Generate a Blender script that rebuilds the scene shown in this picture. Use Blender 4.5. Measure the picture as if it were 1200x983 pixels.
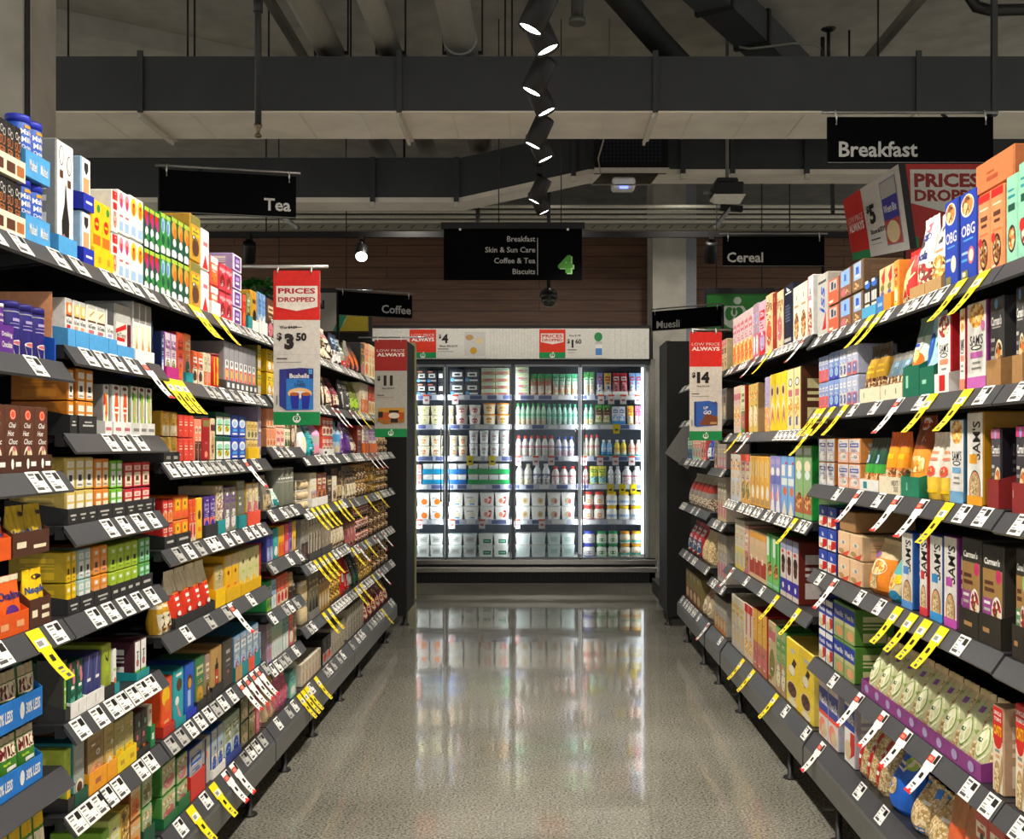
import bpy, math, random
from mathutils import Vector, Matrix
for o in list(bpy.data.objects): bpy.data.objects.remove(o)
S = bpy.context.scene
COL = S.collection
PI = math.pi
# ---------------------------------------------------------------- camera, world, exposure
H0, F, VX, VY = 1.35, 1200.0, 632.0, 522.0          # eye height, focal length in px, vanishing point (1200 x 983 frame)
cam = bpy.data.cameras.new('camera'); camo = bpy.data.objects.new('camera', cam); COL.objects.link(camo)
cam.sensor_fit = 'HORIZONTAL'; cam.sensor_width = 36; cam.lens = 36
cam.shift_x = (600 - VX) / 1200; cam.shift_y = (VY - 491.5) / 1200
cam.clip_start = .05; cam.clip_end = 200
camo.location = (0, 0, H0); camo.rotation_euler = (PI / 2, 0, 0)
S.camera = camo
w = bpy.data.worlds.new('store_ambient'); S.world = w; w.use_nodes = True
w.node_tree.nodes['Background'].inputs[0].default_value = (1, .97, .91, 1)
w.node_tree.nodes['Background'].inputs[1].default_value = .85
vs = S.view_settings
S.display_settings.display_device = 'sRGB'
vs.view_transform = 'Standard'; vs.look = 'None'; vs.gamma = 1; vs.use_curve_mapping = False
vs.exposure = 0.0
S.cycles.max_bounces = 6; S.cycles.diffuse_bounces = 3; S.cycles.glossy_bounces = 3; S.cycles.transparent_max_bounces = 12
S.cycles.caustics_reflective = False; S.cycles.caustics_refractive = False
S.cycles.sample_clamp_indirect = 4
SPOT_W, FRIDGE_W = 92, 1.8
WARM = (1, .92, .81)

def P(x, y, z):                                       # a pixel at a depth -> a point of the place
    return Vector(((x - VX) * z / F, z, H0 - (y - VY) * z / F))

# ---------------------------------------------------------------- materials
PAL = dict(red='c8201c', dred='7d1416', maroon='4a1018', orange='e5701a', peach='e8a070', yellow='f2c414', gold='c9982c', lime='a6c83a',
  green='2f8a3c', dgreen='12503a', mint='93d2b4', teal='1f8f94', pale='bcd4d0', sky='4f9fd8', blue='1f55b8', royal='2433b0', navy='1b2450',
  purple='5b2a86', lilac='a99bc8', magenta='b5287c', pink='e58a9c', white='ecebe6', cream='e9dfc0', tan='b9935f', brown='5a3424', dbrown='33201a',
  black='151515', char='2b2b2c', dark='1e1b1a', grey='8c8c88', lgrey='b8b8b2', dgrey='4c4c4c', olive='7d7a3c', card='a87f50', sand='cdb88c',
  silver='a8a9ab', copper='b06a3c', rose='c46a74', pblue='9fc0de', milk='dce8e4', fgreen='0f8a4b', tred='d3241c', tyel='f5df10', lredp='e9553a',
  ptan='d8c49a', aqua='2aa9b8', wine='5d0f22', salmon='ef8f72', signw='dedbd2')
def lin(h):
    if h in PAL: h = PAL[h]
    v = [int(h[i:i + 2], 16) / 255 for i in (0, 2, 4)]
    return tuple(c / 12.92 if c <= .04045 else ((c + .055) / 1.055) ** 2.4 for c in v) + (1,)
MATS = {}
def nodes(name):
    m = bpy.data.materials.new(name); m.use_nodes = True
    nt = m.node_tree; b = nt.nodes['Principled BSDF']
    return m, nt, b
def mat(c, rough=.42, metal=0, var=.08, scale=60, spec=.4):
    k = (c, rough, metal, var, scale)
    if k in MATS: return MATS[k]
    m, nt, b = nodes('paint_' + c)
    l = lin(c)
    tc = nt.nodes.new('ShaderNodeTexCoord'); n = nt.nodes.new('ShaderNodeTexNoise'); n.inputs['Scale'].default_value = scale
    n.inputs['Detail'].default_value = 2
    nt.links.new(tc.outputs['Object'], n.inputs['Vector'])
    r = nt.nodes.new('ShaderNodeValToRGB')
    r.color_ramp.elements[0].position = .3; r.color_ramp.elements[1].position = .7
    r.color_ramp.elements[0].color = tuple(v * (1 - var) for v in l[:3]) + (1,)
    r.color_ramp.elements[1].color = tuple(min(1, v * (1 + var)) for v in l[:3]) + (1,)
    nt.links.new(n.outputs[0], r.inputs[0]); nt.links.new(r.outputs[0], b.inputs['Base Color'])
    b.inputs['Roughness'].default_value = rough; b.inputs['Metallic'].default_value = metal
    b.inputs['Specular IOR Level'].default_value = spec
    MATS[k] = m
    return m
def grain(name, cols, scale, rough=.5):               # food seen through a window or printed on a pack
    if name in MATS: return MATS[name]
    m, nt, b = nodes(name)
    tc = nt.nodes.new('ShaderNodeTexCoord'); v = nt.nodes.new('ShaderNodeTexVoronoi'); v.inputs['Scale'].default_value = scale
    nt.links.new(tc.outputs['Object'], v.inputs['Vector'])
    sx = nt.nodes.new('ShaderNodeSeparateColor'); nt.links.new(v.outputs['Color'], sx.inputs[0])
    r = nt.nodes.new('ShaderNodeValToRGB'); r.color_ramp.interpolation = 'CONSTANT'
    els = r.color_ramp.elements
    while len(els) < len(cols): els.new(.5)
    for i, c in enumerate(cols):
        els[i].position = i / len(cols); els[i].color = lin(c)
    nt.links.new(sx.outputs[0], r.inputs[0]); nt.links.new(r.outputs[0], b.inputs['Base Color'])
    b.inputs['Roughness'].default_value = rough
    MATS[name] = m
    return m
FOOD = dict(granola=(['6b3d1c', 'b47c3c', 'e2c083', '8f5626', 'f0dfb8', '3e2012'], 130), oats=(['d9c090', 'c4a468', 'ead9b2', 'a88850'], 190),
  berry=(['8c1420', 'e8d9b8', 'c03028', '6b3d1c', 'f2e8d0'], 110), flakes=(['e9a030', 'f6cf70', 'c9761c', 'fbe7b0'], 100),
  choc=(['3b1d12', '5a3020', '2a120a', '7a4a30'], 120), nut=(['7c4a20', 'c48a44', 'e8c890', '4a2a14', 'd8702a'], 90),
  leaf=(['2c6a2a', '5f9a3c', 'a8c860', '1c4a22'], 90), floral=(['c43a70', '1d6a4c', 'e89a50', '124a3c', '8fc0a0'], 60),
  speck=(['ece8da', 'b0603a', '6f8f4a', 'd8c8a0', 'e8e4d4', '8a4a5a'], 140), tea=(['cfc08a', 'e4d8ae', '9aa060', 'b8a060', 'e9e2c8'], 110),
  mixp=(['e8e4da', '8a5a4a', '3a2a2a', 'cabf9a', 'a08a6a'], 120), red2=(['a8201c', 'e8dcc8', '5a1412', 'c8504a'], 120),
  jar=(['2a1a12', '8a6030', 'e8dcc0', '5a3a1c', 'c8a050'], 110), grey2=(['5a5650', '8a867c', '3a3632', 'b0a898', '6a625a'], 120),
  gold2=(['8a6420', 'd8a83c', '5a3c14', 'e8cc80', 'a87c28'], 120))
def M(c):
    if c in FOOD: return grain('print_' + c, *FOOD[c])
    if c == 'clear': return CLEAR
    return mat(c)
def emis(name, col, s):
    m, nt, b = nodes(name)
    b.inputs['Base Color'].default_value = (*col, 1); b.inputs['Emission Color'].default_value = (*col, 1)
    b.inputs['Emission Strength'].default_value = s
    return m
def film(name, tint, fac, rough=.08):                 # clear plastic or glass sheet: see-through with a fresnel gloss
    m = bpy.data.materials.new(name); m.use_nodes = True; nt = m.node_tree; nt.nodes.clear()
    o = nt.nodes.new('ShaderNodeOutputMaterial'); t = nt.nodes.new('ShaderNodeBsdfTransparent'); g = nt.nodes.new('ShaderNodeBsdfGlossy')
    t.inputs[0].default_value = (*tint, 1); g.inputs['Roughness'].default_value = rough
    mx = nt.nodes.new('ShaderNodeMixShader'); f = nt.nodes.new('ShaderNodeFresnel'); f.inputs[0].default_value = fac
    nt.links.new(f.outputs[0], mx.inputs[0]); nt.links.new(t.outputs[0], mx.inputs[1]); nt.links.new(g.outputs[0], mx.inputs[2])
    nt.links.new(mx.outputs[0], o.inputs[0])
    return m
CLEAR = film('clear_film', (.82, .82, .8), 1.35, .15)
GLASS = film('door_glass', (.95, .97, .97), 1.25, .03)
BLK = mat('1a1a1b', .5); SHELF = mat('2a2a2c', .38, 0, .06); STRIP = mat('454649', .3, 0, .05); STEEL = mat('a9a9a6', .28, 1); DUCT = mat('3d4043', .55, 0, .1, 3)
TRACKM = mat('131314', .45); CONC = mat('b7b3a8', .85, 0, .15, 5); SIGNB = mat('08080a', .9, 0, .1, 60, .05)

# ---------------------------------------------------------------- mesh builder
class MB:
    def __init__(s): s.v = []; s.f = []; s.m = []; s.sm = []; s.mats = []
    def mi(s, m):
        if isinstance(m, str): m = M(m)
        if m not in s.mats: s.mats.append(m)
        return s.mats.index(m)
    def face(s, pts, m, smooth=False):
        i = len(s.v); s.v += [tuple(p) for p in pts]; s.f.append(tuple(range(i, i + len(pts)))); s.m.append(s.mi(m)); s.sm.append(smooth)
    def raw(s, vs_, fs, m, smooth=False):
        i = len(s.v); s.v += [tuple(p) for p in vs_]; k = s.mi(m) if not isinstance(m, list) else None
        for j, f in enumerate(fs):
            s.f.append(tuple(a + i for a in f)); s.m.append(k if k is not None else s.mi(m[j])); s.sm.append(smooth)
    def box(s, x0, x1, y0, y1, z0, z1, m, bev=0, M4=None):
        if bev <= 0:
            vs_ = [(x, y, z) for z in (z0, z1) for y in (y0, y1) for x in (x0, x1)]
            fs = [(0, 2, 3, 1), (4, 5, 7, 6), (0, 1, 5, 4), (2, 6, 7, 3), (0, 4, 6, 2), (1, 3, 7, 5)]
        else:
            vs_ = []; idx = {}
            X, Y, Z = (x0, x1), (y0, y1), (z0, z1)
            for i in (0, 1):
                for j in (0, 1):
                    for k in (0, 1):
                        bx, by, bz = (bev if i == 0 else -bev), (bev if j == 0 else -bev), (bev if k == 0 else -bev)
                        for a, p in enumerate(((X[i], Y[j] + by, Z[k] + bz), (X[i] + bx, Y[j], Z[k] + bz), (X[i] + bx, Y[j] + by, Z[k]))):
                            idx[i, j, k, a] = len(vs_); vs_.append(p)
            fs = []
            for i in (0, 1): fs.append(tuple(idx[(i, *q, 0)] for q in ([(0, 0), (0, 1), (1, 1), (1, 0)] if i == 0 else [(0, 0), (1, 0), (1, 1), (0, 1)])))
            for j in (0, 1): fs.append(tuple(idx[q[0], j, q[1], 1] for q in ([(0, 0), (1, 0), (1, 1), (0, 1)] if j == 0 else [(0, 0), (0, 1), (1, 1), (1, 0)])))
            for k in (0, 1): fs.append(tuple(idx[(*q, k, 2)] for q in ([(0, 0), (0, 1), (1, 1), (1, 0)] if k == 0 else [(0, 0), (1, 0), (1, 1), (0, 1)])))
            for i in (0, 1):
                for j in (0, 1): fs.append((idx[i, j, 0, 0], idx[i, j, 0, 1], idx[i, j, 1, 1], idx[i, j, 1, 0]))
                for k in (0, 1): fs.append((idx[i, 0, k, 0], idx[i, 0, k, 2], idx[i, 1, k, 2], idx[i, 1, k, 0]))
            for j in (0, 1):
                for k in (0, 1): fs.append((idx[0, j, k, 1], idx[0, j, k, 2], idx[1, j, k, 2], idx[1, j, k, 1]))
            for i in (0, 1):
                for j in (0, 1):
                    for k in (0, 1): fs.append((idx[i, j, k, 0], idx[i, j, k, 1], idx[i, j, k, 2]))
        if M4 is not None: vs_ = [M4 @ Vector(p) for p in vs_]
        s.raw(vs_, fs, m)
    def lathe(s, prof, m, n=16, cx=0, cy=0, caps=True, sy=1):
        """prof: [(r, z, material after this ring)]"""
        i0 = len(s.v)
        for r, z, *_ in prof:
            for a in range(n):
                t = 2 * PI * a / n; s.v.append((cx + r * math.cos(t), cy + sy * r * math.sin(t), z))
        for k in range(len(prof) - 1):
            mm = prof[k][2] if len(prof[k]) > 2 else m
            q = s.mi(mm)
            for a in range(n):
                b = (a + 1) % n
                s.f.append((i0 + k * n + a, i0 + k * n + b, i0 + (k + 1) * n + b, i0 + (k + 1) * n + a)); s.m.append(q); s.sm.append(True)
        if caps:
            s.f.append(tuple(i0 + a for a in range(n))[::-1]); s.m.append(s.mi(prof[0][2] if len(prof[0]) > 2 else m)); s.sm.append(False)
            L = (len(prof) - 1) * n
            s.f.append(tuple(i0 + L + a for a in range(n))); s.m.append(s.mi(prof[-1][2] if len(prof[-1]) > 2 else m)); s.sm.append(False)
    def tube(s, pts, r, m, n=8, r2=None):
        pts = [Vector(p) for p in pts]; i0 = len(s.v)
        for k, p in enumerate(pts):
            d = (pts[min(k + 1, len(pts) - 1)] - pts[max(k - 1, 0)]).normalized()
            u = d.cross(Vector((0, 0, 1)));
            if u.length < .01: u = d.cross(Vector((1, 0, 0)))
            u.normalize(); v = u.cross(d)
            rr = r if r2 is None else r + (r2 - r) * k / (len(pts) - 1)
            for a in range(n):
                t = 2 * PI * a / n; s.v.append(tuple(p + u * rr * math.cos(t) + v * rr * math.sin(t)))
        q = s.mi(m)
        for k in range(len(pts) - 1):
            for a in range(n):
                b = (a + 1) % n
                s.f.append((i0 + k * n + a, i0 + k * n + b, i0 + (k + 1) * n + b, i0 + (k + 1) * n + a)); s.m.append(q); s.sm.append(True)
        s.f.append(tuple(i0 + a for a in range(n))[::-1]); s.m.append(q); s.sm.append(False)
        L = (len(pts) - 1) * n; s.f.append(tuple(i0 + L + a for a in range(n))); s.m.append(q); s.sm.append(False)
    def bar(s, a, b, wx, wz, m):                       # rectangular bar from a to b
        a, b = Vector(a), Vector(b); d = (b - a).normalized(); u = d.cross(Vector((0, 0, 1)))
        if u.length < .01: u = Vector((1, 0, 0))
        u.normalize(); v = u.cross(d)
        c = [(-1, -1), (1, -1), (1, 1), (-1, 1)]
        vs_ = [p + u * wx / 2 * i + v * wz / 2 * j for p in (a, b) for i, j in c]
        s.raw(vs_, [(0, 1, 2, 3), (7, 6, 5, 4), (0, 4, 5, 1), (1, 5, 6, 2), (2, 6, 7, 3), (3, 7, 4, 0)], m)
    def mesh(s, name):
        me = bpy.data.meshes.new(name); me.from_pydata(s.v, [], s.f)
        for m in s.mats: me.materials.append(m)
        me.polygons.foreach_set('material_index', s.m); me.polygons.foreach_set('use_smooth', s.sm); me.update()
        return me
def link(name, me, parent=None, loc=(0, 0, 0), rz=0):
    if isinstance(me, MB): me = me.mesh(name)
    o = bpy.data.objects.new(name, me); COL.objects.link(o); o.parent = parent
    o.location = loc; o.rotation_euler = (0, 0, rz)
    return o
USED = {}
def tag(o, label, cat, group=None, kind=None):
    if label:
        if label in USED: print('DUP LABEL', label)
        USED[label] = 1
        n = len(label.replace(',', ' ').split())
        if n > 16 or n < 4: print('LABEL LEN', n, label)
        o['label'] = label
    if cat: o['category'] = cat
    if group: o['group'] = group
    if kind: o['kind'] = kind
    return o
def struct(name, mb):
    o = link(name, mb); o['kind'] = 'structure'; return o
TX = {}
def text(s_, bold=.012):
    k = (s_, bold)
    if k not in TX:
        c = bpy.data.curves.new('t', 'FONT'); c.body = s_; c.size = 1; c.resolution_u = 2; c.offset = bold; c.fill_mode = 'FRONT'
        o = bpy.data.objects.new('t', c); me = bpy.data.meshes.new_from_object(o)
        vs_ = [(v.co.x, v.co.y) for v in me.vertices]; fs = [tuple(p.vertices) for p in me.polygons]
        bpy.data.objects.remove(o); bpy.data.meshes.remove(me); bpy.data.curves.remove(c)
        x0 = min(v[0] for v in vs_); x1 = max(v[0] for v in vs_); y0 = min(v[1] for v in vs_); y1 = max(v[1] for v in vs_)
        TX[k] = ([(x - (x0 + x1) / 2, y - (y0 + y1) / 2) for x, y in vs_], fs, x1 - x0, y1 - y0)
    return TX[k]
# ---------------------------------------------------------------- printed artwork on a pack's front.  sf(u, v, e): metres across / up -> point, e = lift off the surface
def art(mb, sf, w, h, els, curved=False, e0=.0004):
    e = e0
    for el in els:
        k = el[0]; e += .00011
        if k == 'r':
            _, x0, y0, x1, y1, c = el; nx = max(1, int(8 * (x1 - x0))) if curved else 1; ny = max(1, int(8 * (y1 - y0))) if curved else 1
            for i in range(nx):
                for j in range(ny):
                    a, b = x0 + (x1 - x0) * i / nx, x0 + (x1 - x0) * (i + 1) / nx; p, q = y0 + (y1 - y0) * j / ny, y0 + (y1 - y0) * (j + 1) / ny
                    mb.face([sf((u - .5) * w, v * h, e) for u, v in ((a, p), (b, p), (b, q), (a, q))], c, curved)
        elif k == 'e':
            _, cx, cy, rx, ry, c = el; n = 18
            pts = [((min(.995, max(.005, cx + rx * math.cos(2 * PI * i / n))) - .5) * w, min(.995, max(.005, cy + ry * math.sin(2 * PI * i / n))) * h) for i in range(n)]
            if curved:
                mid = sf((cx - .5) * w, cy * h, e)
                for i in range(n): mb.face([mid, sf(*pts[i], e), sf(*pts[(i + 1) % n], e)], c, True)
            else: mb.face([sf(*p, e) for p in pts], c)
        elif k == 'p':
            mb.face([sf((u - .5) * w, v * h, e) for u, v in el[1]], el[2])
        elif k == 't':
            _, s_, cx, cy, th, c = el[:6]; opt = el[6] if len(el) > 6 else {}
            vs_, fs, tw, hh = text(s_, opt.get('b', .012))
            sc = th * h / hh; sx = sc
            rot = opt.get('rot', 0); mw = opt.get('w', .92) * (h if rot else w)
            if tw * sc > mw: sx = mw / tw
            if opt.get('fit'): sx = mw / tw
            sh = opt.get('sh', 0)
            out = []
            for x, y in vs_:
                x, y = (x + sh * y) * sx, y * sc
                if rot: x, y = -y * rot, x * rot
                out.append(sf((cx - .5) * w + x, cy * h + y, e))
            mb.raw(out, fs, c)
def style(st, c, R):
    out = style0(st, c, R)
    if st in ('std', 'half', 'band', 'mix', 'str', 'bowl'):          # small print, flashes and badges
        k = [x for x in c[1:]] + ['dgrey', 'white', c[0]]
        for i in range(9):
            x, y, ww = R.uniform(.06, .6), R.uniform(.04, .93), R.uniform(.08, .34)
            out.append(('r', x, y, min(.96, x + ww), y + R.uniform(.010, .028), R.choice(k)))
        x, y = R.uniform(.25, .75), R.uniform(.2, .9); out.append(('e', x, y, .13, .05, R.choice(k))); out.append(('e', x, y, .08, .03, R.choice(k)))
    return out
def style0(st, c, R):
    c = list(c) + [c[-1]] * 4
    j = lambda a: a + R.uniform(-.02, .02)
    if st == 'plain': return []
    if st == 'std':
        return [('r', 0, j(.8), 1, 1, c[1]), ('e', .5, j(.3), .36, .2, c[3]), ('r', .12, .56, .88, .73, c[2]), ('r', .2, .62, .8, .67, c[1])] + bars(.47, .53, c[1], 2)
    if st == 'bowl':
        return [('e', .5, .24, .44, .2, c[3]), ('e', .5, .24, .37, .165, c[2]), ('r', .14, .78, .86, .9, c[1]), ('r', .2, .66, .8, .7, c[1])] + bars(.5, .6, c[1], 3)
    if st == 'tbowl':
        return [('e', .5, .82, .44, .17, c[3]), ('e', .5, .82, .38, .14, c[2]), ('r', .14, .3, .86, .38, c[1])] + bars(.12, .26, c[1], 4)
    if st == 'win':
        return [('r', .0, .0, 1, .97, c[0]), ('r', .1, .06, .9, .62, c[1]), ('r', .3, .26, .7, .46, c[2]), ('r', .1, .7, .9, .9, c[1]), ('r', .3, .74, .7, .86, c[3])] + bars(.11, .18, c[2], 2)
    if st == 'str':
        return [('r', .1 + .27 * i, 0, .25 + .27 * i, 1, c[1 + i]) for i in range(3)] + [('r', .08, .62, .92, .78, c[0])]
    if st == 'band':
        return [('r', 0, 0, 1, j(.25), c[1]), ('r', .1, .5, .9, .7, c[2]), ('r', .2, .57, .8, .63, c[3]), ('e', .5, .36, .3, .1, c[3]), ('r', .1, .82, .9, .9, c[3])]
    if st == 'half':
        return [('r', 0, 0, 1, j(.46), c[1]), ('e', .5, j(.25), .38, .18, c[3]), ('r', .1, .66, .9, .84, c[2]), ('r', .2, .72, .8, .78, c[0])] + bars(.5, .6, c[2], 2)
    if st == 'mix':
        out = [('r', 0, j(.72), 1, j(.86), c[1]), ('e', j(.5), j(.35), .4, .22, c[2])]
        for i in range(6):
            x, y = R.uniform(.05, .65), R.uniform(.05, .9)
            out.append(('r', x, y, x + R.uniform(.12, .3), y + R.uniform(.03, .1), c[R.choice((1, 2, 3))]))
        return out
    if st == 'drop':
        return [('e', .5, .78, .28, .13, c[1]), ('e', .5, .78, .23, .105, c[0]), ('r', .2, .55, .8, .62, c[2]), ('e', .5, .22, .34, .18, c[1]), ('p', [(.2, .28), (.8, .28), (.5, .55)], c[1]), ('e', .6, .12, .22, .08, c[3])]
    if st == 'flower':
        return [('e', R.uniform(.2, .8), R.uniform(.1, .95), .2, .1, c[1 + i % 3]) for i in range(8)] + [('r', .2, .45, .8, .56, c[2])]
    return []
def bars(y0, y1, c, n):
    d = (y1 - y0) / n
    return [('r', .2, y0 + d * i, .8 - .1 * (i % 2), y0 + d * i + d * .45, c) for i in range(n)]
# ---------------------------------------------------------------- the room
def floor_mat():
    m, nt, b = nodes('polished_concrete')
    tc = nt.nodes.new('ShaderNodeTexCoord')
    def N(t, **k):
        n = nt.nodes.new(t)
        for a, v in k.items(): n.inputs[a].default_value = v
        if 'Vector' in n.inputs: nt.links.new(tc.outputs['Object'], n.inputs['Vector'])
        return n
    def ramp(src, a, b_, ca, cb):
        r = nt.nodes.new('ShaderNodeValToRGB'); e = r.color_ramp.elements
        e[0].position = a; e[1].position = b_; e[0].color = ca; e[1].color = cb
        nt.links.new(src, r.inputs[0]); return r.outputs[0]
    def mix(f, a, b_, mode='MIX'):
        x = nt.nodes.new('ShaderNodeMix'); x.data_type = 'RGBA'; x.blend_type = mode
        if isinstance(f, float): x.inputs[0].default_value = f
        else: nt.links.new(f, x.inputs[0])
        nt.links.new(a, x.inputs[6]); nt.links.new(b_, x.inputs[7]); return x.outputs[2]
    big = N('ShaderNodeTexNoise', Scale=1.2, Detail=4.0)
    fine = N('ShaderNodeTexNoise', Scale=110.0, Detail=3.0)
    vor = N('ShaderNodeTexVoronoi', Scale=70.0)
    base = ramp(big.outputs[0], .3, .7, lin('7f7d72'), lin('9d9a8f'))
    sp = ramp(fine.outputs[0], .36, .62, (.12, .12, .11, 1), (1, 1, 1, 1))
    ag = ramp(vor.outputs['Distance'], .05, .34, (.42, .42, .4, 1), (1, 1, 1, 1))
    c = mix(.75, base, sp, 'MULTIPLY'); c = mix(.35, c, ag, 'MULTIPLY')
    nt.links.new(c, b.inputs['Base Color'])
    rr = N('ShaderNodeTexNoise', Scale=2.5, Detail=3.0)
    ro = nt.nodes.new('ShaderNodeMapRange'); ro.inputs[3].default_value = .04; ro.inputs[4].default_value = .075
    nt.links.new(rr.outputs[0], ro.inputs[0]); nt.links.new(ro.outputs[0], b.inputs['Roughness'])
    b.inputs['IOR'].default_value = 1.75
    wv = N('ShaderNodeTexNoise', Scale=3.0, Detail=1.0)
    bp = nt.nodes.new('ShaderNodeBump'); bp.inputs['Strength'].default_value = .12; bp.inputs['Distance'].default_value = .012
    nt.links.new(wv.outputs[0], bp.inputs['Height']); nt.links.new(bp.outputs[0], b.inputs['Normal'])
    return m
def plank_mat():
    m, nt, b = nodes('timber_planks')
    tc = nt.nodes.new('ShaderNodeTexCoord'); mp = nt.nodes.new('ShaderNodeMapping'); mp.inputs['Scale'].default_value = (.6, 1, 9)
    nt.links.new(tc.outputs['Object'], mp.inputs[0])
    n = nt.nodes.new('ShaderNodeTexNoise'); n.inputs['Scale'].default_value = 4; n.inputs['Detail'].default_value = 5
    nt.links.new(mp.outputs[0], n.inputs['Vector'])
    r = nt.nodes.new('ShaderNodeValToRGB'); e = r.color_ramp.elements
    e[0].position = .3; e[1].position = .75; e[0].color = lin('5e402e'); e[1].color = lin('7c583e')
    nt.links.new(n.outputs[0], r.inputs[0])
    br = nt.nodes.new('ShaderNodeTexBrick'); br.inputs['Scale'].default_value = 1; br.inputs['Mortar Size'].default_value = .006
    br.inputs['Brick Width'].default_value = 3.2; br.inputs['Row Height'].default_value = .115
    br.inputs['Color1'].default_value = (1, 1, 1, 1); br.inputs['Color2'].default_value = (.85, .84, .82, 1); br.inputs['Mortar'].default_value = (.4, .36, .33, 1)
    m2 = nt.nodes.new('ShaderNodeMapping'); m2.inputs['Rotation'].default_value = (PI / 2, 0, 0)
    nt.links.new(tc.outputs['Object'], m2.inputs[0]); nt.links.new(m2.outputs[0], br.inputs['Vector'])
    x = nt.nodes.new('ShaderNodeMix'); x.data_type = 'RGBA'; x.blend_type = 'MULTIPLY'; x.inputs[0].default_value = 1
    nt.links.new(r.outputs[0], x.inputs[6]); nt.links.new(br.outputs[0], x.inputs[7]); nt.links.new(x.outputs[2], b.inputs['Base Color'])
    b.inputs['Roughness'].default_value = .5
    return m
DUCT_BOUNCE = mat('f2eadc', .6, 0, .08, 4)  # duct underside: light bounced up from below is put into this near-white
def bxo(name, x0, x1, y0, y1, z0, z1, m, bev=0):
    mb = MB(); mb.box(x0, x1, y0, y1, z0, z1, m, bev); return struct(name, mb)
bxo('floor', -8, 8, -4, 13, -.1, 0, floor_mat())
CZ = 4.35
bxo('ceiling', -8, 8, -4, 13, CZ, CZ + .2, CONC)
bxo('wall_back', -8, 8, 12.9, 13, 0, CZ, mat('3a3936', .8, 0, .1, 2))
# timber bulkhead above the fridges, in three runs round the concrete column
PLK = plank_mat()
zb0, zb1 = P(0, 385, 10.5).z, P(0, 262, 10.5).z
bxo('wall_timber', -8, 8, 10.75, 10.9, zb0, zb1 + .05, PLK)
mb = MB(); a = P(765, 0, 10.2).x; c = P(817, 0, 10.2).x
mb.box(a, c - .11, 10.2, 10.72, 0, CZ, CONC); mb.box(c - .108, c, 10.24, 10.72, 0, CZ, mat('8e9299', .7)); struct('column_right', mb)
mb = MB(); mb.box(-2.75, -2.168, 4.3, 4.55, 0, CZ, CONC, .004); mb.box(-2.168, -2.146, 4.325, 4.55, 0, CZ, CONC, .004); mb.box(-2.17, -2.150, 4.312, 4.33, 0, CZ, mat('2a2926')); struct('column_left', mb)
# ceiling step on the left
mb = MB(); mb.raw([(-8, 4, CZ), (-1.5, 8.2, CZ), (-8, 8.2, CZ), (-8, 4, CZ - .14), (-1.5, 8.2, CZ - .14), (-8, 8.2, CZ - .14)], [(3, 4, 5), (0, 1, 4, 3), (1, 2, 5, 4)], CONC); struct('ceiling_step', mb)
# ---------------------------------------------------------------- packs: x across, front at y = 0 (depth to +y), z up from 0
def flat(u, v, e): return (u, -e, v)
def k_box(w, h, d, base, els, R, o):
    mb = MB(); b = min(.003, w * .06)
    mb.box(-w / 2, w / 2, 0, d, 0, h, o.get('side', base), b)
    mb.face([(-w / 2 + b, -.0003, b), (w / 2 - b, -.0003, b), (w / 2 - b, -.0003, h - b), (-w / 2 + b, -.0003, h - b)], base)
    art(mb, flat, w - 2 * b, h - b, els)
    sc = o.get('sc')                                   # print on the two narrow sides
    for s in (-1, 1):
        x = s * (w / 2 + .0006)
        q = [(.2, .1, .8, .35), (.2, .45, .8, .5), (.2, .55, .7, .6), (.2, .65, .8, .8)]
        for a in q:
            pts = [(x, a[0] * d, a[1] * h), (x, a[2] * d, a[1] * h), (x, a[2] * d, a[3] * h), (x, a[0] * d, a[3] * h)]
            mb.face(pts if s > 0 else pts[::-1], sc or o.get('sd', base if isinstance(base, str) else 'grey'))
    if o.get('win'):                                   # shelf-ready clear upper wrap
        z0 = h * o['win']
    return mb
def k_bag(w, h, d, base, els, R, o):
    """gusseted pouch, pinched flat at the top; narrow seal strip; o['body'] tints the lower part"""
    mb = MB(); n = 20; m = 12; ph = R.random() * 6; tp = o.get('top', .12)
    def D(v):
        if v < .12: return .8 + .2 * math.sin(v / .12 * PI / 2)
        if v > .9: return .05
        t = (v - .12) / .78
        return 1 - .95 * t ** 2.2
    def W(v): return 1 - .05 * math.sin(PI * min(1, v * 1.1)) - (tp * max(0, v - .75) if v > .75 else 0)
    def off(x, v): return (.004 if h > .1 else .002) * math.sin(ph + 9 * v + 30 * x / w * .3) * (1 - v) + .003 * v * math.sin(20 * x / w + ph)
    lean = o.get('lean', .0)
    def pt(u, v, side, e=0):
        hw = w / 2 * W(v); q = max(-1, min(1, u / hw))
        prof = (1 - abs(q) ** 2.6) ** (1 / 2.6)
        y = d / 2 - side * (d / 2 * D(v) * prof) + side * (-off(u, v) if side > 0 else off(u, v)) * .6 - (e if side > 0 else -e)
        return (q * hw, y + lean * v * d, v * h)
    g = {}
    cut = o.get('cut')                                 # [(v, colour)] colour changes going up
    def col(v):
        c = base
        for vv, cc in (cut or ()):
            if v >= vv: c = cc
        return c
    for side in (1, -1):
        for j in range(m):
            for i in range(n):
                u0, u1 = -w / 2 + w * i / n, -w / 2 + w * (i + 1) / n; v0, v1 = j / m, (j + 1) / m
                p = [pt(u0, v0, side), pt(u1, v0, side), pt(u1, v1, side), pt(u0, v1, side)]
                mb.face(p if side > 0 else p[::-1], col((v0 + v1) / 2), True)
    mb.face([pt(-w / 2 + w * i / n, 0, 1) for i in range(n + 1)] + [pt(w / 2 - w * i / n, 0, -1) for i in range(n + 1)], base)
    art(mb, lambda u, v, e: pt(u, v / h, 1, e + .0008), w * .9, h, els, True)
    return mb
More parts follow.
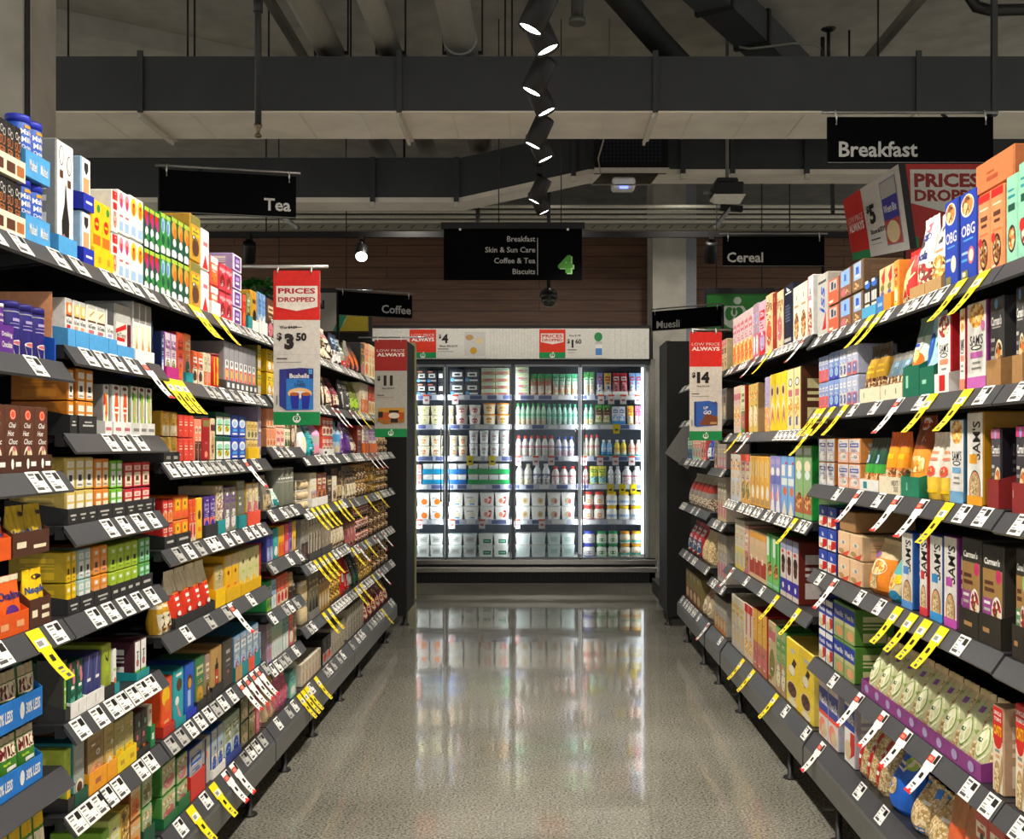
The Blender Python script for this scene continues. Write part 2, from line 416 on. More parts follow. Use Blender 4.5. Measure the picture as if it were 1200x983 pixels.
def k_tin(w, h, d, base, els, R, o):
    mb = MB(); r = min(w, d) / 2
    z = h * .9 if o.get('lid') else h
    mb.lathe([(r * .97, 0), (r, .004), (r, z - .003), (r * .96, z)], base, 24, 0, r)
    def sf(u, v, e):
        t = u / r; return (math.sin(t) * (r + e), r - math.cos(t) * (r + e), v)
    art(mb, sf, w * 1.35, z, els, True)
    if not o.get('lid'): mb.lathe([(r * 1.02, h - .008), (r * 1.02, h), (r * .9, h + .0005)], o.get('rim', 'silver'), 24, 0, r)
    return mb
def k_lid(w, h, d, c):
    mb = MB(); r = min(w, d) / 2; z = h * .9
    mb.lathe([(r * 1.03, z - .004), (r * 1.04, h - .004), (r * .98, h), (r * .9, h - .002)], c, 24, 0, r)
    return mb
def k_tub(w, h, d, base, els, R, o):                   # tapered dairy tub, wider at the top
    mb = MB(); r = min(w, d) / 2 * .97
    mb.lathe([(r * .8, 0), (r * .83, .004), (r * .97, h * .9)], base, 20, 0, r)
    def sf(u, v, e):
        q = r * (.83 + .14 * v / (h * .9)); t = u / q; return (math.sin(t) * (q + e), r - math.cos(t) * (q + e), v)
    art(mb, sf, w * 1.2, h * .9, els, True)
    return mb
def k_tublid(w, h, d, c):
    mb = MB(); r = min(w, d) / 2 * .97
    mb.lathe([(r, h * .88), (r * 1.01, h * .99), (r * .95, h), (r * .9, h * .985)], c, 20, 0, r); return mb
def k_sqtub(w, h, d, base, els, R, o):
    mb = MB(); a = w / 2 * .84; b = w / 2 * .96; e0 = d / 2
    vs_ = [(-a, e0 - a, 0), (a, e0 - a, 0), (a, e0 + a, 0), (-a, e0 + a, 0), (-b, e0 - b, h * .9), (b, e0 - b, h * .9), (b, e0 + b, h * .9), (-b, e0 + b, h * .9)]
    mb.raw(vs_, [(3, 2, 1, 0), (4, 5, 6, 7), (0, 1, 5, 4), (1, 2, 6, 5), (2, 3, 7, 6), (3, 0, 4, 7)], base)
    art(mb, lambda u, v, e: (u, e0 - a - (b - a) * v / (h * .9) - e, v), w * .8, h * .9, els)
    return mb
def k_sqlid(w, h, d, c):
    mb = MB(); b = w / 2 * .985; mb.box(-b, b, d / 2 - b, d / 2 + b, h * .88, h, c, .002); return mb
def k_bot(w, h, d, base, els, R, o):                   # bottle with shoulders
    mb = MB(); r = min(w, d) / 2 * .96
    mb.lathe([(r * .9, 0), (r, .006), (r, h * .36), (r * .96, h * .45), (r, h * .54), (r * .98, h * .64), (r * .62, h * .8), (r * .42, h * .86), (r * .42, h * .9)], base, 18, 0, r)
    def sf(u, v, e):
        t = u / r; return (math.sin(t) * (r + e), r - math.cos(t) * (r + e), v)
    art(mb, sf, w * 1.3, h * .62, els, True)
    return mb
def k_cap(w, h, d, c):
    mb = MB(); r = min(w, d) / 2 * .96
    mb.lathe([(r * .5, h * .86), (r * .5, h), (r * .4, h)], c, 14, 0, r); return mb
def k_jar(w, h, d, base, els, R, o):
    mb = MB(); r = min(w, d) / 2 * .96
    mb.lathe([(r * .85, 0), (r, h * .06), (r, h * .66), (r * .8, h * .76), (r * .78, h * .82)], base, 18, 0, r)
    def sf(u, v, e):
        t = u / r; return (math.sin(t) * (r + e), r - math.cos(t) * (r + e), v)
    art(mb, sf, w * 1.2, h * .66, els, True)
    return mb
def k_jarlid(w, h, d, c):
    mb = MB(); r = min(w, d) / 2 * .96
    mb.lathe([(r * .86, h * .8), (r * .86, h), (r * .7, h)], c, 16, 0, r); return mb
KIND = dict(box=k_box, bag=k_bag, tin=k_tin, tub=k_tub, sq=k_sqtub, bot=k_bot, jar=k_jar)
LIDS = dict(tin=('lid', k_lid), tub=('lid', k_tublid), sq=('lid', k_sqlid), bot=('cap', k_cap), jar=('lid', k_jarlid))
def tray_mesh(w, h, d, c, txt=None, tc='white', R=None, wavy=False, back=None):
    mb = MB(); t = .0015; k = 0
    mb.box(-w / 2, w / 2, 0, d, 0, t, c)
    mb.box(-w / 2, w / 2, 0, t, t, h, c)
    hb = h * 1.6 if back is None else back
    for s in (-1, 1):
        x0, x1 = (w / 2 - t, w / 2) if s > 0 else (-w / 2, -w / 2 + t)
        vs_ = [(x, y, z) for x in (x0, x1) for y, z in ((t, t), (d, t), (d, hb), (t, h))]
        mb.raw(vs_, [(0, 1, 2, 3), (7, 6, 5, 4), (0, 4, 5, 1), (1, 5, 6, 2), (2, 6, 7, 3), (3, 7, 4, 0)], c)
    mb.box(-w / 2 + t, w / 2 - t, d - t, d, t, hb, c)
    if txt: art(mb, flat, w, h, txt)
    return mb
ORD = ['', 'second', 'third', 'fourth', 'fifth', 'sixth', 'seventh', 'eighth', 'ninth', 'tenth', 'eleventh', 'twelfth', 'thirteenth', 'fourteenth', 'fifteenth']
NUM = ['', 'one', 'two', 'three', 'four', 'five', 'six', 'seven', 'eight', 'nine', 'ten', 'eleven', 'twelve', 'thirteen', 'fourteen', 'fifteen']
SEED = [7]
def which(i, n, near='nearest'):
    if n == 1: return ''
    if i == 0: return near + ' of ' + NUM[n] + ' '
    if i == n - 1: return ('farthest' if near == 'nearest' else 'rightmost') + ' of ' + NUM[n] + ' '
    return ORD[i] + ' of ' + NUM[n] + ' '
ROWN = {1: [''], 2: ['lower row', 'upper row'], 3: ['bottom row', 'middle row', 'top row'], 4: ['bottom row', 'second row up', 'third row up', 'top row']}
def plural(d):
    for cut in (' with ', ' in ', ' behind '):
        if cut in d:
            a, b = d.split(cut, 1); return plural(a) + cut + b
    if d.endswith('x') or d.endswith('ch'): return d + 'es'
    return d + 's'
def build_pack(name, kind, w, h, d, cols, st, els, o, loc, rz, label, cat, group, cache):
    """one pack = a top-level thing; identical facings share their meshes"""
    key = 'm'
    if key not in cache:
        SEED[0] += 1; R = random.Random(SEED[0])
        e = style(st, cols, R) + list(els)
        cache['m'] = KIND[kind](w, h, d, cols[0], e, R, o).mesh(name)
        lid = o.get('lid')
        if kind in LIDS and (lid or kind != 'tin'):
            cache['l'] = (LIDS[kind][0], LIDS[kind][1](w, h, d, lid or 'white').mesh(LIDS[kind][0]))
    ob = link(name, cache['m'], None, loc, rz)
    if 'l' in cache:
        link(cache['l'][0], cache['l'][1], ob)
    tag(ob, label, cat, group)
    return ob
# ---------------------------------------------------------------- the two runs of shelving
SIDES = dict(L=dict(sg=-1, xu=1.06), R=dict(sg=1, xu=1.02))
def zpx(side, x, X): return X * F / abs(x - VX)
BAYS = {}   # side -> list of bays: name, px near, px far, words, [slopes of the lips, top to bottom], px list of tickets
BAYS['L'] = [
  ('nearest left bay', -70, 73.3, [.388, .157, -.074, -.388, -.70, -1.10]),
  ('second left bay', 74, 187, [.388, .195, .006, -.193, -.389, -.617, -.815, -1.10]),
  ('third left bay', 188, 311, [.388, .163, -.067, -.303, -.535, -.815, -1.10]),
  ('fourth left bay', 311.5, 351.7, [.386, .17, -.026, -.264, -.459, -.648, -.844, -1.10]),
  ('fifth left bay', 352, 407, [.386, .165, -.065, -.298, -.535, -.80, -1.10]),
  ('farthest left bay', 407, 459, [.386, .168, -.065, -.31, -.57, -.80, -1.10])]
BAYS['R'] = [
  ('nearest right bay', 1290, 1178, [.375, .112, -.166, -.48, -.80, -1.115]),
  ('second right bay', 1177.5, 954, [.375, .112, -.162, -.475, -.80, -1.115]),
  ('third right bay', 953, 853, [.392, .041, -.308, -.655, -1.115]),
  ('fourth right bay', 852, 834, [.392, .12, -.15, -.446, -.79, -1.115]),
  ('farthest right bay', 833, 800, [.392, .15, -.11, -.42, -.746, -1.115])]
SHELFW = ['top shelf', 'second shelf down', 'third shelf down', 'fourth shelf down', 'fifth shelf down', 'sixth shelf down', 'seventh shelf down']
def shelf_word(b, k): return 'bottom shelf' if k == len(b[3]) - 1 else SHELFW[k]
def deck_z(side, b, k):
    xu = SIDES[side]['xu']; s = b[3][k]
    if k == len(b[3]) - 1: return H0 + s * (xu - .045) + .025
    return H0 + s * (xu - .015) + .021
def front_X(side, b, k):                               # where pack fronts stand
    return SIDES[side]['xu'] + (.012 if k == len(b[3]) - 1 else .012)
TICK = {}
def ticket_mesh(kind, seed):
    """price card lying in the slanted strip: x along the shelf, y up the slope, z off the strip"""
    if (kind, seed) in TICK: return TICK[kind, seed]
    R = random.Random(seed); mb = MB(); w, h = (.058, .052) if kind == 'w' else (.056, .05)
    top = 'lgrey' if kind == 'g' else 'f2f1ec'
    mb.box(-w / 2, w / 2, 0, h, 0, .0012, top)
    q = lambda x0, y0, x1, y1, c: mb.face([(w * (x0 - .5), h * y0, .0018), (w * (x1 - .5), h * y0, .0018), (w * (x1 - .5), h * y1, .0018), (w * (x0 - .5), h * y1, .0018)], c)
    q(.08, .8, .5, .9, 'dgrey'); q(.08, .66, .4, .72, 'grey'); q(.58, .55, .92, .9, 'black'); q(.08, .42, .35, .48, 'grey'); q(.1, .1, .6, .24, 'dgrey'); q(.1, .28, .4, .33, 'grey'); q(.7, .16, .9, .22, 'grey')
    TICK[kind, seed] = mb.mesh('price_ticket'); return TICK[kind, seed]
def special_mesh(kind):
    """promotion ticket: a card in the strip with a tongue that hangs on below it, bowed outwards"""
    if kind in TICK: return TICK[kind]
    mb = MB(); w = .056; c = 'tyel' if kind == 'y' else 'f2f1ec'; t = .0008
    prof = [(.05, .0030), (.0, .0030), (-.028, .0035), (-.055, .006), (-.078, .010)]
    wd = [w, w, w * .8, w * .76, w * .74]; xo = [0, 0, 0, 0, 0]
    for a, b, wa, wb in zip(prof[1:], prof[2:], wd[1:], wd[2:]):
        for z, fl in ((0, 0), (t, 1)):
            p = [(-wa / 2 if a[0] else -w * .40, a[0], a[1] + z), (wa / 2 if a[0] else w * .40, a[0], a[1] + z), (wb / 2, b[0], b[1] + z), (-wb / 2, b[0], b[1] + z)]
            mb.face(p[::-1] if fl else p, c)
    mb.box(-w / 2, w / 2, 0, .05, .0022, .003, c)
    q = lambda x0, y0, x1, y1, cc, z=.0036: mb.face([(w * (x0 - .5), y0, z), (w * (x1 - .5), y0, z), (w * (x1 - .5), y1, z), (w * (x0 - .5), y1, z)], cc)
    if kind == 'y':
        q(.12, .006, .88, .026, 'f2f1ec'); q(.2, .01, .6, .022, 'grey', .0040)
    else:
        q(0, .018, .62, .036, 'tred'); q(.1, .022, .5, .032, 'salmon', .0040); q(.66, .02, .95, .046, 'black')
    def tong(y0, y1, x0, x1, cc, lift=.0016):
        def zz(y):
            for (a, za), (b, zb) in zip(prof[1:], prof[2:]):
                if b <= y <= a: return za + (zb - za) * (a - y) / (a - b)
            return prof[-1][1]
        mb.face([(w * (x0 - .5), y0, zz(y0) + lift), (w * (x1 - .5), y0, zz(y0) + lift), (w * (x1 - .5), y1, zz(y1) + lift), (w * (x0 - .5), y1, zz(y1) + lift)], cc)
    tong(-.03, -.014, .36, .64, 'black'); tong(-.052, -.046, .3, .66, 'dgrey'); tong(-.06, -.056, .3, .6, 'grey'); tong(-.074, -.065, .44, .7, 'dgrey' if kind == 'y' else 'tred')
    if kind != 'y': tong(-.078, -.071, .14, .86, 'tred', .002)
    TICK[kind] = mb.mesh('special_ticket'); return TICK[kind]
ROWSHELF = {}
def slope_matrix(side, X, Yw, Z):
    """frame of the slanted ticket strip: x along the run, y up the slope, z outwards to the aisle; origin at the strip's lower edge"""
    sg = SIDES[side]['sg']
    up = Vector((sg * .030, 0, .042)).normalized(); out = Vector((-sg * .042, 0, .030)).normalized()
    xx = up.cross(out)
    return Matrix(((xx.x, up.x, out.x, sg * (X - .030)), (xx.y, up.y, out.y, Yw), (xx.z, up.z, out.z, Z - .042), (0, 0, 0, 1)))
SPEC = {}    # (side, bay index, shelf index) -> [(px, kind)], filled below
TCK = {}     # same -> list of px, or a density
def build_bay(side, bi):
    sd = SIDES[side]; sg = sd['sg']; xu = sd['xu']; b = BAYS[side][bi]; R = random.Random(bi * 17 + (side == 'R'))
    y0, y1 = zpx(side, b[1], xu), zpx(side, b[2], xu)
    root = bpy.data.objects.new('shelving_bay', None); COL.objects.link(root); root.location = (sg * xu, (y0 + y1) / 2, 0)
    tag(root, f'black metal shelving of the {b[0]} along the aisle', 'shelves', 'shelving bays beside the aisle')
    L = (y1 - y0) / 2 - .002
    X = lambda a: sg * a                                # local x grows into the shelving
    def bx(mb, a0, a1, l0, l1, z0, z1, m, bev=0): mb.box(min(X(a0), X(a1)), max(X(a0), X(a1)), l0, l1, z0, z1, m, bev)
    top = deck_z(side, b, 0) + .06
    mb = MB(); bx(mb, .52, .54, -L, L, .1, top, BLK); link('back_panel', mb, root)
    for e in (-1, 1):
        mb = MB(); l = e * (L - .02)
        bx(mb, .48, .52, l - .018, l + .018, 0.0, top, BLK); link('upright', mb, root)
    n = len(b[3])
    for k in range(n):
        zd = deck_z(side, b, k); base = k == n - 1
        mb = MB()
        bx(mb, 0.0, .48, -L, L, zd - .004, zd, SHELF); bx(mb, .0, .02, -L, L, zd - .03, zd - .004, SHELF); bx(mb, .3, .32, -L, L, zd - .03, zd - .004, SHELF)
        for e in (-1, 1):                                # the folded bracket at each end
            l = e * (L - .012)
            mb.raw([(X(a), l + q, z) for q in (-.002, .002) for a, z in ((.02, zd - .004), (.48, zd - .004), (.48, zd - .075), (.03, zd - .02))], [(0, 1, 2, 3), (7, 6, 5, 4), (0, 4, 5, 1), (1, 5, 6, 2), (2, 6, 7, 3), (3, 7, 4, 0)], SHELF)
        sh = link('base_shelf' if base else 'shelf', mb, root)
        mb = MB(); q = [(-.0, zd + .0005), (-.030, zd - .042), (-.026, zd - .047), (.004, zd - .006)]
        if base: q = [(-.0, zd + .0005), (-.036, zd - .05), (-.04, zd - .06), (-.04, zd - .135), (-.02, zd - .135), (.004, zd - .006)]
        m_ = len(q); vs_ = [(X(a), l, z) for l in (-L, L) for a, z in q]
        fs = [tuple(range(m_)), tuple(range(2 * m_ - 1, m_ - 1, -1))] + [(i, i + m_, (i + 1) % m_ + m_, (i + 1) % m_) for i in range(m_)]
        mb.raw(vs_, fs, [STRIP] * len(fs) if not base else [STRIP, STRIP, STRIP] + [mat('6f6f6c', .35, .4)] * (len(fs) - 3))
        st = link('ticket_strip', mb, sh)
        # flush price tickets
        spec = SPEC.get((side, bi, k), [])
        taken = [zpx(side, p, xu - .015) for p, _ in spec]
        t = TCK.get((side, bi, k), {'L': .72, 'R': .4}[side] if bi > 0 else .4)
        if isinstance(t, list): ys = [zpx(side, p, xu - .015) for p in t]
        else:
            ys = []; yy = y0 + .045
            while yy < y1 - .035:
                if R.random() < t: ys.append(yy)
                yy += .072 + R.choice((0, 0, .01, .03))
        for yy in ys:
            if any(abs(yy - q_) < .06 for q_ in taken) or yy < y0 + .03 or yy > y1 - .03: continue
            o = bpy.data.objects.new('price_ticket', ticket_mesh(R.choice('wwwg') if side == 'L' and bi > 1 else 'w', R.randint(0, 2))); COL.objects.link(o); o.parent = sh
            Mx = slope_matrix(side, xu, yy, zd); o.matrix_local = Matrix.Translation(-Vector(root.location)) @ Mx
            o.location += Vector(Mx.col[2][:3]) * .0012
        # hanging promotion tickets are things of their own
        for kind in 'yw':
            lst = sorted([p for p, kk in spec if kk == kind], key=lambda p: zpx(side, p, xu))
            for i, p in enumerate(lst):
                yy = zpx(side, p, xu - .015)
                o = bpy.data.objects.new('special_ticket', special_mesh(kind)); COL.objects.link(o)
                o.matrix_world = slope_matrix(side, xu, yy, zd)
                cl = 'yellow' if kind == 'y' else 'red and white'
                tag(o, f"{which(i, len(lst))}{cl} special ticket{'s' if len(lst) > 1 else ''}, {shelf_word(b, k)}, {b[0]}", 'ticket', f"{cl} special tickets hanging from the shelf edges")
    mb = MB(); bx(mb, .1, .12, -L, L, .012, deck_z(side, b, n - 1) - .03, BLK); link('kick_panel', mb, root)
    for l in ([-L * .6, L * .6] if L > .4 else [0]):
        mb = MB(); mb.lathe([(.03, 0), (.03, .006), (.012, .014), (.012, deck_z(side, b, n - 1) - .1)], BLK, 10, X(.0), l); link('foot', mb, root)
# ---------------------------------------------------------------- stock:  rows are (x0, x1, facings, rows, top y px, kind, object name, description, 'style colours...', options)
CATS = dict(box='box', bag='bag', tin='tin', tub='tub', sq='tub', bot='bottle', jar='jar')
def stock(side, bi, k, rows):
    sd = SIDES[side]; sg = sd['sg']; b = BAYS[side][bi]; zd = deck_z(side, b, k); rz = PI / 2 if side == 'L' else -PI / 2
    place = f'{shelf_word(b, k)}, {b[0]}'
    for row in rows:
        x0, x1, n, nr, ytop, kind, name, desc, sty = row[:9]; o = dict(row[9]) if len(row) > 9 else {}
        Xf = front_X(side, b, k) + o.get('back', 0)
        za, zb = sorted((zpx(side, x0, Xf), zpx(side, x1, Xf)))
        if k: za = max(za, zpx(side, b[1], sd['xu']) + .021); zb = min(zb, zpx(side, b[2], sd['xu']) - .021)
        zm = zpx(side, (x0 + x1) / 2, Xf)
        tr = o.get('tray'); mg = .003 if tr else 0; ta, tb = za, zb; za += mg; zb -= mg
        pit = (zb - za) / n; w = pit - .002
        H = H0 + (VY - ytop) * zm / F - zd
        if k: H = min(H, deck_z(side, b, k - 1) - .04 - zd)
        H -= o.get('lift', 0)
        d = o.get('d', {'box': .13, 'bag': min(.13, max(.05, w * .75)), 'tin': w, 'tub': w, 'sq': w, 'bot': w, 'jar': w}[kind])
        if kind in ('tin', 'tub', 'sq', 'bot', 'jar'): d = w
        gap = .003; trayed = tr and tr[0]
        h = H / nr - gap
        parts = sty.split(); cols = parts[1:]; cache = {}; tcache = {}
        grp = f'{plural(desc)}, {place}'
        for r in range(nr):
            z = zd + o.get('lift', 0) + r * H / nr + .0005
            th = 0
            if tr and (r == 0 or o.get('traytop', False)):
                tw = tb - ta - .001; key = 't'
                if key not in tcache:
                    tcache[key] = tray_mesh(tw, tr[1], d + .014, tr[0], tr[2] if len(tr) > 2 else None).mesh('display_tray')
                t = link('display_tray', tcache[key], None, (sg * (Xf - .007), (za + zb) / 2, z), rz)
                rw = ROWN[nr][r]
                tag(t, f"display tray under {plural(desc)}{', ' + rw if rw and o.get('traytop') else ''}, {place}", 'tray', 'shelf-ready display trays')
                th = .002
            for i in range(n):
                if o.get('skip') and (r, i) in o['skip']: continue
                yy = za + pit * (i + .5)
                rw = ROWN[nr][r]
                ds = desc if n == 1 else plural(desc)
                lb = f"{which(i, n)}{ds}, {rw + ', ' if rw else ''}{place}"
                hh = h - th
                build_pack(name, kind, w, hh, d, cols, parts[0], o.get('els', ()), o, (sg * Xf, yy, z + th), rz + o.get('turn', 0), lb, CATS[kind], grp if n * nr > 1 else None, cache)
# ---------------------------------------------------------------- which tickets hang where
SPEC.update({
 ('L', 0, 3): [(44, 'y')], ('L', 2, 0): [(228, 'y'), (234, 'y'), (256, 'y')], ('L', 2, 1): [(197, 'y'), (206, 'y'), (214, 'y')], ('L', 1, 1): [(172, 'w')],
 ('L', 2, 2): [(290, 'w')], ('L', 2, 4): [(273, 'w')], ('L', 2, 5): [(284, 'w'), (291, 'w'), (298, 'w'), (304, 'w')],
 ('L', 2, 6): [(226, 'y'), (252, 'y'), (266, 'w'), (275, 'w')], ('L', 4, 6): [(352.5, 'y'), (357, 'y'), (361, 'y'), (372, 'y')],
 ('L', 4, 3): [(368, 'y'), (374, 'y'), (380, 'y'), (385, 'y'), (395, 'y'), (400, 'y')], ('L', 4, 4): [(371, 'y'), (377, 'y'), (382, 'y'), (388, 'y')],
 ('L', 4, 5): [(381, 'y'), (387, 'y')], ('L', 5, 1): [(412, 'w'), (422, 'y'), (433, 'y')], ('L', 4, 1): [(392, 'w'), (398, 'w')],
 ('L', 5, 2): [(432, 'w'), (438, 'w'), (443, 'w')], ('L', 5, 3): [(411, 'y'), (430, 'y'), (444, 'y')], ('L', 5, 4): [(414, 'y'), (421, 'w'), (430, 'y'), (441, 'w'), (449, 'w')],
 ('L', 5, 5): [(418, 'y'), (424, 'y'), (438, 'y'), (446, 'w')], ('L', 5, 6): [(449, 'y')],
 ('R', 1, 0): [(1017, 'y'), (1030, 'y'), (1123, 'y'), (1149, 'y')],
 ('R', 1, 1): [(956, 'y'), (962, 'y'), (973, 'y'), (988, 'y'), (1052, 'w'), (1090, 'y'), (1130, 'y')],
 ('R', 1, 2): [(1005, 'w'), (1050, 'w'), (1080, 'w'), (1108, 'y')],
 ('R', 1, 3): [(977, 'w'), (1050, 'y'), (1067, 'y'), (1083, 'y'), (1102, 'y')],
 ('R', 1, 4): [(1006, 'w'), (1034, 'w'), (1061, 'w'), (1094, 'w')],
 ('R', 2, 0): [(885, 'w'), (900, 'y'), (941, 'w')], ('R', 2, 1): [(865, 'y'), (878, 'w'), (947, 'y')], ('R', 2, 2): [(930, 'y')], ('R', 2, 3): [(858, 'w'), (909, 'y'), (934, 'y')],
 ('R', 2, 4): [(869, 'y'), (881, 'y'), (908, 'y')], ('R', 1, 5): [(962, 'w')], ('R', 4, 5): [(829, 'w')],
})
TCK.update({
 ('L', 0, 0): .95, ('L', 1, 0): .95, ('L', 2, 0): .95, ('L', 3, 0): .9, ('L', 4, 0): .9,
 ('L', 0, 1): [42], ('L', 0, 2): [44, 64], ('L', 0, 3): [0, 66], ('L', 0, 4): [],
 ('L', 1, 1): [88, 104, 121, 138, 155], ('L', 1, 2): [86, 130, 148, 164], ('L', 1, 3): [88, 128, 146, 163, 179], ('L', 1, 4): [88, 112, 130, 147, 163, 178],
 ('L', 1, 5): [80, 94, 116, 133, 145, 157, 168, 178], ('L', 1, 6): [76, 90, 104, 117, 127, 140, 165, 176],
 ('L', 2, 2): .9, ('L', 2, 3): [197, 209, 222, 234, 247, 254, 267, 277, 291, 299, 307], ('L', 2, 4): [191, 219, 246, 266, 294], ('L', 2, 5): .97,
 ('R', 1, 0): .8, ('R', 1, 1): [1000, 1026, 1079, 1153], ('R', 1, 2): [982, 1030, 1128, 1152], ('R', 0, 1): [1196], ('R', 0, 2): [1196],
 ('R', 1, 3): [961, 1008, 1031, 1126, 1174], ('R', 1, 4): [977, 1136, 1160], ('R', 0, 4): [1196, 1222], ('R', 1, 5): [1008, 1034], ('R', 0, 3): [], ('R', 0, 5): [1196],
 ('R', 2, 4): [921, 945], ('R', 2, 3): [875, 893], ('R', 2, 2): .8, ('R', 2, 0): .7,
})
T = lambda s_, cx, cy, h, c, **k: ('t', s_, cx, cy, h, c, k)
r_ = lambda *a: ('r',) + a
e_ = lambda *a: ('e',) + a
tray = lambda c, h, *t: (c, h) + ((list(t),) if t else ())
milk_els = [r_(.02, .02, .98, .3, 'sky'), T('Malted', .5, .80, .1, 'white'), T('Milk', .42, .66, .1, 'white'), T('Drink', .42, .53, .07, 'white'), r_(.3, .87, .7, .93, 'gold')]
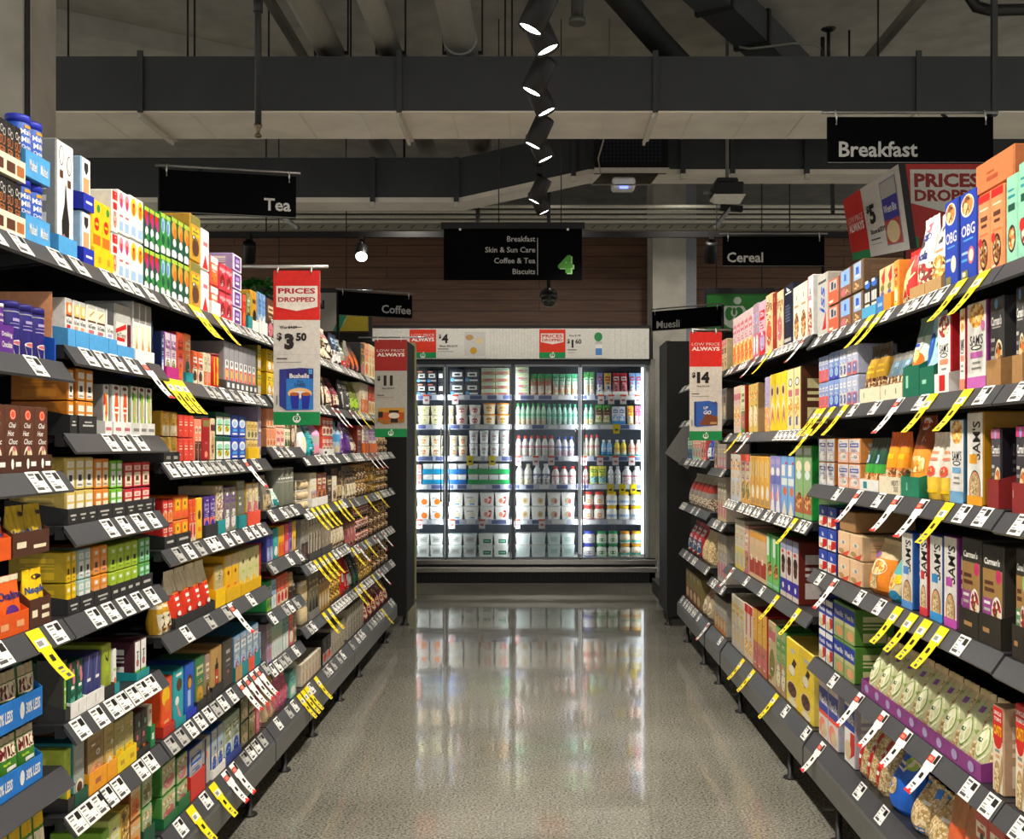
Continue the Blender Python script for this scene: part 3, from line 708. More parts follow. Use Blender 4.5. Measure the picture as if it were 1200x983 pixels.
STOCK_L = {
 (0, 0): [
  (-12, 26, 4, 2, 139, 'box', 'biscuit_box', 'near black sugar free biscuit box', 'plain dark', dict(d=.16, traytop=True, els=[T('SU', .45, .62, .17, 'copper'), T('FR', .55, .42, .17, 'copper'), e_(.3, .83, .2, .07, 'white'), e_(.3, .83, .16, .055, 'dark'), e_(.7, .78, .2, .07, 'white'), e_(.7, .78, .16, .055, 'dark'), r_(.1, .12, .9, .2, 'copper')], tray=tray('cream', .042, r_(.06, .2, .3, .7, 'brown'), r_(.4, .2, .66, .7, 'brown'), r_(.72, .2, .95, .7, 'copper')))),
  (26, 55, 2, 2, 139, 'tin', 'milk_drink_tin', 'blue malted milk drink tin', 'plain blue', dict(lid='royal', traytop=True, els=milk_els, tray=tray('sky', .055, T('Malted', .3, .5, .4, 'white', w=.3), T('Malted', .75, .5, .4, 'white', w=.3)), tname='blue')),
 ],
 (1, 0): [
  (65, 87, 1, 1, 166, 'box', 'chocolate_spoon_box', 'tall white carton with oval emblem', 'plain white', dict(d=.11, side='grey', els=[e_(.26, .88, .14, .09, 'dgrey'), e_(.26, .88, .11, .078, 'white'), e_(.74, .82, .14, .09, 'dgrey'), e_(.74, .82, .11, .078, 'white'), r_(.16, .68, .36, .75, 'brown'), r_(.64, .62, .84, .69, 'brown'), ('p', [(.3, .12), (.5, .03), (.72, .12), (.75, .3), (.62, .45), (.52, .66), (.44, .45), (.28, .3)], 'dark'), e_(.4, .14, .1, .05, 'rose'), r_(.0, .0, 1, .06, 'lgrey')], tray=tray('sky', .042), tname='blue')),
  (94.5, 107, 1, 2, 184, 'box', 'cookie_straw_box', 'grey and white shield emblem box', 'plain white', dict(d=.1, traytop=True, side='pblue', els=[('p', [(.25, .92), (.75, .92), (.75, .78), (.5, .68), (.25, .78)], 'char'), r_(.15, .3, .85, .62, 'peach'), r_(.25, .12, .75, .25, 'copper')], tray=tray('royal', .038, r_(.2, .4, .8, .55, 'white')), tname='blue')),
  (107, 130, 2, 1, 236, 'box', 'tea_box', 'yellow black tea box', 'plain yellow', dict(els=[e_(.5, .66, .3, .1, 'red'), r_(.3, .64, .7, .68, 'yellow'), r_(.05, .35, .95, .5, 'orange'), e_(.7, .9, .2, .06, 'green')], tray=tray('yellow', .05, r_(.2, .3, .35, .6, 'gold'), r_(.65, .3, .8, .6, 'gold')), tname='yellow')),
  (131, 138, 1, 2, 222, 'box', 'tea_box', 'red and white tea box', 'std white red red salmon', {}),
  (138.5, 152, 2, 2, 224, 'box', 'tea_box', 'pink and white tea box', 'plain white', dict(els=[e_(.5, .8, .45, .17, 'pink'), e_(.5, .7, .2, .1, 'magenta'), e_(.5, .78, .2, .05, 'red'), r_(.1, .08, .9, .3, 'pblue'), r_(.15, .4, .85, .45, 'rose')])),
  (152.5, 168, 2, 2, 231, 'box', 'tea_box', 'orange and white tea box', 'plain white', dict(els=[e_(.5, .75, .48, .22, 'yellow'), e_(.5, .68, .25, .12, 'orange'), e_(.5, .8, .2, .05, 'red'), r_(.1, .08, .9, .3, 'pblue')])),
  (168.5, 187, 3, 2, 244, 'box', 'tea_box', 'green tea box with red berries', 'plain dgreen', dict(els=[e_(.4, .78, .4, .16, 'red'), e_(.62, .66, .3, .14, 'magenta'), r_(0, .9, 1, 1, 'lime'), e_(.5, .4, .35, .12, 'milk'), e_(.4, .08, .5, .12, 'white'), e_(.7, .25, .3, .1, 'green')])),
 ],
 (2, 0): [
  (188, 200, 2, 2, 250, 'box', 'tea_box', 'green and blue tea box', 'plain green', dict(els=[e_(.5, .7, .4, .2, 'pblue'), r_(0, .9, 1, 1, 'lime'), e_(.5, .35, .3, .12, 'dgreen'), e_(.4, .08, .5, .12, 'white'), r_(.3, .55, .5, .8, 'blue')])),
  (200.5, 222, 3, 2, 258, 'box', 'tea_box', 'green and orange tea box', 'plain dgreen', dict(els=[e_(.45, .72, .45, .2, 'gold'), e_(.6, .6, .3, .14, 'orange'), r_(0, .9, 1, 1, 'lime'), e_(.5, .38, .3, .1, 'milk'), e_(.4, .08, .5, .12, 'white')])),
  (223, 235, 1, 2, 252, 'box', 'tea_box', 'tall orange sunflower tea box', 'std gold olive yellow brown', dict(side='gold')),
  (236, 245, 1, 2, 268, 'box', 'tea_box', 'white tea box with red triangle', 'plain white', dict(els=[('p', [(.1, .04), (.9, .04), (.5, .4)], 'red'), r_(.2, .6, .8, .7, 'rose')])),
  (246, 256, 1, 2, 299, 'box', 'tea_box', 'orange chamomile tea box', 'std redo white cream orange'.replace('redo', 'lredp'), dict(tray=tray('white', .045))),
  (257, 272, 2, 2, 310, 'box', 'tea_box', 'crimson patterned tea box', 'mix c03040 e8a0a8 7d1416 d86070', {}),
  (273, 283, 1, 4, 298, 'box', 'tea_bag_box', 'purple square tea bag box', 'plain white', dict(side='lilac', els=[r_(.12, .1, .88, .92, 'purple'), r_(.3, .3, .7, .45, 'white'), r_(.3, .55, .7, .75, 'lilac')])),
  (284, 288, 1, 1, 344, 'box', 'tea_box', 'slim red tea box', 'std red lredp red orange', {}),
  (289, 293.5, 1, 1, 343, 'box', 'tea_box', 'dark olive tea box', 'half olive dark mint brown', dict(tray=tray('teal', .05))),
  (294, 301, 1, 1, 340, 'box', 'tea_box', 'tan tea box with black cup', 'plain gold', dict(els=[e_(.6, .35, .35, .2, 'dark'), r_(.2, .7, .8, .8, 'brown')], tray=tray('white', .04))),
  (302, 311.5, 2, 1, 343, 'box', 'tea_box', 'blue grey tea box', 'half 6f9acb pblue 4f78ac white', dict(tray=tray('white', .05))),
 ],
 (3, 0): [
  (313, 321, 1, 1, 350, 'box', 'tea_box', 'brown tea box behind red banner', 'half brown dark sand rose', {}),
  (323, 352, 4, 1, 366, 'box', 'coffee_box', 'gold coffee box behind the banner', 'std gold brown cream dark', {}),
 ],
 (4, 0): [
  (355, 373, 3, 1, 375, 'box', 'coffee_box', 'copper coffee box', 'std copper dark cream brown', {}),
  (374, 384, 2, 1, 385, 'bag', 'coffee_bag', 'dark brown coffee bag', 'half dbrown cream tan dark', {}),
  (384.5, 392, 1, 1, 384, 'bag', 'coffee_bag', 'cream and pink coffee bag', 'mix e8d8c4 rose dark sand', {}),
  (392.5, 401, 2, 1, 391, 'bag', 'coffee_bag', 'blue black coffee bag', 'half 20283c white pblue black', {}),
  (401.5, 407, 1, 1, 397, 'bag', 'coffee_bag', 'red and grey coffee bag', 'band red2 red milk olive'.replace('red2', 'a09a90'), {}),
 ],
 (5, 0): [
  (408, 411, 1, 1, 399, 'bag', 'coffee_bag', 'grey green coffee bag', 'half 8c8f7c red grey wine', {}),
  (411.5, 422, 2, 1, 403, 'bag', 'coffee_bag', 'dark bag with orange window', 'plain dbrown', dict(els=[e_(.5, .45, .35, .35, 'orange'), r_(.2, .1, .8, .25, 'rose')])),
  (422.5, 427, 1, 1, 402, 'box', 'coffee_box', 'dark coffee capsule box', 'half char olive gold rose', {}),
  (427.5, 432, 1, 1, 402, 'box', 'coffee_box', 'peach coffee capsule box', 'half peach cream rose orange', {}),
  (432.5, 445, 4, 1, 406, 'box', 'coffee_box', 'cream yellow coffee capsule box', 'half ptan cream orange gold', {}),
 ],
 (0, 1): [
  (-30, 12, 2, 1, 351, 'tin', 'drinking_chocolate_tin', 'purple drinking chocolate canister', 'plain purple', dict(rim='white', els=[T('Drinking', .55, .76, .08, 'white', sh=.2), T('Chocolate', .55, .66, .07, 'white'), ('p', [(.05, .62), (.5, .45), (.95, .62), (.95, .5), (.5, .33), (.05, .5)], 'lilac'), e_(.75, .38, .2, .1, 'peach')], tray=tray('purple', .055, T('Drinking', .3, .65, .22, 'white', w=.3), T('Chocolate', .3, .3, .22, 'white', w=.3), T('Drinking', .8, .65, .22, 'white', w=.3), T('Chocolate', .8, .3, .22, 'white', w=.3)), tname='purple')),
  (13, 57, 3, 1, 356, 'tin', 'drinking_chocolate_tin', 'navy drinking chocolate tin', 'plain 231c72', dict(lid='231c72', els=[r_(0, .885, 1, .905, 'silver'), r_(.3, .7, .7, .76, 'lilac'), r_(.22, .64, .78, .655, 'lilac'), r_(.22, .56, .78, .58, 'lilac'), ('p', [(.34, .02), (.66, .02), (.74, .26), (.26, .26)], 'lgrey'), e_(.5, .26, .24, .055, 'white'), e_(.5, .255, .19, .04, 'rose')])),
  (60, 72, 1, 1, 342, 'box', 'coffee_sachet_box', 'orange topped coffee sachet box', 'plain white', dict(els=[r_(0, .66, 1, .95, 'orange'), r_(.1, .52, .9, .62, 'white'), r_(0, .63, 1, .66, 'brown'), T('InTens', .5, .57, .08, 'dark', fit=1, w=.8), r_(.15, .4, .75, .46, 'lredp')], tray=tray('blue', .05), side='peach')),
 ],
 (1, 1): [
  (76, 85, 1, 1, 348, 'box', 'coffee_sachet_box', 'red topped coffee sachet box', 'plain white', dict(els=[r_(0, .92, 1, 1, 'lgrey'), r_(0, .66, 1, .92, 'orange'), e_(.6, .8, .3, .1, 'cream'), r_(0, .62, 1, .66, 'brown'), T('InTens', .5, .53, .1, 'dark', fit=1, w=.85), r_(.1, .38, .75, .45, 'red')], tray=tray('sky', .04))),
  (85.3, 101, 2, 1, 352, 'box', 'coffee_sachet_box', 'yellow topped coffee sachet box', 'plain white', dict(els=[r_(0, .92, 1, 1, 'lgrey'), r_(0, .66, 1, .92, 'd8c060'), e_(.6, .8, .3, .1, 'cream'), r_(0, .62, 1, .66, 'brown'), T('InTens', .5, .53, .1, 'dark', fit=1, w=.85), r_(.1, .38, .75, .45, 'peach')], tray=tray('sky', .04))),
  (101.3, 124, 2, 1, 357, 'box', 'coffee_sachet_box', 'cream topped coffee sachet box', 'plain white', dict(els=[r_(0, .92, 1, 1, 'lgrey'), r_(0, .66, 1, .92, 'cream'), r_(0, .62, 1, .66, 'brown'), ('p', [(.2, .78), (.8, .9), (.8, .86), (.2, .72)], 'tan'), T('InTens', .5, .53, .1, 'dark', fit=1, w=.85), r_(.1, .38, .75, .45, 'rose')], tray=tray('sky', .04))),
  (124.3, 134, 1, 1, 361, 'box', 'coffee_sachet_box', 'grey topped coffee sachet box', 'plain white', dict(els=[r_(0, .66, 1, 1, 'dgrey'), T('InTens', .5, .53, .1, 'dark', fit=1, w=.85), r_(.1, .38, .75, .45, 'lilac')], tray=tray('sky', .04))),
  (134.3, 154, 1, 1, 356, 'box', 'coffee_sachet_box', 'wide burgundy coffee sachet box', 'plain lgrey', dict(els=[r_(0, 0, 1, .66, 'white'), r_(0, .34, .72, .66, 'e9d9cc'), ('p', [(.0, .52), (.7, .66), (.7, .56), (.0, .44)], 'red'), T('InTens', .36, .42, .09, 'dark', fit=1, w=.6), r_(.05, .3, .6, .37, 'red'), r_(.75, 0, 1, .66, 'wine')], tray=tray('sky', .03))),
  (155.5, 178, 3, 1, 355, 'box', 'biscotti_box', 'clear topped white biscuit box', 'plain white', dict(els=[r_(0, .66, 1, 1, 'grey'), r_(.15, .2, .85, .62, 'cream'), ('p', [(.3, .12), (.7, .12), (.5, .42)], 'orange'), ('p', [(.4, .12), (.8, .12), (.65, .3)], 'gold')], tray=tray('white', .03))),
  (178.5, 187, 1, 1, 376, 'box', 'coffee_box', 'dark blue tea box', 'plain navy', dict(els=[e_(.4, .75, .3, .12, 'pblue'), r_(.1, .05, .9, .22, 'blue'), r_(.1, .3, .9, .48, 'blue'), r_(.2, .34, .8, .42, 'pblue'), e_(.15, .55, .12, .1, 'green')])),
 ],
 (2, 1): [
  (189, 192, 1, 1, 387, 'box', 'tea_box', 'slim blue tea box', 'half navy blue pblue white', {}),
  (192.5, 207, 2, 1, 389, 'box', 'tea_box', 'purple and white tea box', 'half c8b8c8 white 7a3a80 olive', dict(side='7a3a80', tray=tray('magenta', .035))),
  (207.5, 215, 1, 1, 388, 'box', 'tea_box', 'brick red tea box', 'half c4452c rose dred orange', {}),
  (215.5, 224, 1, 1, 390, 'box', 'tea_box', 'orange brown tea box', 'half d0703c rose sand dgreen', dict(tray=tray('teal', .03))),
  (225, 238, 2, 1, 411, 'box', 'tea_box', 'orange tea box with white label', 'half e0602a cream white brown', {}),
  (238.5, 247, 2, 1, 413, 'box', 'tea_box', 'cream and orange tea box', 'half cream orange ptan salmon', {}),
  (248, 262, 1, 1, 414, 'tin', 'tea_tin', 'wide red tea tin', 'plain red', dict(rim='dred', els=[r_(.35, .08, .95, .9, 'yellow'), r_(.45, .45, .85, .6, 'red'), e_(.65, .25, .2, .1, 'gold')])),
  (262.5, 300, 7, 1, 404, 'box', 'tea_bag_box', 'grey box with coloured label', 'plain 8a8a8e', dict(els=[r_(.12, .08, .88, .62, 'white'), r_(.18, .12, .82, .45, 'lredp'), e_(.5, .55, .18, .06, 'dark'), r_(.35, .25, .65, .4, 'yellow'), r_(0, .98, 1, 1, 'dgrey')], tray=tray('dgrey', .032, *[r_(.03 + .14 * i, .25, .1 + .14 * i, .75, 'white') for i in range(7)]))),
  (302, 311.5, 2, 2, 398, 'box', 'tea_box', 'bright yellow tea box', 'half yellow gold green white', dict(side='olive')),
 ],
 (3, 1): [(313, 333, 4, 2, 400, 'box', 'tea_box', 'yellow and green tea box', 'half yellow gold green white', {}),
          (334, 353, 4, 2, 410, 'box', 'coffee_box', 'grey coffee box behind banner', 'std grey brown cream dark', {})],
 (4, 1): [
  (354, 373, 3, 1, 430, 'box', 'coffee_box', 'brown coffee box', 'std brown cream tan dark', {}),
  (374, 383, 2, 1, 437, 'bag', 'coffee_bag', 'dark bag with cream stripe', 'str dbrown cream dark tan', {}),
  (383.5, 392, 1, 1, 440, 'bag', 'coffee_bag', 'cream bag with black swirls', 'mix cream dark rose brown', {}),
  (392.5, 400, 1, 1, 443, 'bag', 'coffee_bag', 'deep red coffee bag', 'half wine cream rose dark', {}),
  (400.5, 407, 1, 1, 445, 'bag', 'coffee_bag', 'black and white coffee bag', 'mix char white lgrey white', {}),
 ],
 (5, 1): [
  (407.5, 412, 1, 1, 446, 'bag', 'coffee_bag', 'grey and black coffee bag', 'mix dgrey white black lgrey', {}),
  (412.5, 422, 2, 1, 447, 'bag', 'coffee_bag', 'olive green coffee bag', 'half 76803a lime olive dgreen', {}),
  (422.5, 431, 2, 1, 448, 'box', 'coffee_box', 'cream and orange coffee box', 'half cream orange ptan peach', {}),
  (431.5, 446, 4, 1, 452, 'box', 'coffee_box', 'red coffee pod box', 'half red cream orange gold', {}),
 ],
 (0, 2): [
  (-36, 57, 5, 1, 472, 'box', 'hot_chocolate_carton', 'brown hot chocolate carton', 'plain brown', dict(d=.1, els=[e_(.55, .87, .24, .085, 'red'), e_(.55, .87, .19, .066, 'cream'), e_(.55, .87, .16, .055, 'lredp'), T('Chai', .5, .71, .08, 'white', sh=.3), T('Hot', .4, .585, .08, 'white', sh=.3), T('Choc', .56, .46, .085, 'white', sh=.3), e_(.55, .22, .32, .17, 'cream'), e_(.52, .2, .26, .13, 'brown'), ('p', [(.45, .1), (.72, .1), (.76, .36), (.5, .36)], 'ptan'), e_(.62, .35, .13, .04, 'rose')], tray=tray('4a2c20', .036, *[q for i in range(5) for q in (e_(.06 + .2 * i, .5, .018, .3, 'white'), r_(.1 + .2 * i, .35, .17 + .2 * i, .62, 'white'))]), tname='brown')),
 ],
 (1, 2): [
  (78.5, 87, 1, 2, 430, 'box', 'coffee_sachet_box', 'single orange sachet box', 'win d88a28 white dark cream', dict(side='c87820', tray=tray('char', .042, r_(.2, .4, .8, .5, 'lgrey'), r_(.3, .6, .7, .68, 'lgrey')))),
  (89, 110, 2, 2, 430, 'box', 'coffee_sachet_box', 'orange caramel sachet box', 'win d88a28 white dark cream', dict(side='c87820', tray=tray('char', .042, r_(.2, .4, .8, .5, 'lgrey'), r_(.3, .6, .7, .68, 'lgrey')))),
  (120, 128, 1, 1, 449, 'box', 'chilli_tea_box', 'white carton with yellow pod', 'plain white', dict(side='grey', els=[('p', [(.3, .3), (.6, .2), (.85, .5), (.7, .85), (.3, .8)], 'yellow'), e_(.55, .55, .2, .25, 'orange'), e_(.55, .95, .3, .04, 'wine'), r_(.3, .4, .8, .45, 'lredp'), e_(.1, .7, .3, .12, 'red')], tray=tray('white', .032, r_(.1, .3, .9, .55, 'rose')))),
  (130, 151, 2, 1, 450, 'box', 'chilli_tea_box', 'white carton with orange pod', 'plain white', dict(side='lgrey', els=[('p', [(.45, .08), (.7, .25), (.85, .55), (.75, .85), (.4, .85), (.3, .55), (.45, .3)], 'e85a1c'), r_(.35, .42, .85, .46, 'white'), r_(.35, .52, .85, .56, 'white'), e_(.5, .95, .3, .04, 'wine')], tray=tray('white', .032, r_(.1, .3, .4, .55, 'rose'), r_(.6, .3, .9, .55, 'rose')))),
  (152, 180, 3, 1, 452, 'box', 'chilli_tea_box', 'white carton with green pod', 'plain white', dict(side='7a7f5c', els=[('p', [(.4, .1), (.7, .2), (.85, .5), (.75, .85), (.35, .85), (.3, .5)], 'lime'), e_(.6, .5, .15, .2, 'ptan'), e_(.3, .8, .15, .1, 'green'), e_(.5, .95, .3, .04, 'wine')], tray=tray('white', .032, r_(.05, .3, .28, .55, 'grey'), r_(.38, .3, .6, .55, 'grey'), r_(.7, .3, .95, .55, 'grey')))),
 ],
 (2, 2): [
  (189, 208, 2, 2, 480, 'box', 'tea_box', 'gold foil tea box', 'half c8a040 ptan gold cream', dict(tray=tray('char', .03, r_(.15, .3, .4, .6, 'lgrey'), r_(.6, .3, .85, .6, 'lgrey')), side='a88024')),
  (208.5, 227, 3, 2, 485, 'box', 'tea_box', 'scarlet tea box', 'plain d84030', dict(els=[r_(.2, .55, .8, .6, 'cream'), r_(.2, .68, .8, .72, 'cream'), r_(.25, .3, .5, .34, 'cream'), r_(.2, .8, .6, .83, 'salmon')])),
  (228, 236, 2, 1, 490, 'box', 'tea_box', 'thin salmon tea box', 'half salmon dark cream brown', {}),
  (236.5, 246, 1, 1, 489, 'box', 'tea_box', 'tall dark red tea box', 'plain 9a1418', dict(els=[r_(.1, .82, .9, .97, 'olive'), r_(.4, .4, .6, .45, 'rose'), e_(.5, .15, .2, .08, 'salmon')])),
  (246.5, 252, 1, 1, 489, 'box', 'tea_box', 'cream patterned tea box', 'mix ptan wine tan rose', {}),
  (253, 270, 2, 2, 482, 'box', 'tea_box', 'green and white tea box', 'plain white', dict(els=[r_(0, .82, 1, 1, 'dgreen'), e_(.5, .6, .4, .12, 'mint'), e_(.5, .3, .35, .14, 'lime'), e_(.4, .35, .1, .05, 'red'), e_(.6, .25, .1, .05, 'red'), r_(.1, .45, .9, .5, 'green')], side='dgreen')),
  (270.5, 288, 2, 2, 486, 'box', 'tea_box', 'royal blue tea box', 'plain 2a48b0', dict(els=[e_(.5, .65, .42, .22, 'white'), e_(.5, .62, .3, .14, 'pblue'), r_(.2, .25, .8, .38, 'sky'), r_(.15, .1, .85, .18, 'white')])),
  (289, 302, 3, 2, 492, 'box', 'tea_box', 'straw coloured tea box', 'half e4c878 cream gold olive', dict(tray=tray('yellow', .04))),
  (302.5, 311.5, 2, 2, 474, 'box', 'tea_box', 'lilac tea box', 'half a89cc0 white lilac purple', {}),
 ],
 (3, 2): [
  (312.5, 323, 3, 2, 478, 'box', 'tea_box', 'apricot tea box', 'half f0a070 cream salmon orange', {}),
  (323.5, 333, 2, 2, 478, 'box', 'tea_box', 'red spotted tea box', 'plain f0b8a0', dict(els=[e_(.3, .8, .16, .08, 'red'), e_(.7, .75, .16, .08, 'red'), r_(.1, .3, .9, .5, 'rose'), r_(.2, .1, .8, .2, 'white')])),
  (333.5, 340, 2, 2, 480, 'box', 'tea_box', 'green and cream tea box', 'half cream olive green dgreen', {}),
  (340.5, 345.5, 1, 1, 484, 'box', 'tea_box', 'brown tea box with white marks', 'mix brown lgrey cream sand', {}),
  (345.8, 350.5, 1, 1, 486, 'box', 'tea_box', 'slim cream tea box', 'half cream rose white brown', {}),
 ],
 (4, 2): [
  (354, 362.5, 1, 1, 490, 'bag', 'sugar_bag', 'white bag with red dot', 'plain white', dict(els=[e_(.5, .85, .3, .1, 'red'), r_(.2, .2, .8, .5, 'cream')])),
  (363, 370, 1, 1, 492, 'bag', 'sugar_bag', 'teal sweetener bag', 'half teal aqua pblue dgreen', {}),
  (370.5, 377, 1, 1, 492, 'bot', 'syrup_bottle', 'pink and white syrup bottle', 'plain d8a0c8', dict(lid='white', els=[r_(.1, .5, .9, .9, 'lgrey'), r_(.1, .1, .9, .4, 'pink')])),
  (377.5, 390, 3, 2, 488, 'box', 'sweetener_box', 'red sweetener box', 'half d8503c cream white dred', dict(tray=tray('white', .03, r_(.1, .2, .3, .6, 'dark')))),
  (391, 400.5, 2, 1, 492, 'bot', 'syrup_bottle', 'pale blue syrup bottle', 'plain a8c4d8', dict(lid='teal', els=[r_(.1, .1, .9, .4, 'ptan'), r_(.1, .6, .9, .95, 'sky')])),
  (401, 407, 1, 1, 494, 'bag', 'sugar_bag', 'lilac sugar bag', 'half lilac purple white purple', {}),
 ],
 (5, 2): [
  (407.5, 412.5, 1, 1, 495, 'bag', 'sugar_bag', 'deep purple sugar bag', 'half purple 7a4aa0 lilac purple', {}),
  (413, 418, 1, 1, 500, 'bag', 'sugar_bag', 'dark grey sugar bag', 'half dgrey cream brown rose', {}),
  (418.5, 424, 1, 1, 498, 'box', 'sugar_box', 'rust red sugar box', 'half 8a2a1c brown sand wine', {}),
  (424.5, 431, 2, 1, 498, 'box', 'sugar_box', 'cream and lilac sugar box', 'half cream rose lilac white', dict(tray=tray('orange', .06))),
  (431.5, 441, 2, 1, 498, 'box', 'sugar_box', 'lilac and white sugar box', 'half c8a8c0 cream purple white', dict(tray=tray('orange', .06))),
  (442, 455, 3, 2, 512, 'jar', 'coffee_jar', 'small brown coffee jar', 'plain jar', dict(lid='sand')),
 ],
 (0, 3): [
  (-34, 30, 2, 1, 677, 'bag', 'malt_drink_bag', 'orange malt drink bag', 'plain e8601c', dict(d=.028, els=[T('Ovaltine', .5, .66, .15, '1a2470', b=.03, fit=1, w=.95), e_(.5, .35, .3, .14, 'purple'), e_(.35, .2, .16, .1, 'dark'), e_(.35, .2, .12, .075, 'e8601c'), e_(.7, .2, .16, .1, 'dark'), e_(.7, .2, .12, .075, 'e8601c'), r_(.1, .04, .9, .1, 'white'), r_(0, .9, 1, 1, 'cream')], tray=tray('e0581c', .045, r_(.1, .3, .3, .6, 'peach'), r_(.45, .3, .6, .6, 'peach'), r_(.75, .3, .9, .6, 'peach')), tname='orange')),
  (-34, 9, 2, 1, 607, 'bag', 'malt_drink_bag', 'upper orange malt drink bag', 'plain e8601c', dict(d=.028, lift=.155, els=[T('Ovaltine', .5, .6, .15, '1a2470', b=.03, fit=1, w=.95), e_(.5, .3, .3, .16, 'brown'), r_(0, .9, 1, 1, 'cream')], tray=tray('e0581c', .045, r_(.1, .3, .4, .6, 'peach')), tname='orange')),
  (31, 56, 1, 1, 665, 'bag', 'chocolate_drink_bag', 'yellow chocolate drink bag', 'plain yellow', dict(d=.028, els=[T('Nesquik', .5, .62, .16, '14408c', b=.03, fit=1, w=.98), e_(.7, .85, .25, .05, 'dbrown'), e_(.65, .34, .24, .14, 'brown'), e_(.62, .32, .17, .09, 'rose'), e_(.25, .3, .2, .12, 'white'), r_(0, .08, 1, .14, 'gold')], tray=tray('4e2e22', .06, r_(.1, .35, .35, .6, 'cream'), r_(.55, .25, .9, .4, 'cream'), r_(.55, .55, .9, .7, 'cream')), tname='brown')),
  (11, 54, 2, 1, 590, 'bag', 'chocolate_drink_bag', 'upper yellow chocolate drink bag', 'plain c8a818', dict(d=.028, lift=.155, els=[T('Nesquik', .5, .42, .2, '14408c', b=.03, fit=1, w=.95), e_(.8, .82, .2, .05, 'dbrown'), e_(.8, .22, .22, .18, 'brown'), e_(.78, .2, .16, .11, 'rose'), ('p', [(.3, .02), (.6, .02), (.55, .3)], 'yellow'), e_(.45, .12, .15, .08, 'white')], tray=tray('4e2e22', .05, r_(.1, .35, .35, .6, 'cream'), r_(.55, .25, .9, .4, 'cream')), tname='brown')),
 ],
 (1, 3): [
  (76, 110, 3, 2, 533, 'box', 'coffee_sachet_box', 'pale gold coffee sachet box', 'win d8c068 white char cream', dict(side='b8a050', tray=tray('char', .036, *[q for i in range(3) for q in (r_(.08 + .33 * i, .5, .27 + .33 * i, .62, 'lgrey'), r_(.12 + .33 * i, .25, .23 + .33 * i, .35, 'lgrey'))]))),
  (110.3, 128, 2, 2, 535, 'box', 'coffee_sachet_box', 'orange coffee sachet box', 'win e08428 cream brown white', dict(tray=tray('char', .036, r_(.2, .5, .8, .62, 'lgrey'), r_(.3, .25, .7, .35, 'lgrey')))),
  (128.3, 144, 2, 2, 537, 'box', 'coffee_sachet_box', 'lime green coffee sachet box', 'win 78c030 milk brown white', dict(side='5aa028', tray=tray('char', .036, r_(.2, .5, .8, .62, 'lgrey'), r_(.3, .25, .7, .35, 'lgrey')))),
  (144.3, 176, 3, 2, 539, 'box', 'coffee_sachet_box', 'crimson coffee sachet box', 'win c82838 cream brown pink', dict(side='8c1424', tray=tray('char', .036, *[q for i in range(3) for q in (r_(.08 + .33 * i, .5, .27 + .33 * i, .62, 'lgrey'), r_(.12 + .33 * i, .25, .23 + .33 * i, .35, 'lgrey'))]))),
  (177, 186, 2, 2, 584, 'box', 'coffee_sachet_box', 'lilac blue coffee sachet box', 'win b8c0e0 white 6a78b8 lilac', dict(tray=tray('char', .036, r_(.2, .4, .8, .6, 'lgrey')))),
 ],
 (2, 3): [
  (190, 203, 2, 2, 583, 'box', 'tea_box', 'bright red tea box', 'half d83830 peach cream orange', dict(side='a81c1c', tray=tray('char', .035, r_(.2, .4, .8, .6, 'lgrey')))),
  (203.5, 221, 2, 2, 579, 'box', 'tea_box', 'orange oval print box', 'plain e87028', dict(els=[r_(.1, .42, .9, .95, 'f0a828'), e_(.5, .7, .25, .18, 'yellow'), e_(.5, .7, .12, .1, 'brown'), r_(.15, .1, .85, .3, 'lredp')], tray=tray('char', .035, r_(.2, .4, .8, .6, 'lgrey')))),
  (222, 229.5, 2, 1, 584, 'box', 'tea_box', 'vermilion striped tea box', 'half e05030 cream orange red', {}),
  (230, 237, 1, 1, 582, 'box', 'tea_box', 'yellow tea box with dark seal', 'plain e8b828', dict(els=[e_(.5, .6, .25, .12, 'brown'), r_(.2, .2, .8, .3, 'orange')])),
  (238, 253, 2, 1, 580, 'box', 'tea_box', 'violet and coral tea box', 'half 4a2a86 e07060 lilac royal', dict(side='30186c', tray=tray('char', .04))),
  (253.5, 262, 1, 1, 568, 'box', 'tea_box', 'speckled white tea box', 'plain speck', dict(side='ptan', tray=tray('teal', .045))),
  (262.5, 277, 2, 1, 569, 'box', 'tea_box', 'mauve and grey tea box', 'half 7c7464 8a8a74 6a4a8c white', dict(side='6a4a8c', els=[e_(.4, .85, .15, .04, 'white'), r_(.2, .42, .7, .5, 'white')])),
  (278, 287, 1, 1, 562, 'box', 'tea_box', 'tall olive grey tea box', 'plain 77776a', dict(els=[r_(.15, .48, .5, .54, 'white'), r_(.15, .62, .4, .66, 'white'), r_(0, 0, 1, .3, '6a6a52')], side='olive', tray=tray('teal', .045))),
  (288, 303, 2, 1, 565, 'box', 'tea_box', 'cream herbal tea box', 'mix d8d0ac tea rose ptan', dict(side='c8a020', tray=tray('lredp', .05))),
  (304, 311.5, 2, 1, 560, 'bag', 'tea_bag_pouch', 'grey tea pouch', 'half 78746a dgrey lgrey brown', {}),
 ],
 (3, 3): [
  (313, 320, 1, 1, 556, 'bag', 'tea_bag_pouch', 'tan grey tea pouch', 'half 80786c sand dgrey brown', {}),
  (322, 328.5, 1, 1, 572, 'bag', 'tea_bag_pouch', 'white and teal pouch', 'half white teal mint dgreen', {}),
  (329, 346, 3, 1, 547, 'tin', 'tea_tin', 'tall grey green canister', 'plain 767a6c', dict(rim='grey', els=[r_(.2, .7, .8, .74, 'white'), r_(.1, .62, .9, .64, 'lgrey')])),
  (346.5, 353.5, 2, 3, 562, 'jar', 'coffee_jar', 'small white coffee jar', 'plain cream', dict(lid='white')),
 ],
 (4, 3): [
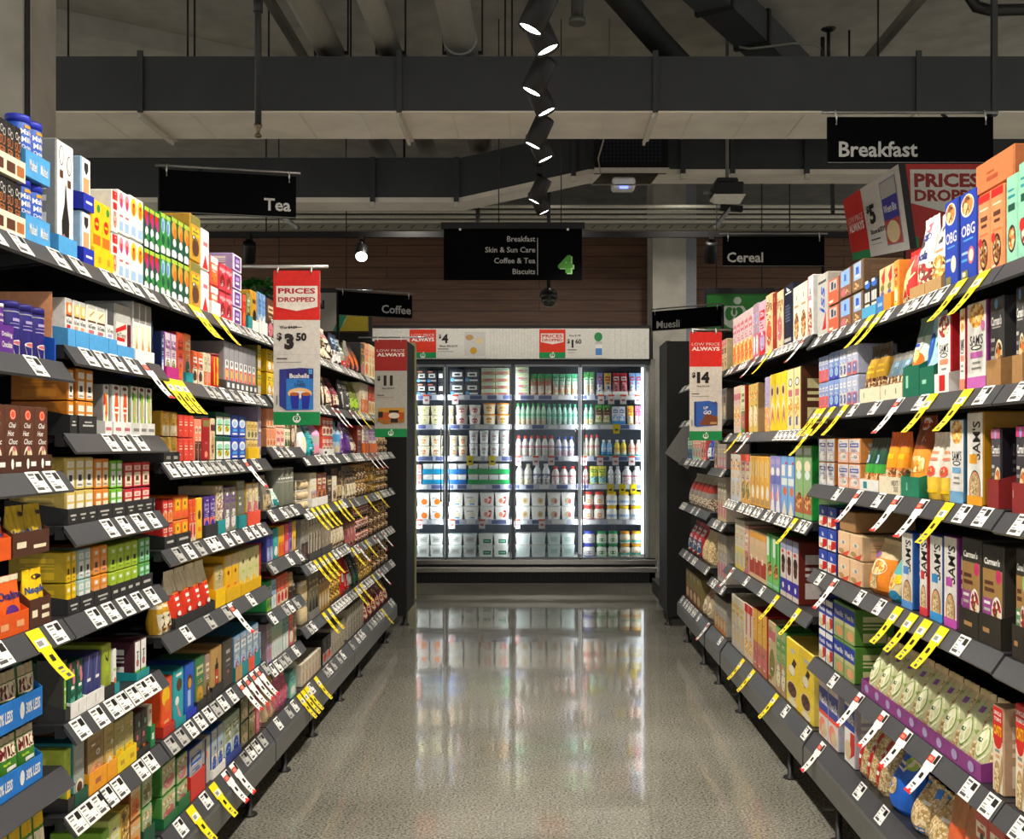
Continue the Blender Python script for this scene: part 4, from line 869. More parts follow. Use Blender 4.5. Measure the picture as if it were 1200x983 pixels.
  (354, 363, 2, 3, 561, 'jar', 'coffee_jar', 'small cream coffee jar', 'plain ptan', dict(lid='white')),
  (364, 371, 1, 1, 553, 'box', 'coffee_box', 'tall cream coffee box', 'half cream lilac white tan', dict(tray=tray('white', .04))),
  (371.5, 382.5, 2, 1, 553, 'box', 'coffee_box', 'chestnut coffee box', 'half a04a1c d88a3c cream brown', dict(tray=tray('white', .04))),
  (383, 389, 1, 1, 556, 'box', 'coffee_box', 'dark chocolate coloured box', 'half dbrown brown sand dark', {}),
  (389.5, 394.5, 1, 1, 557, 'box', 'coffee_box', 'ivory coffee box', 'half cream ptan white brown', {}),
  (395, 402, 2, 1, 548, 'bag', 'coffee_bag', 'brown paper coffee bag', 'half 5c4634 sand brown dark', {}),
  (402.5, 407, 1, 1, 551, 'bag', 'coffee_bag', 'tan coffee bag', 'half a08a66 cream brown sand', {}),
 ],
 (5, 3): [
  (407.5, 418, 3, 1, 545, 'bag', 'coffee_bag', 'grey brown coffee bag', 'half 7c6a54 cream dark sand', {}),
  (419, 430, 3, 2, 543, 'jar', 'coffee_jar', 'amber coffee jar', 'plain jar', dict(lid='tan')),
  (430.5, 441, 2, 3, 541, 'jar', 'coffee_jar', 'gold labelled coffee jar', 'plain gold2', dict(lid='sand')),
  (441.5, 456, 3, 3, 548, 'jar', 'coffee_jar', 'brown labelled coffee jar', 'plain jar', dict(lid='gold')),
 ],
 (1, 4): [
  (76, 90, 2, 2, 644, 'box', 'coffee_sachet_box', 'golden coffee sachet box', 'win d8b414 yellow char white', dict(side='b09410', tray=tray('char', .036, r_(.2, .5, .8, .62, 'lgrey'), r_(.3, .25, .7, .35, 'lgrey')))),
  (90.3, 107, 2, 2, 641, 'box', 'coffee_sachet_box', 'duck egg coffee sachet box', 'win a8c4bc white char pale', dict(tray=tray('char', .036, r_(.2, .5, .8, .62, 'lgrey'), r_(.3, .25, .7, .35, 'lgrey')))),
  (107.3, 126.5, 2, 2, 637, 'box', 'coffee_sachet_box', 'tangerine coffee sachet box', 'win e08c24 peach brown white', dict(tray=tray('char', .036, r_(.2, .5, .8, .62, 'lgrey'), r_(.3, .25, .7, .35, 'lgrey')))),
  (127.3, 162, 4, 2, 634, 'box', 'coffee_sachet_box', 'lime coffee sachet box', 'win a0b830 lime char milk', dict(tray=tray('char', .036, *[r_(.06 + .25 * i, .4, .2 + .25 * i, .6, 'lgrey') for i in range(4)]))),
  (162.3, 176, 2, 2, 628, 'box', 'coffee_sachet_box', 'mid green coffee sachet box', 'win 5aa04c mint char milk', dict(tray=tray('char', .036, r_(.2, .4, .8, .6, 'lgrey')))),
  (177, 186.5, 1, 1, 693, 'bag', 'tea_bag_pouch', 'tan yellow tea pouch', 'half d8a838 gold ptan brown', {}),
 ],
 (2, 4): [
  (189, 202, 2, 1, 690, 'bag', 'tea_bag_pouch', 'mustard tea pouch', 'half e0ac30 cream gold brown', dict(cut=[(.62, 'cream')])),
  (203, 249.5, 4, 1, 662, 'bag', 'tea_bag_pouch', 'red tea pouch with cream top', 'plain d83820', dict(cut=[(.6, 'cream')], els=[r_(.25, .46, .75, .52, 'white'), r_(.3, .36, .7, .4, 'white'), e_(.5, .22, .2, .06, 'dred'), e_(.5, .23, .16, .045, 'white'), r_(.2, .58, .8, .62, 'orange')], tray=tray('char', .03))),
  (250.5, 262, 1, 1, 661, 'box', 'tea_box', 'olive topped tea box', 'half b8ac70 sand ptan rose', dict(tray=tray('yellow', .06), side='gold')),
  (263, 280, 2, 1, 648, 'box', 'tea_box', 'yellow tea box with red heart', 'plain e8b420', dict(els=[r_(0, .75, 1, 1, 'ptan'), e_(.5, .62, .15, .05, 'dred'), r_(.3, .3, .7, .36, 'orange')], tray=tray('e0b018', .045))),
  (280.5, 304, 3, 1, 641, 'box', 'tea_box', 'pale green tea box', 'plain d0cc90', dict(els=[('p', [(0, 0), (1, 0), (1, .12), (0, .4)], 'yellow'), e_(.5, .75, .15, .05, 'brown'), r_(.3, .5, .7, .55, 'lime')], tray=tray('e0b018', .04))),
  (304.5, 311.5, 2, 1, 635, 'box', 'tea_box', 'poppy red tea box', 'half d82838 rose lredp dred', {}),
 ],
 (3, 4): [
  (312.5, 320, 2, 1, 620, 'box', 'tea_box', 'indigo tea box', 'half 38408c lilac royal pblue', {}),
  (320.5, 326, 1, 1, 618, 'box', 'tea_box', 'turquoise tea box', 'half 30a8a0 teal aqua white', {}),
  (326.5, 333, 2, 1, 615, 'box', 'tea_box', 'amber yellow tea box', 'half f0b020 orange yellow lredp', {}),
  (333.5, 338.5, 1, 1, 613, 'box', 'tea_box', 'cherry pink tea box', 'half d83050 rose lredp pink', {}),
  (339, 342.5, 1, 1, 611, 'box', 'tea_box', 'plum coloured tea box', 'half 904a94 lilac magenta purple', {}),
  (343, 347, 1, 1, 610, 'box', 'tea_box', 'lemon tea box', 'half e8c828 gold yellow ptan', {}),
  (347.5, 353.5, 2, 1, 612, 'box', 'tea_box', 'brown and black tea box', 'half dbrown sand brown dark', {}),
 ],
 (4, 4): [
  (353, 361, 2, 1, 606, 'box', 'coffee_box', 'grey and black coffee box', 'half 9c9890 dark lgrey brown', {}),
  (361.5, 375, 4, 1, 600, 'box', 'coffee_box', 'cream and brown coffee box', 'str c8c0b0 brown dark cream', dict(tray=tray('dgrey', .035))),
  (375.5, 388, 3, 1, 596, 'box', 'coffee_box', 'maroon edged coffee box', 'str b8b0a0 maroon sand dark', dict(tray=tray('dgrey', .035))),
  (388.5, 407, 4, 1, 590, 'bag', 'coffee_bag', 'dark tan coffee bag', 'half 7a5a40 cream dark sand', {}),
 ],
 (5, 4): [
  (407.5, 418, 3, 1, 585, 'bag', 'coffee_bag', 'mottled brown coffee bag', 'half 6c4c38 rose dark sand', {}),
  (418.5, 433, 4, 3, 588, 'jar', 'coffee_jar', 'red labelled coffee jar', 'plain red2', dict(lid='char')),
  (433.5, 456, 5, 3, 590, 'jar', 'coffee_jar', 'copper labelled coffee jar', 'plain jar', dict(lid='tan')),
 ],
 (0, 4): [
  (-22, 46, 3, 1, 862, 'bag', 'malt_powder_bag', 'lower green malt powder bag', 'plain 3f7f2a', dict(d=.028, els=[r_(0, .62, 1, .86, 'cream'), T('MILO', .5, .73, .2, '6a1420', b=.04, fit=1, w=.92, sh=.15), r_(0, .88, 1, 1, 'b8a888'), r_(.2, .42, .8, .48, 'white'), r_(.55, .25, .9, .36, 'white'), r_(.1, .52, .5, .56, 'lime')], tray=tray('1c78d0', .052, *[q for i in range(2) for q in (e_(.12 + .5 * i, .5, .04, .3, 'white'), T('30% LESS', .32 + .5 * i, .5, .42, 'white', w=.26, b=.03))]), tname='blue')),
  (-22, 46, 3, 1, 786, 'bag', 'malt_powder_bag', 'upper green malt powder bag', 'plain 35602a', dict(d=.028, lift=.135, els=[r_(0, .5, 1, .8, 'cream'), T('MILO', .5, .65, .24, '6a1420', b=.04, fit=1, w=.92, sh=.15), r_(0, .82, 1, 1, 'b8a888'), r_(.3, .34, .8, .42, 'white')], tray=tray('1c78d0', .06, *[q for i in range(2) for q in (e_(.12 + .5 * i, .5, .04, .3, 'white'), T('30% LESS', .32 + .5 * i, .5, .4, 'white', w=.26, b=.03))]), tname='blue')),
 ],
 (1, 5): [
  (72, 79, 1, 1, 772, 'box', 'tea_box', 'black box with green label', 'plain 3a3834', dict(d=.06, els=[r_(.15, .12, .85, .72, 'dark'), r_(.2, .16, .8, .68, '78b428'), r_(.42, .28, .58, .42, 'white'), r_(.3, .5, .7, .54, 'white')], tray=tray('char', .03))),
  (79.5, 98, 2, 1, 772, 'box', 'tea_box', 'green floral tea box', 'flower 14523c e07888 1d7a5c 50a890', dict(els=[r_(.25, .5, .75, .56, 'white')], tray=tray('white', .036, r_(.48, .2, .5, .8, 'grey')))),
  (98.3, 119, 2, 1, 764, 'box', 'tea_box', 'indigo blue tea box', 'plain 3a4078', dict(els=[('p', [(.5, 1), (.6, 1), (.35, .55), (.3, .55)], 'lilac'), r_(.25, .5, .75, .56, 'white'), ('p', [(.3, .3), (.5, .5), (.7, .2), (.5, .1)], '28306a')], tray=tray('white', .036, r_(.48, .2, .5, .8, 'grey')))),
  (120, 131, 1, 1, 753, 'box', 'tea_box', 'lime box with black bird', 'plain a0b038', dict(els=[('p', [(.2, .85), (.5, .72), (.85, .98), (.6, .66), (.25, .74)], 'black'), r_(.3, .5, .7, .6, 'lime'), r_(.2, .2, .8, .4, '8c9c30')], tray=tray('char', .03))),
  (131.3, 137, 1, 1, 759, 'box', 'tea_box', 'slim white and orange box', 'plain white', dict(els=[e_(.6, .25, .35, .1, 'orange'), r_(.2, .5, .8, .56, 'lime')], tray=tray('teal', .025))),
  (157, 172, 2, 1, 748, 'box', 'tea_box', 'white box with green base', 'plain white', dict(d=.14, side='4a2430', els=[e_(.5, .42, .25, .1, 'brown'), e_(.5, .42, .18, .07, 'rose'), r_(0, 0, 1, .22, '5cb030'), r_(.3, .7, .7, .74, 'dark'), e_(.5, .6, .1, .1, 'dgreen')], tray=tray('teal', .02))),
 ],
 (2, 5): [
  (188.5, 202, 1, 1, 793, 'box', 'tea_box', 'flame orange tea box', 'plain e8501c', dict(els=[e_(.4, .7, .4, .18, 'yellow'), e_(.55, .5, .3, .12, 'orange'), r_(.2, .2, .7, .26, 'peach')], tray=tray('b83020', .03))),
  (203, 215.5, 1, 1, 782, 'box', 'tea_box', 'aqua tea box with pink flamingo', 'plain 2aa4ac', dict(els=[e_(.55, .72, .3, .12, 'brown'), ('p', [(.1, .5), (.4, .35), (.8, .1), (.5, .15)], 'pink'), r_(.2, .88, .8, .93, 'white'), e_(.3, .45, .2, .08, 'white')], tray=tray('teal', .02))),
  (216.3, 228, 1, 1, 775, 'box', 'tea_box', 'cobalt blue tea box', 'plain 2858c0', dict(els=[e_(.5, .65, .3, .14, 'brown'), e_(.5, .62, .2, .1, 'gold'), r_(.25, .2, .6, .5, 'pblue')], tray=tray('royal', .02))),
  (228.5, 239.5, 1, 1, 768, 'box', 'tea_box', 'forest green tea box', 'half 3a7a4c olive d0c890 gold', dict(tray=tray('char', .03))),
  (240, 246, 1, 1, 766, 'box', 'tea_box', 'dusky pink tea box', 'half a08478 olive cream brown', dict(tray=tray('char', .03))),
  (246.5, 260, 1, 1, 757, 'box', 'tea_box', 'kraft box with red bottle', 'plain b89458', dict(els=[r_(.38, .2, .7, .66, 'dark'), r_(.42, .24, .66, .55, 'd84030'), r_(.48, .66, .6, .78, 'dark'), r_(.45, .35, .63, .4, 'cream')], tray=tray('char', .04))),
  (261, 273, 1, 1, 748, 'box', 'tea_box', 'charcoal tea box', 'plain 4c463f', dict(els=[r_(.3, .72, .7, .8, 'lgrey'), r_(.4, .3, .6, .36, 'rose'), r_(.3, .55, .7, .6, 'lgrey'), r_(.3, .45, .7, .48, 'grey')])),
  (273.5, 303, 4, 1, 737, 'box', 'tea_box', 'pale blue grey tea box', 'half 94a4b4 pblue milk rose', dict(side='3a78a8', tray=tray('teal', .05, r_(0, 0, .25, 1, 'tan'), r_(.5, 0, .75, 1, 'lredp')))),
  (303.5, 311.5, 2, 1, 738, 'box', 'tea_box', 'blue capped tea box', 'half 8ca0b0 blue pblue white', {}),
 ],
 (3, 5): [
  (312.5, 318, 2, 1, 680, 'box', 'tea_box', 'leaf green tea box', 'half 2f9a4c lime milk dgreen', {}),
  (318.5, 324, 1, 1, 678, 'box', 'tea_box', 'ice blue tea box', 'half a0bcd0 white sky pale', {}),
  (324.5, 337, 3, 1, 672, 'box', 'tea_box', 'burnt orange tea box', 'half d85a38 cream salmon red', {}),
  (337.5, 343, 1, 1, 670, 'box', 'tea_box', 'toffee coloured tea box', 'half b08850 brown ptan dark', {}),
  (343.5, 353, 2, 1, 672, 'bag', 'tea_bag_pouch', 'slate grey tea pouch', 'half 6a6a64 dark lgrey brown', {}),
 ],
 (4, 5): [
  (354, 361, 3, 2, 680, 'jar', 'spice_jar', 'cream spice jar', 'plain ptan', dict(lid='cream')),
  (361.5, 373, 3, 1, 670, 'box', 'coffee_box', 'olive grey coffee box', 'half 726c58 8a8470 sand dark', dict(tray=tray('grey', .04))),
  (373.5, 386, 4, 1, 664, 'box', 'coffee_box', 'bronze coffee box', 'half 8a6a3c gold brown cream', {}),
  (386.5, 400, 4, 3, 662, 'jar', 'coffee_jar', 'bronze coffee jar', 'plain gold2', dict(lid='gold')),
  (400.5, 407, 1, 1, 642, 'bag', 'coffee_bag', 'bright red coffee bag', 'plain c01c20', dict(els=[r_(.2, .3, .8, .5, 'lgrey')])),
 ],
 (5, 5): [
  (408, 413, 1, 1, 648, 'bag', 'coffee_bag', 'red bag with grey panel', 'half c01c20 lgrey dred dark', {}),
  (413.5, 422, 2, 1, 650, 'bag', 'coffee_bag', 'black green coffee bag', 'half 283428 dgreen dark brown', {}),
  (422.5, 437, 4, 3, 632, 'jar', 'coffee_jar', 'light gold coffee jar', 'plain gold2', dict(lid='tan')),
  (437.5, 456, 4, 3, 625, 'jar', 'coffee_jar', 'walnut coffee jar', 'plain jar', dict(lid='gold')),
 ],
 (0, 5): [
  (-10, 70, 5, 1, 948, 'bag', 'malt_powder_bag', 'yellow and green refill bag', 'plain 4a8a2c', dict(els=[r_(0, .8, 1, 1, 'd8b020'), r_(0, .7, 1, .78, 'cream')])),
 ],
 (1, 6): [
  (76, 84, 1, 1, 876, 'box', 'tea_box', 'chartreuse tea box', 'half a8b840 olive lime yellow', dict(tray=tray('char', .03))),
  (84.5, 100, 1, 1, 866, 'box', 'tea_box', 'teal edged cocoa box', 'plain 98a098', dict(side='2a7a7c', els=[e_(.55, .26, .34, .12, 'cream'), e_(.55, .24, .26, .09, 'brown'), r_(.15, .62, .8, .7, 'lgrey'), r_(.15, .5, .7, .54, 'lgrey')], tray=tray('dgreen', .03))),
  (101, 122, 1, 1, 852, 'box', 'tea_box', 'brown window tea box', 'half a08450 b89868 8a7048 peach', dict(side='6a4a20', tray=tray('f0a020', .05, r_(.35, .35, .65, .6, 'copper')))),
  (122.5, 134, 1, 1, 846, 'box', 'tea_box', 'honey window tea box', 'half b8a060 d8b050 a08848 cream', dict(tray=tray('f0a020', .045))),
  (134.5, 157, 2, 1, 838, 'box', 'tea_box', 'lemon window tea box', 'half b0a468 e0c838 a89858 yellow', dict(tray=tray('f0d020', .045, r_(.15, .35, .35, .6, 'gold'), r_(.65, .35, .85, .6, 'gold')))),
  (157.5, 173, 2, 1, 832, 'box', 'tea_box', 'black grid patterned tea box', 'plain 3c3630', dict(els=[r_(.0, .28, 1, .3, '5c564c'), r_(0, .58, 1, .6, '5c564c'), r_(.2, .38, .5, .5, 'rose'), r_(.5, .68, .8, .8, 'mint'), r_(.2, .1, .6, .2, 'orange')], tray=tray('char', .02))),
  (173.5, 186, 1, 1, 822, 'box', 'tea_box', 'cream tea box with green foot', 'plain d8d0b4', dict(els=[e_(.55, .3, .25, .12, 'brown'), r_(.2, .8, .8, .9, 'rose')], tray=tray('1d8048', .06, r_(.25, .35, .75, .65, 'milk')))),
 ],
 (1, 7): [
  (120, 128, 1, 1, 972, 'box', 'tea_box', 'grass green tea box', 'half 8cc040 lime ptan green', {}),
  (128.3, 141, 1, 1, 956, 'box', 'tea_box', 'pale lime tea box', 'half d0d878 lime cream green', {}),
  (141.3, 152, 1, 1, 945, 'box', 'tea_box', 'honeycomb print tea box', 'plain gold2', dict(side='e0c050')),
  (152.3, 165, 1, 2, 915, 'box', 'tea_box', 'amber print tea box', 'mix d8a868 ptan orange cream', dict(side='8a4c14')),
  (165.5, 186, 1, 2, 893, 'box', 'tea_box', 'sage and floral tea box', 'mix a8b490 tea olive cream', dict(side='4c8a3c', tray=tray('dgreen', .05))),
 ],
 (2, 6): [
  (189, 206, 1, 2, 890, 'box', 'tea_box', 'meadow print tea box', 'mix b8b890 tea rose lime', dict(side='4c8a3c', tray=tray('1d6a3c', .03))),
  (206.5, 220, 1, 2, 882, 'box', 'tea_box', 'orchard print tea box', 'mix b0b488 speck rose lime', dict(side='3c7a34', tray=tray('1d6a3c', .04))),
  (221, 238, 1, 1, 872, 'box', 'tea_box', 'white tea box with blue spine', 'half b0b0ac lgrey blue white', dict(side='2c4890', tray=tray('d03028', .075))),
  (239, 246.5, 1, 1, 862, 'box', 'tea_box', 'white tea box with orange spot', 'plain lgrey', dict(els=[e_(.3, .65, .25, .08, 'orange'), r_(0, 0, .3, 1, 'navy')])),
  (247, 262, 2, 1, 850, 'box', 'tea_box', 'white and sky tea box', 'half b0b4ac cream pblue blue', dict(side='3058a0', tray=tray('white', .03))),
  (262.5, 281, 2, 1, 836, 'box', 'tea_box', 'misty green tea box', 'half a8b8a0 milk olive blue', dict(tray=tray('34489c', .03))),
  (282, 291, 1, 2, 815, 'box', 'tea_box', 'brown green print tea box', 'mix 8c8460 olive sand dgreen', dict(side='2c2a1c')),
  (291.5, 299, 1, 2, 803, 'box', 'tea_box', 'khaki print tea box', 'mix 98906a tea olive brown', dict(side='2c2a1c')),
  (299.5, 304, 1, 1, 800, 'box', 'tea_box', 'raspberry tea box', 'half b8284c rose dred pink', {}),
  (304.5, 311.5, 1, 1, 795, 'bag', 'tea_bag_pouch', 'cream leaf print pouch', 'mix d0b8a0 rose tea pink', {}),
 ],
 (3, 6): [
  (312.5, 318, 2, 1, 729, 'box', 'tea_box', 'pinkish grey tea box', 'half 98888c lilac lgrey rose', {}),
  (318.5, 331, 4, 1, 722, 'box', 'tea_box', 'mint white tea box', 'half b8c8b0 white mint pale', {}),
  (331.5, 338, 2, 1, 716, 'box', 'tea_box', 'pale teal tea box', 'half 98b8b4 milk teal white', {}),
  (338.5, 344, 1, 1, 714, 'box', 'tea_box', 'coral pink tea box', 'half d87068 rose salmon cream', {}),
  (344.5, 353.5, 2, 1, 712, 'box', 'tea_box', 'mushroom grey tea box', 'half 8c8478 sand lgrey brown', {}),
 ],
 (3, 7): [
  (312.5, 324, 2, 1, 785, 'bag', 'tea_bag_pouch', 'autumn leaf print pouch', 'mix c8b088 tea rose orange', {}),
  (325, 338.5, 2, 1, 775, 'bag', 'tea_bag_pouch', 'dusty pink tea pouch', 'half b86a88 rose pink magenta', {}),
  (340, 346.5, 1, 1, 785, 'box', 'tea_box', 'sea green tea box', 'half 6ab4a4 mint teal white', {}),
  (347, 353, 2, 1, 772, 'box', 'tea_box', 'ivory striped tea box', 'str d0ccbc grey sand lilac', {}),
 ],
 (4, 6): [
  (353.5, 376, 6, 1, 768, 'box', 'coffee_box', 'ivory coffee pod box', 'str d4ccb8 peach grey sand', {}),
  (378, 388, 2, 1, 745, 'box', 'coffee_box', 'black coffee machine box', 'half 26231f lgrey dark lredp', {}),
  (388.5, 407, 5, 1, 728, 'box', 'coffee_box', 'greige coffee box', 'str a8a294 mixp grey2 sand', {}),
 ],
 (5, 6): [
  (407.5, 426, 6, 1, 706, 'box', 'coffee_box', 'silver grey coffee box', 'str b0ac9c grey2 dark sand', {}),
  (427, 455, 6, 1, 688, 'bag', 'coffee_bag', 'red and cream coffee bag', 'mix 98201c red2 cream dark', {}),
 ],
}
WB = lambda c='white': [r_(0, .5, 1, .82, '2038a0'), T('Weet-Bix', .5, .66, .14, 'white', fit=1, w=.9, b=.03), ('p', [(.5, .08), (1, .2), (1, .48), (.6, .48)], 'red'), e_(.35, .2, .3, .14, 'ptan')]
SAM = lambda c: [e_(.5, .85, .44, .17, 'white'), e_(.5, .86, .4, .15, 'flakes'), T("SAM'S", .5, .57, .12, 'dark', fit=1, w=.7), e_(.5, .48, .3, .03, 'dark'), e_(.5, .48, .22, .018, 'white'), r_(.18, .36, .82, .43, c), r_(.3, .29, .7, .315, 'grey'), r_(.25, .23, .75, .25, 'grey'), r_(0, 0, 1, .14, c)]
CARM = lambda c, band: [T("Carman's", .5, .74, .11, 'white', fit=1, w=.86, b=.03, sh=.1), r_(.15, .655, .85, .67, 'lgrey'), e_(.72, .28, .36, .24, 'cream'), e_(.72, .28, .31, .205, 'nut'), e_(.5, .93, .14, .06, band), r_(.08, .1, .36, .14, 'grey'), r_(.08, .2, .36, .24, c), r_(.08, .3, .36, .34, c), r_(.08, .4, .36, .44, 'grey'), r_(.08, .5, .4, .54, 'lgrey')]
SAMB = lambda c: [T("SAM'S", .6, .70, .2, 'dark', rot=1, b=.02, w=.42), r_(.15, .45, .65, .55, c), e_(.5, .18, .38, .2, 'dark'), e_(.5, .18, .35, .185, 'peach'), e_(.5, .19, .28, .15, 'oats'), r_(0, 0, 1, .1, c)]
CARB = lambda c, dot: [r_(0, .76, 1, 1, '2e2c26'), r_(0, .12, 1, .76, 'a07c48'), T("Carman's", .48, .84, .07, 'white', fit=1, w=.8, b=.03, sh=.1), e_(.82, .7, .14, .07, dot), r_(.1, .6, .55, .64, 'brown'), r_(.1, .53, .6, .57, 'brown'), r_(0, .18, .5, .46, c), r_(.08, .4, .4, .43, 'white'), r_(.08, .33, .4, .36, 'lgrey'), e_(.74, .3, .27, .2, 'white'), e_(.74, .3, .24, .17, 'berry')]
OATS_ = [r_(0, .62, 1, 1, 'd02820'), e_(.5, .62, .42, .1, 'd02820'), T('UNCLE', .5, .93, .045, 'white', b=.03), T('TOBYS', .5, .86, .045, 'white', b=.03), T('OATS', .5, .73, .12, 'yellow', fit=1, w=.8, b=.03), r_(.25, .48, .7, .51, 'grey'), r_(.3, .42, .7, .45, 'peach'), e_(.45, .18, .32, .2, 'tan'), e_(.45, .18, .26, .16, 'oats'), ('p', [(.85, .1), (1, .3), (.95, .5), (.8, .3)], 'tan')]
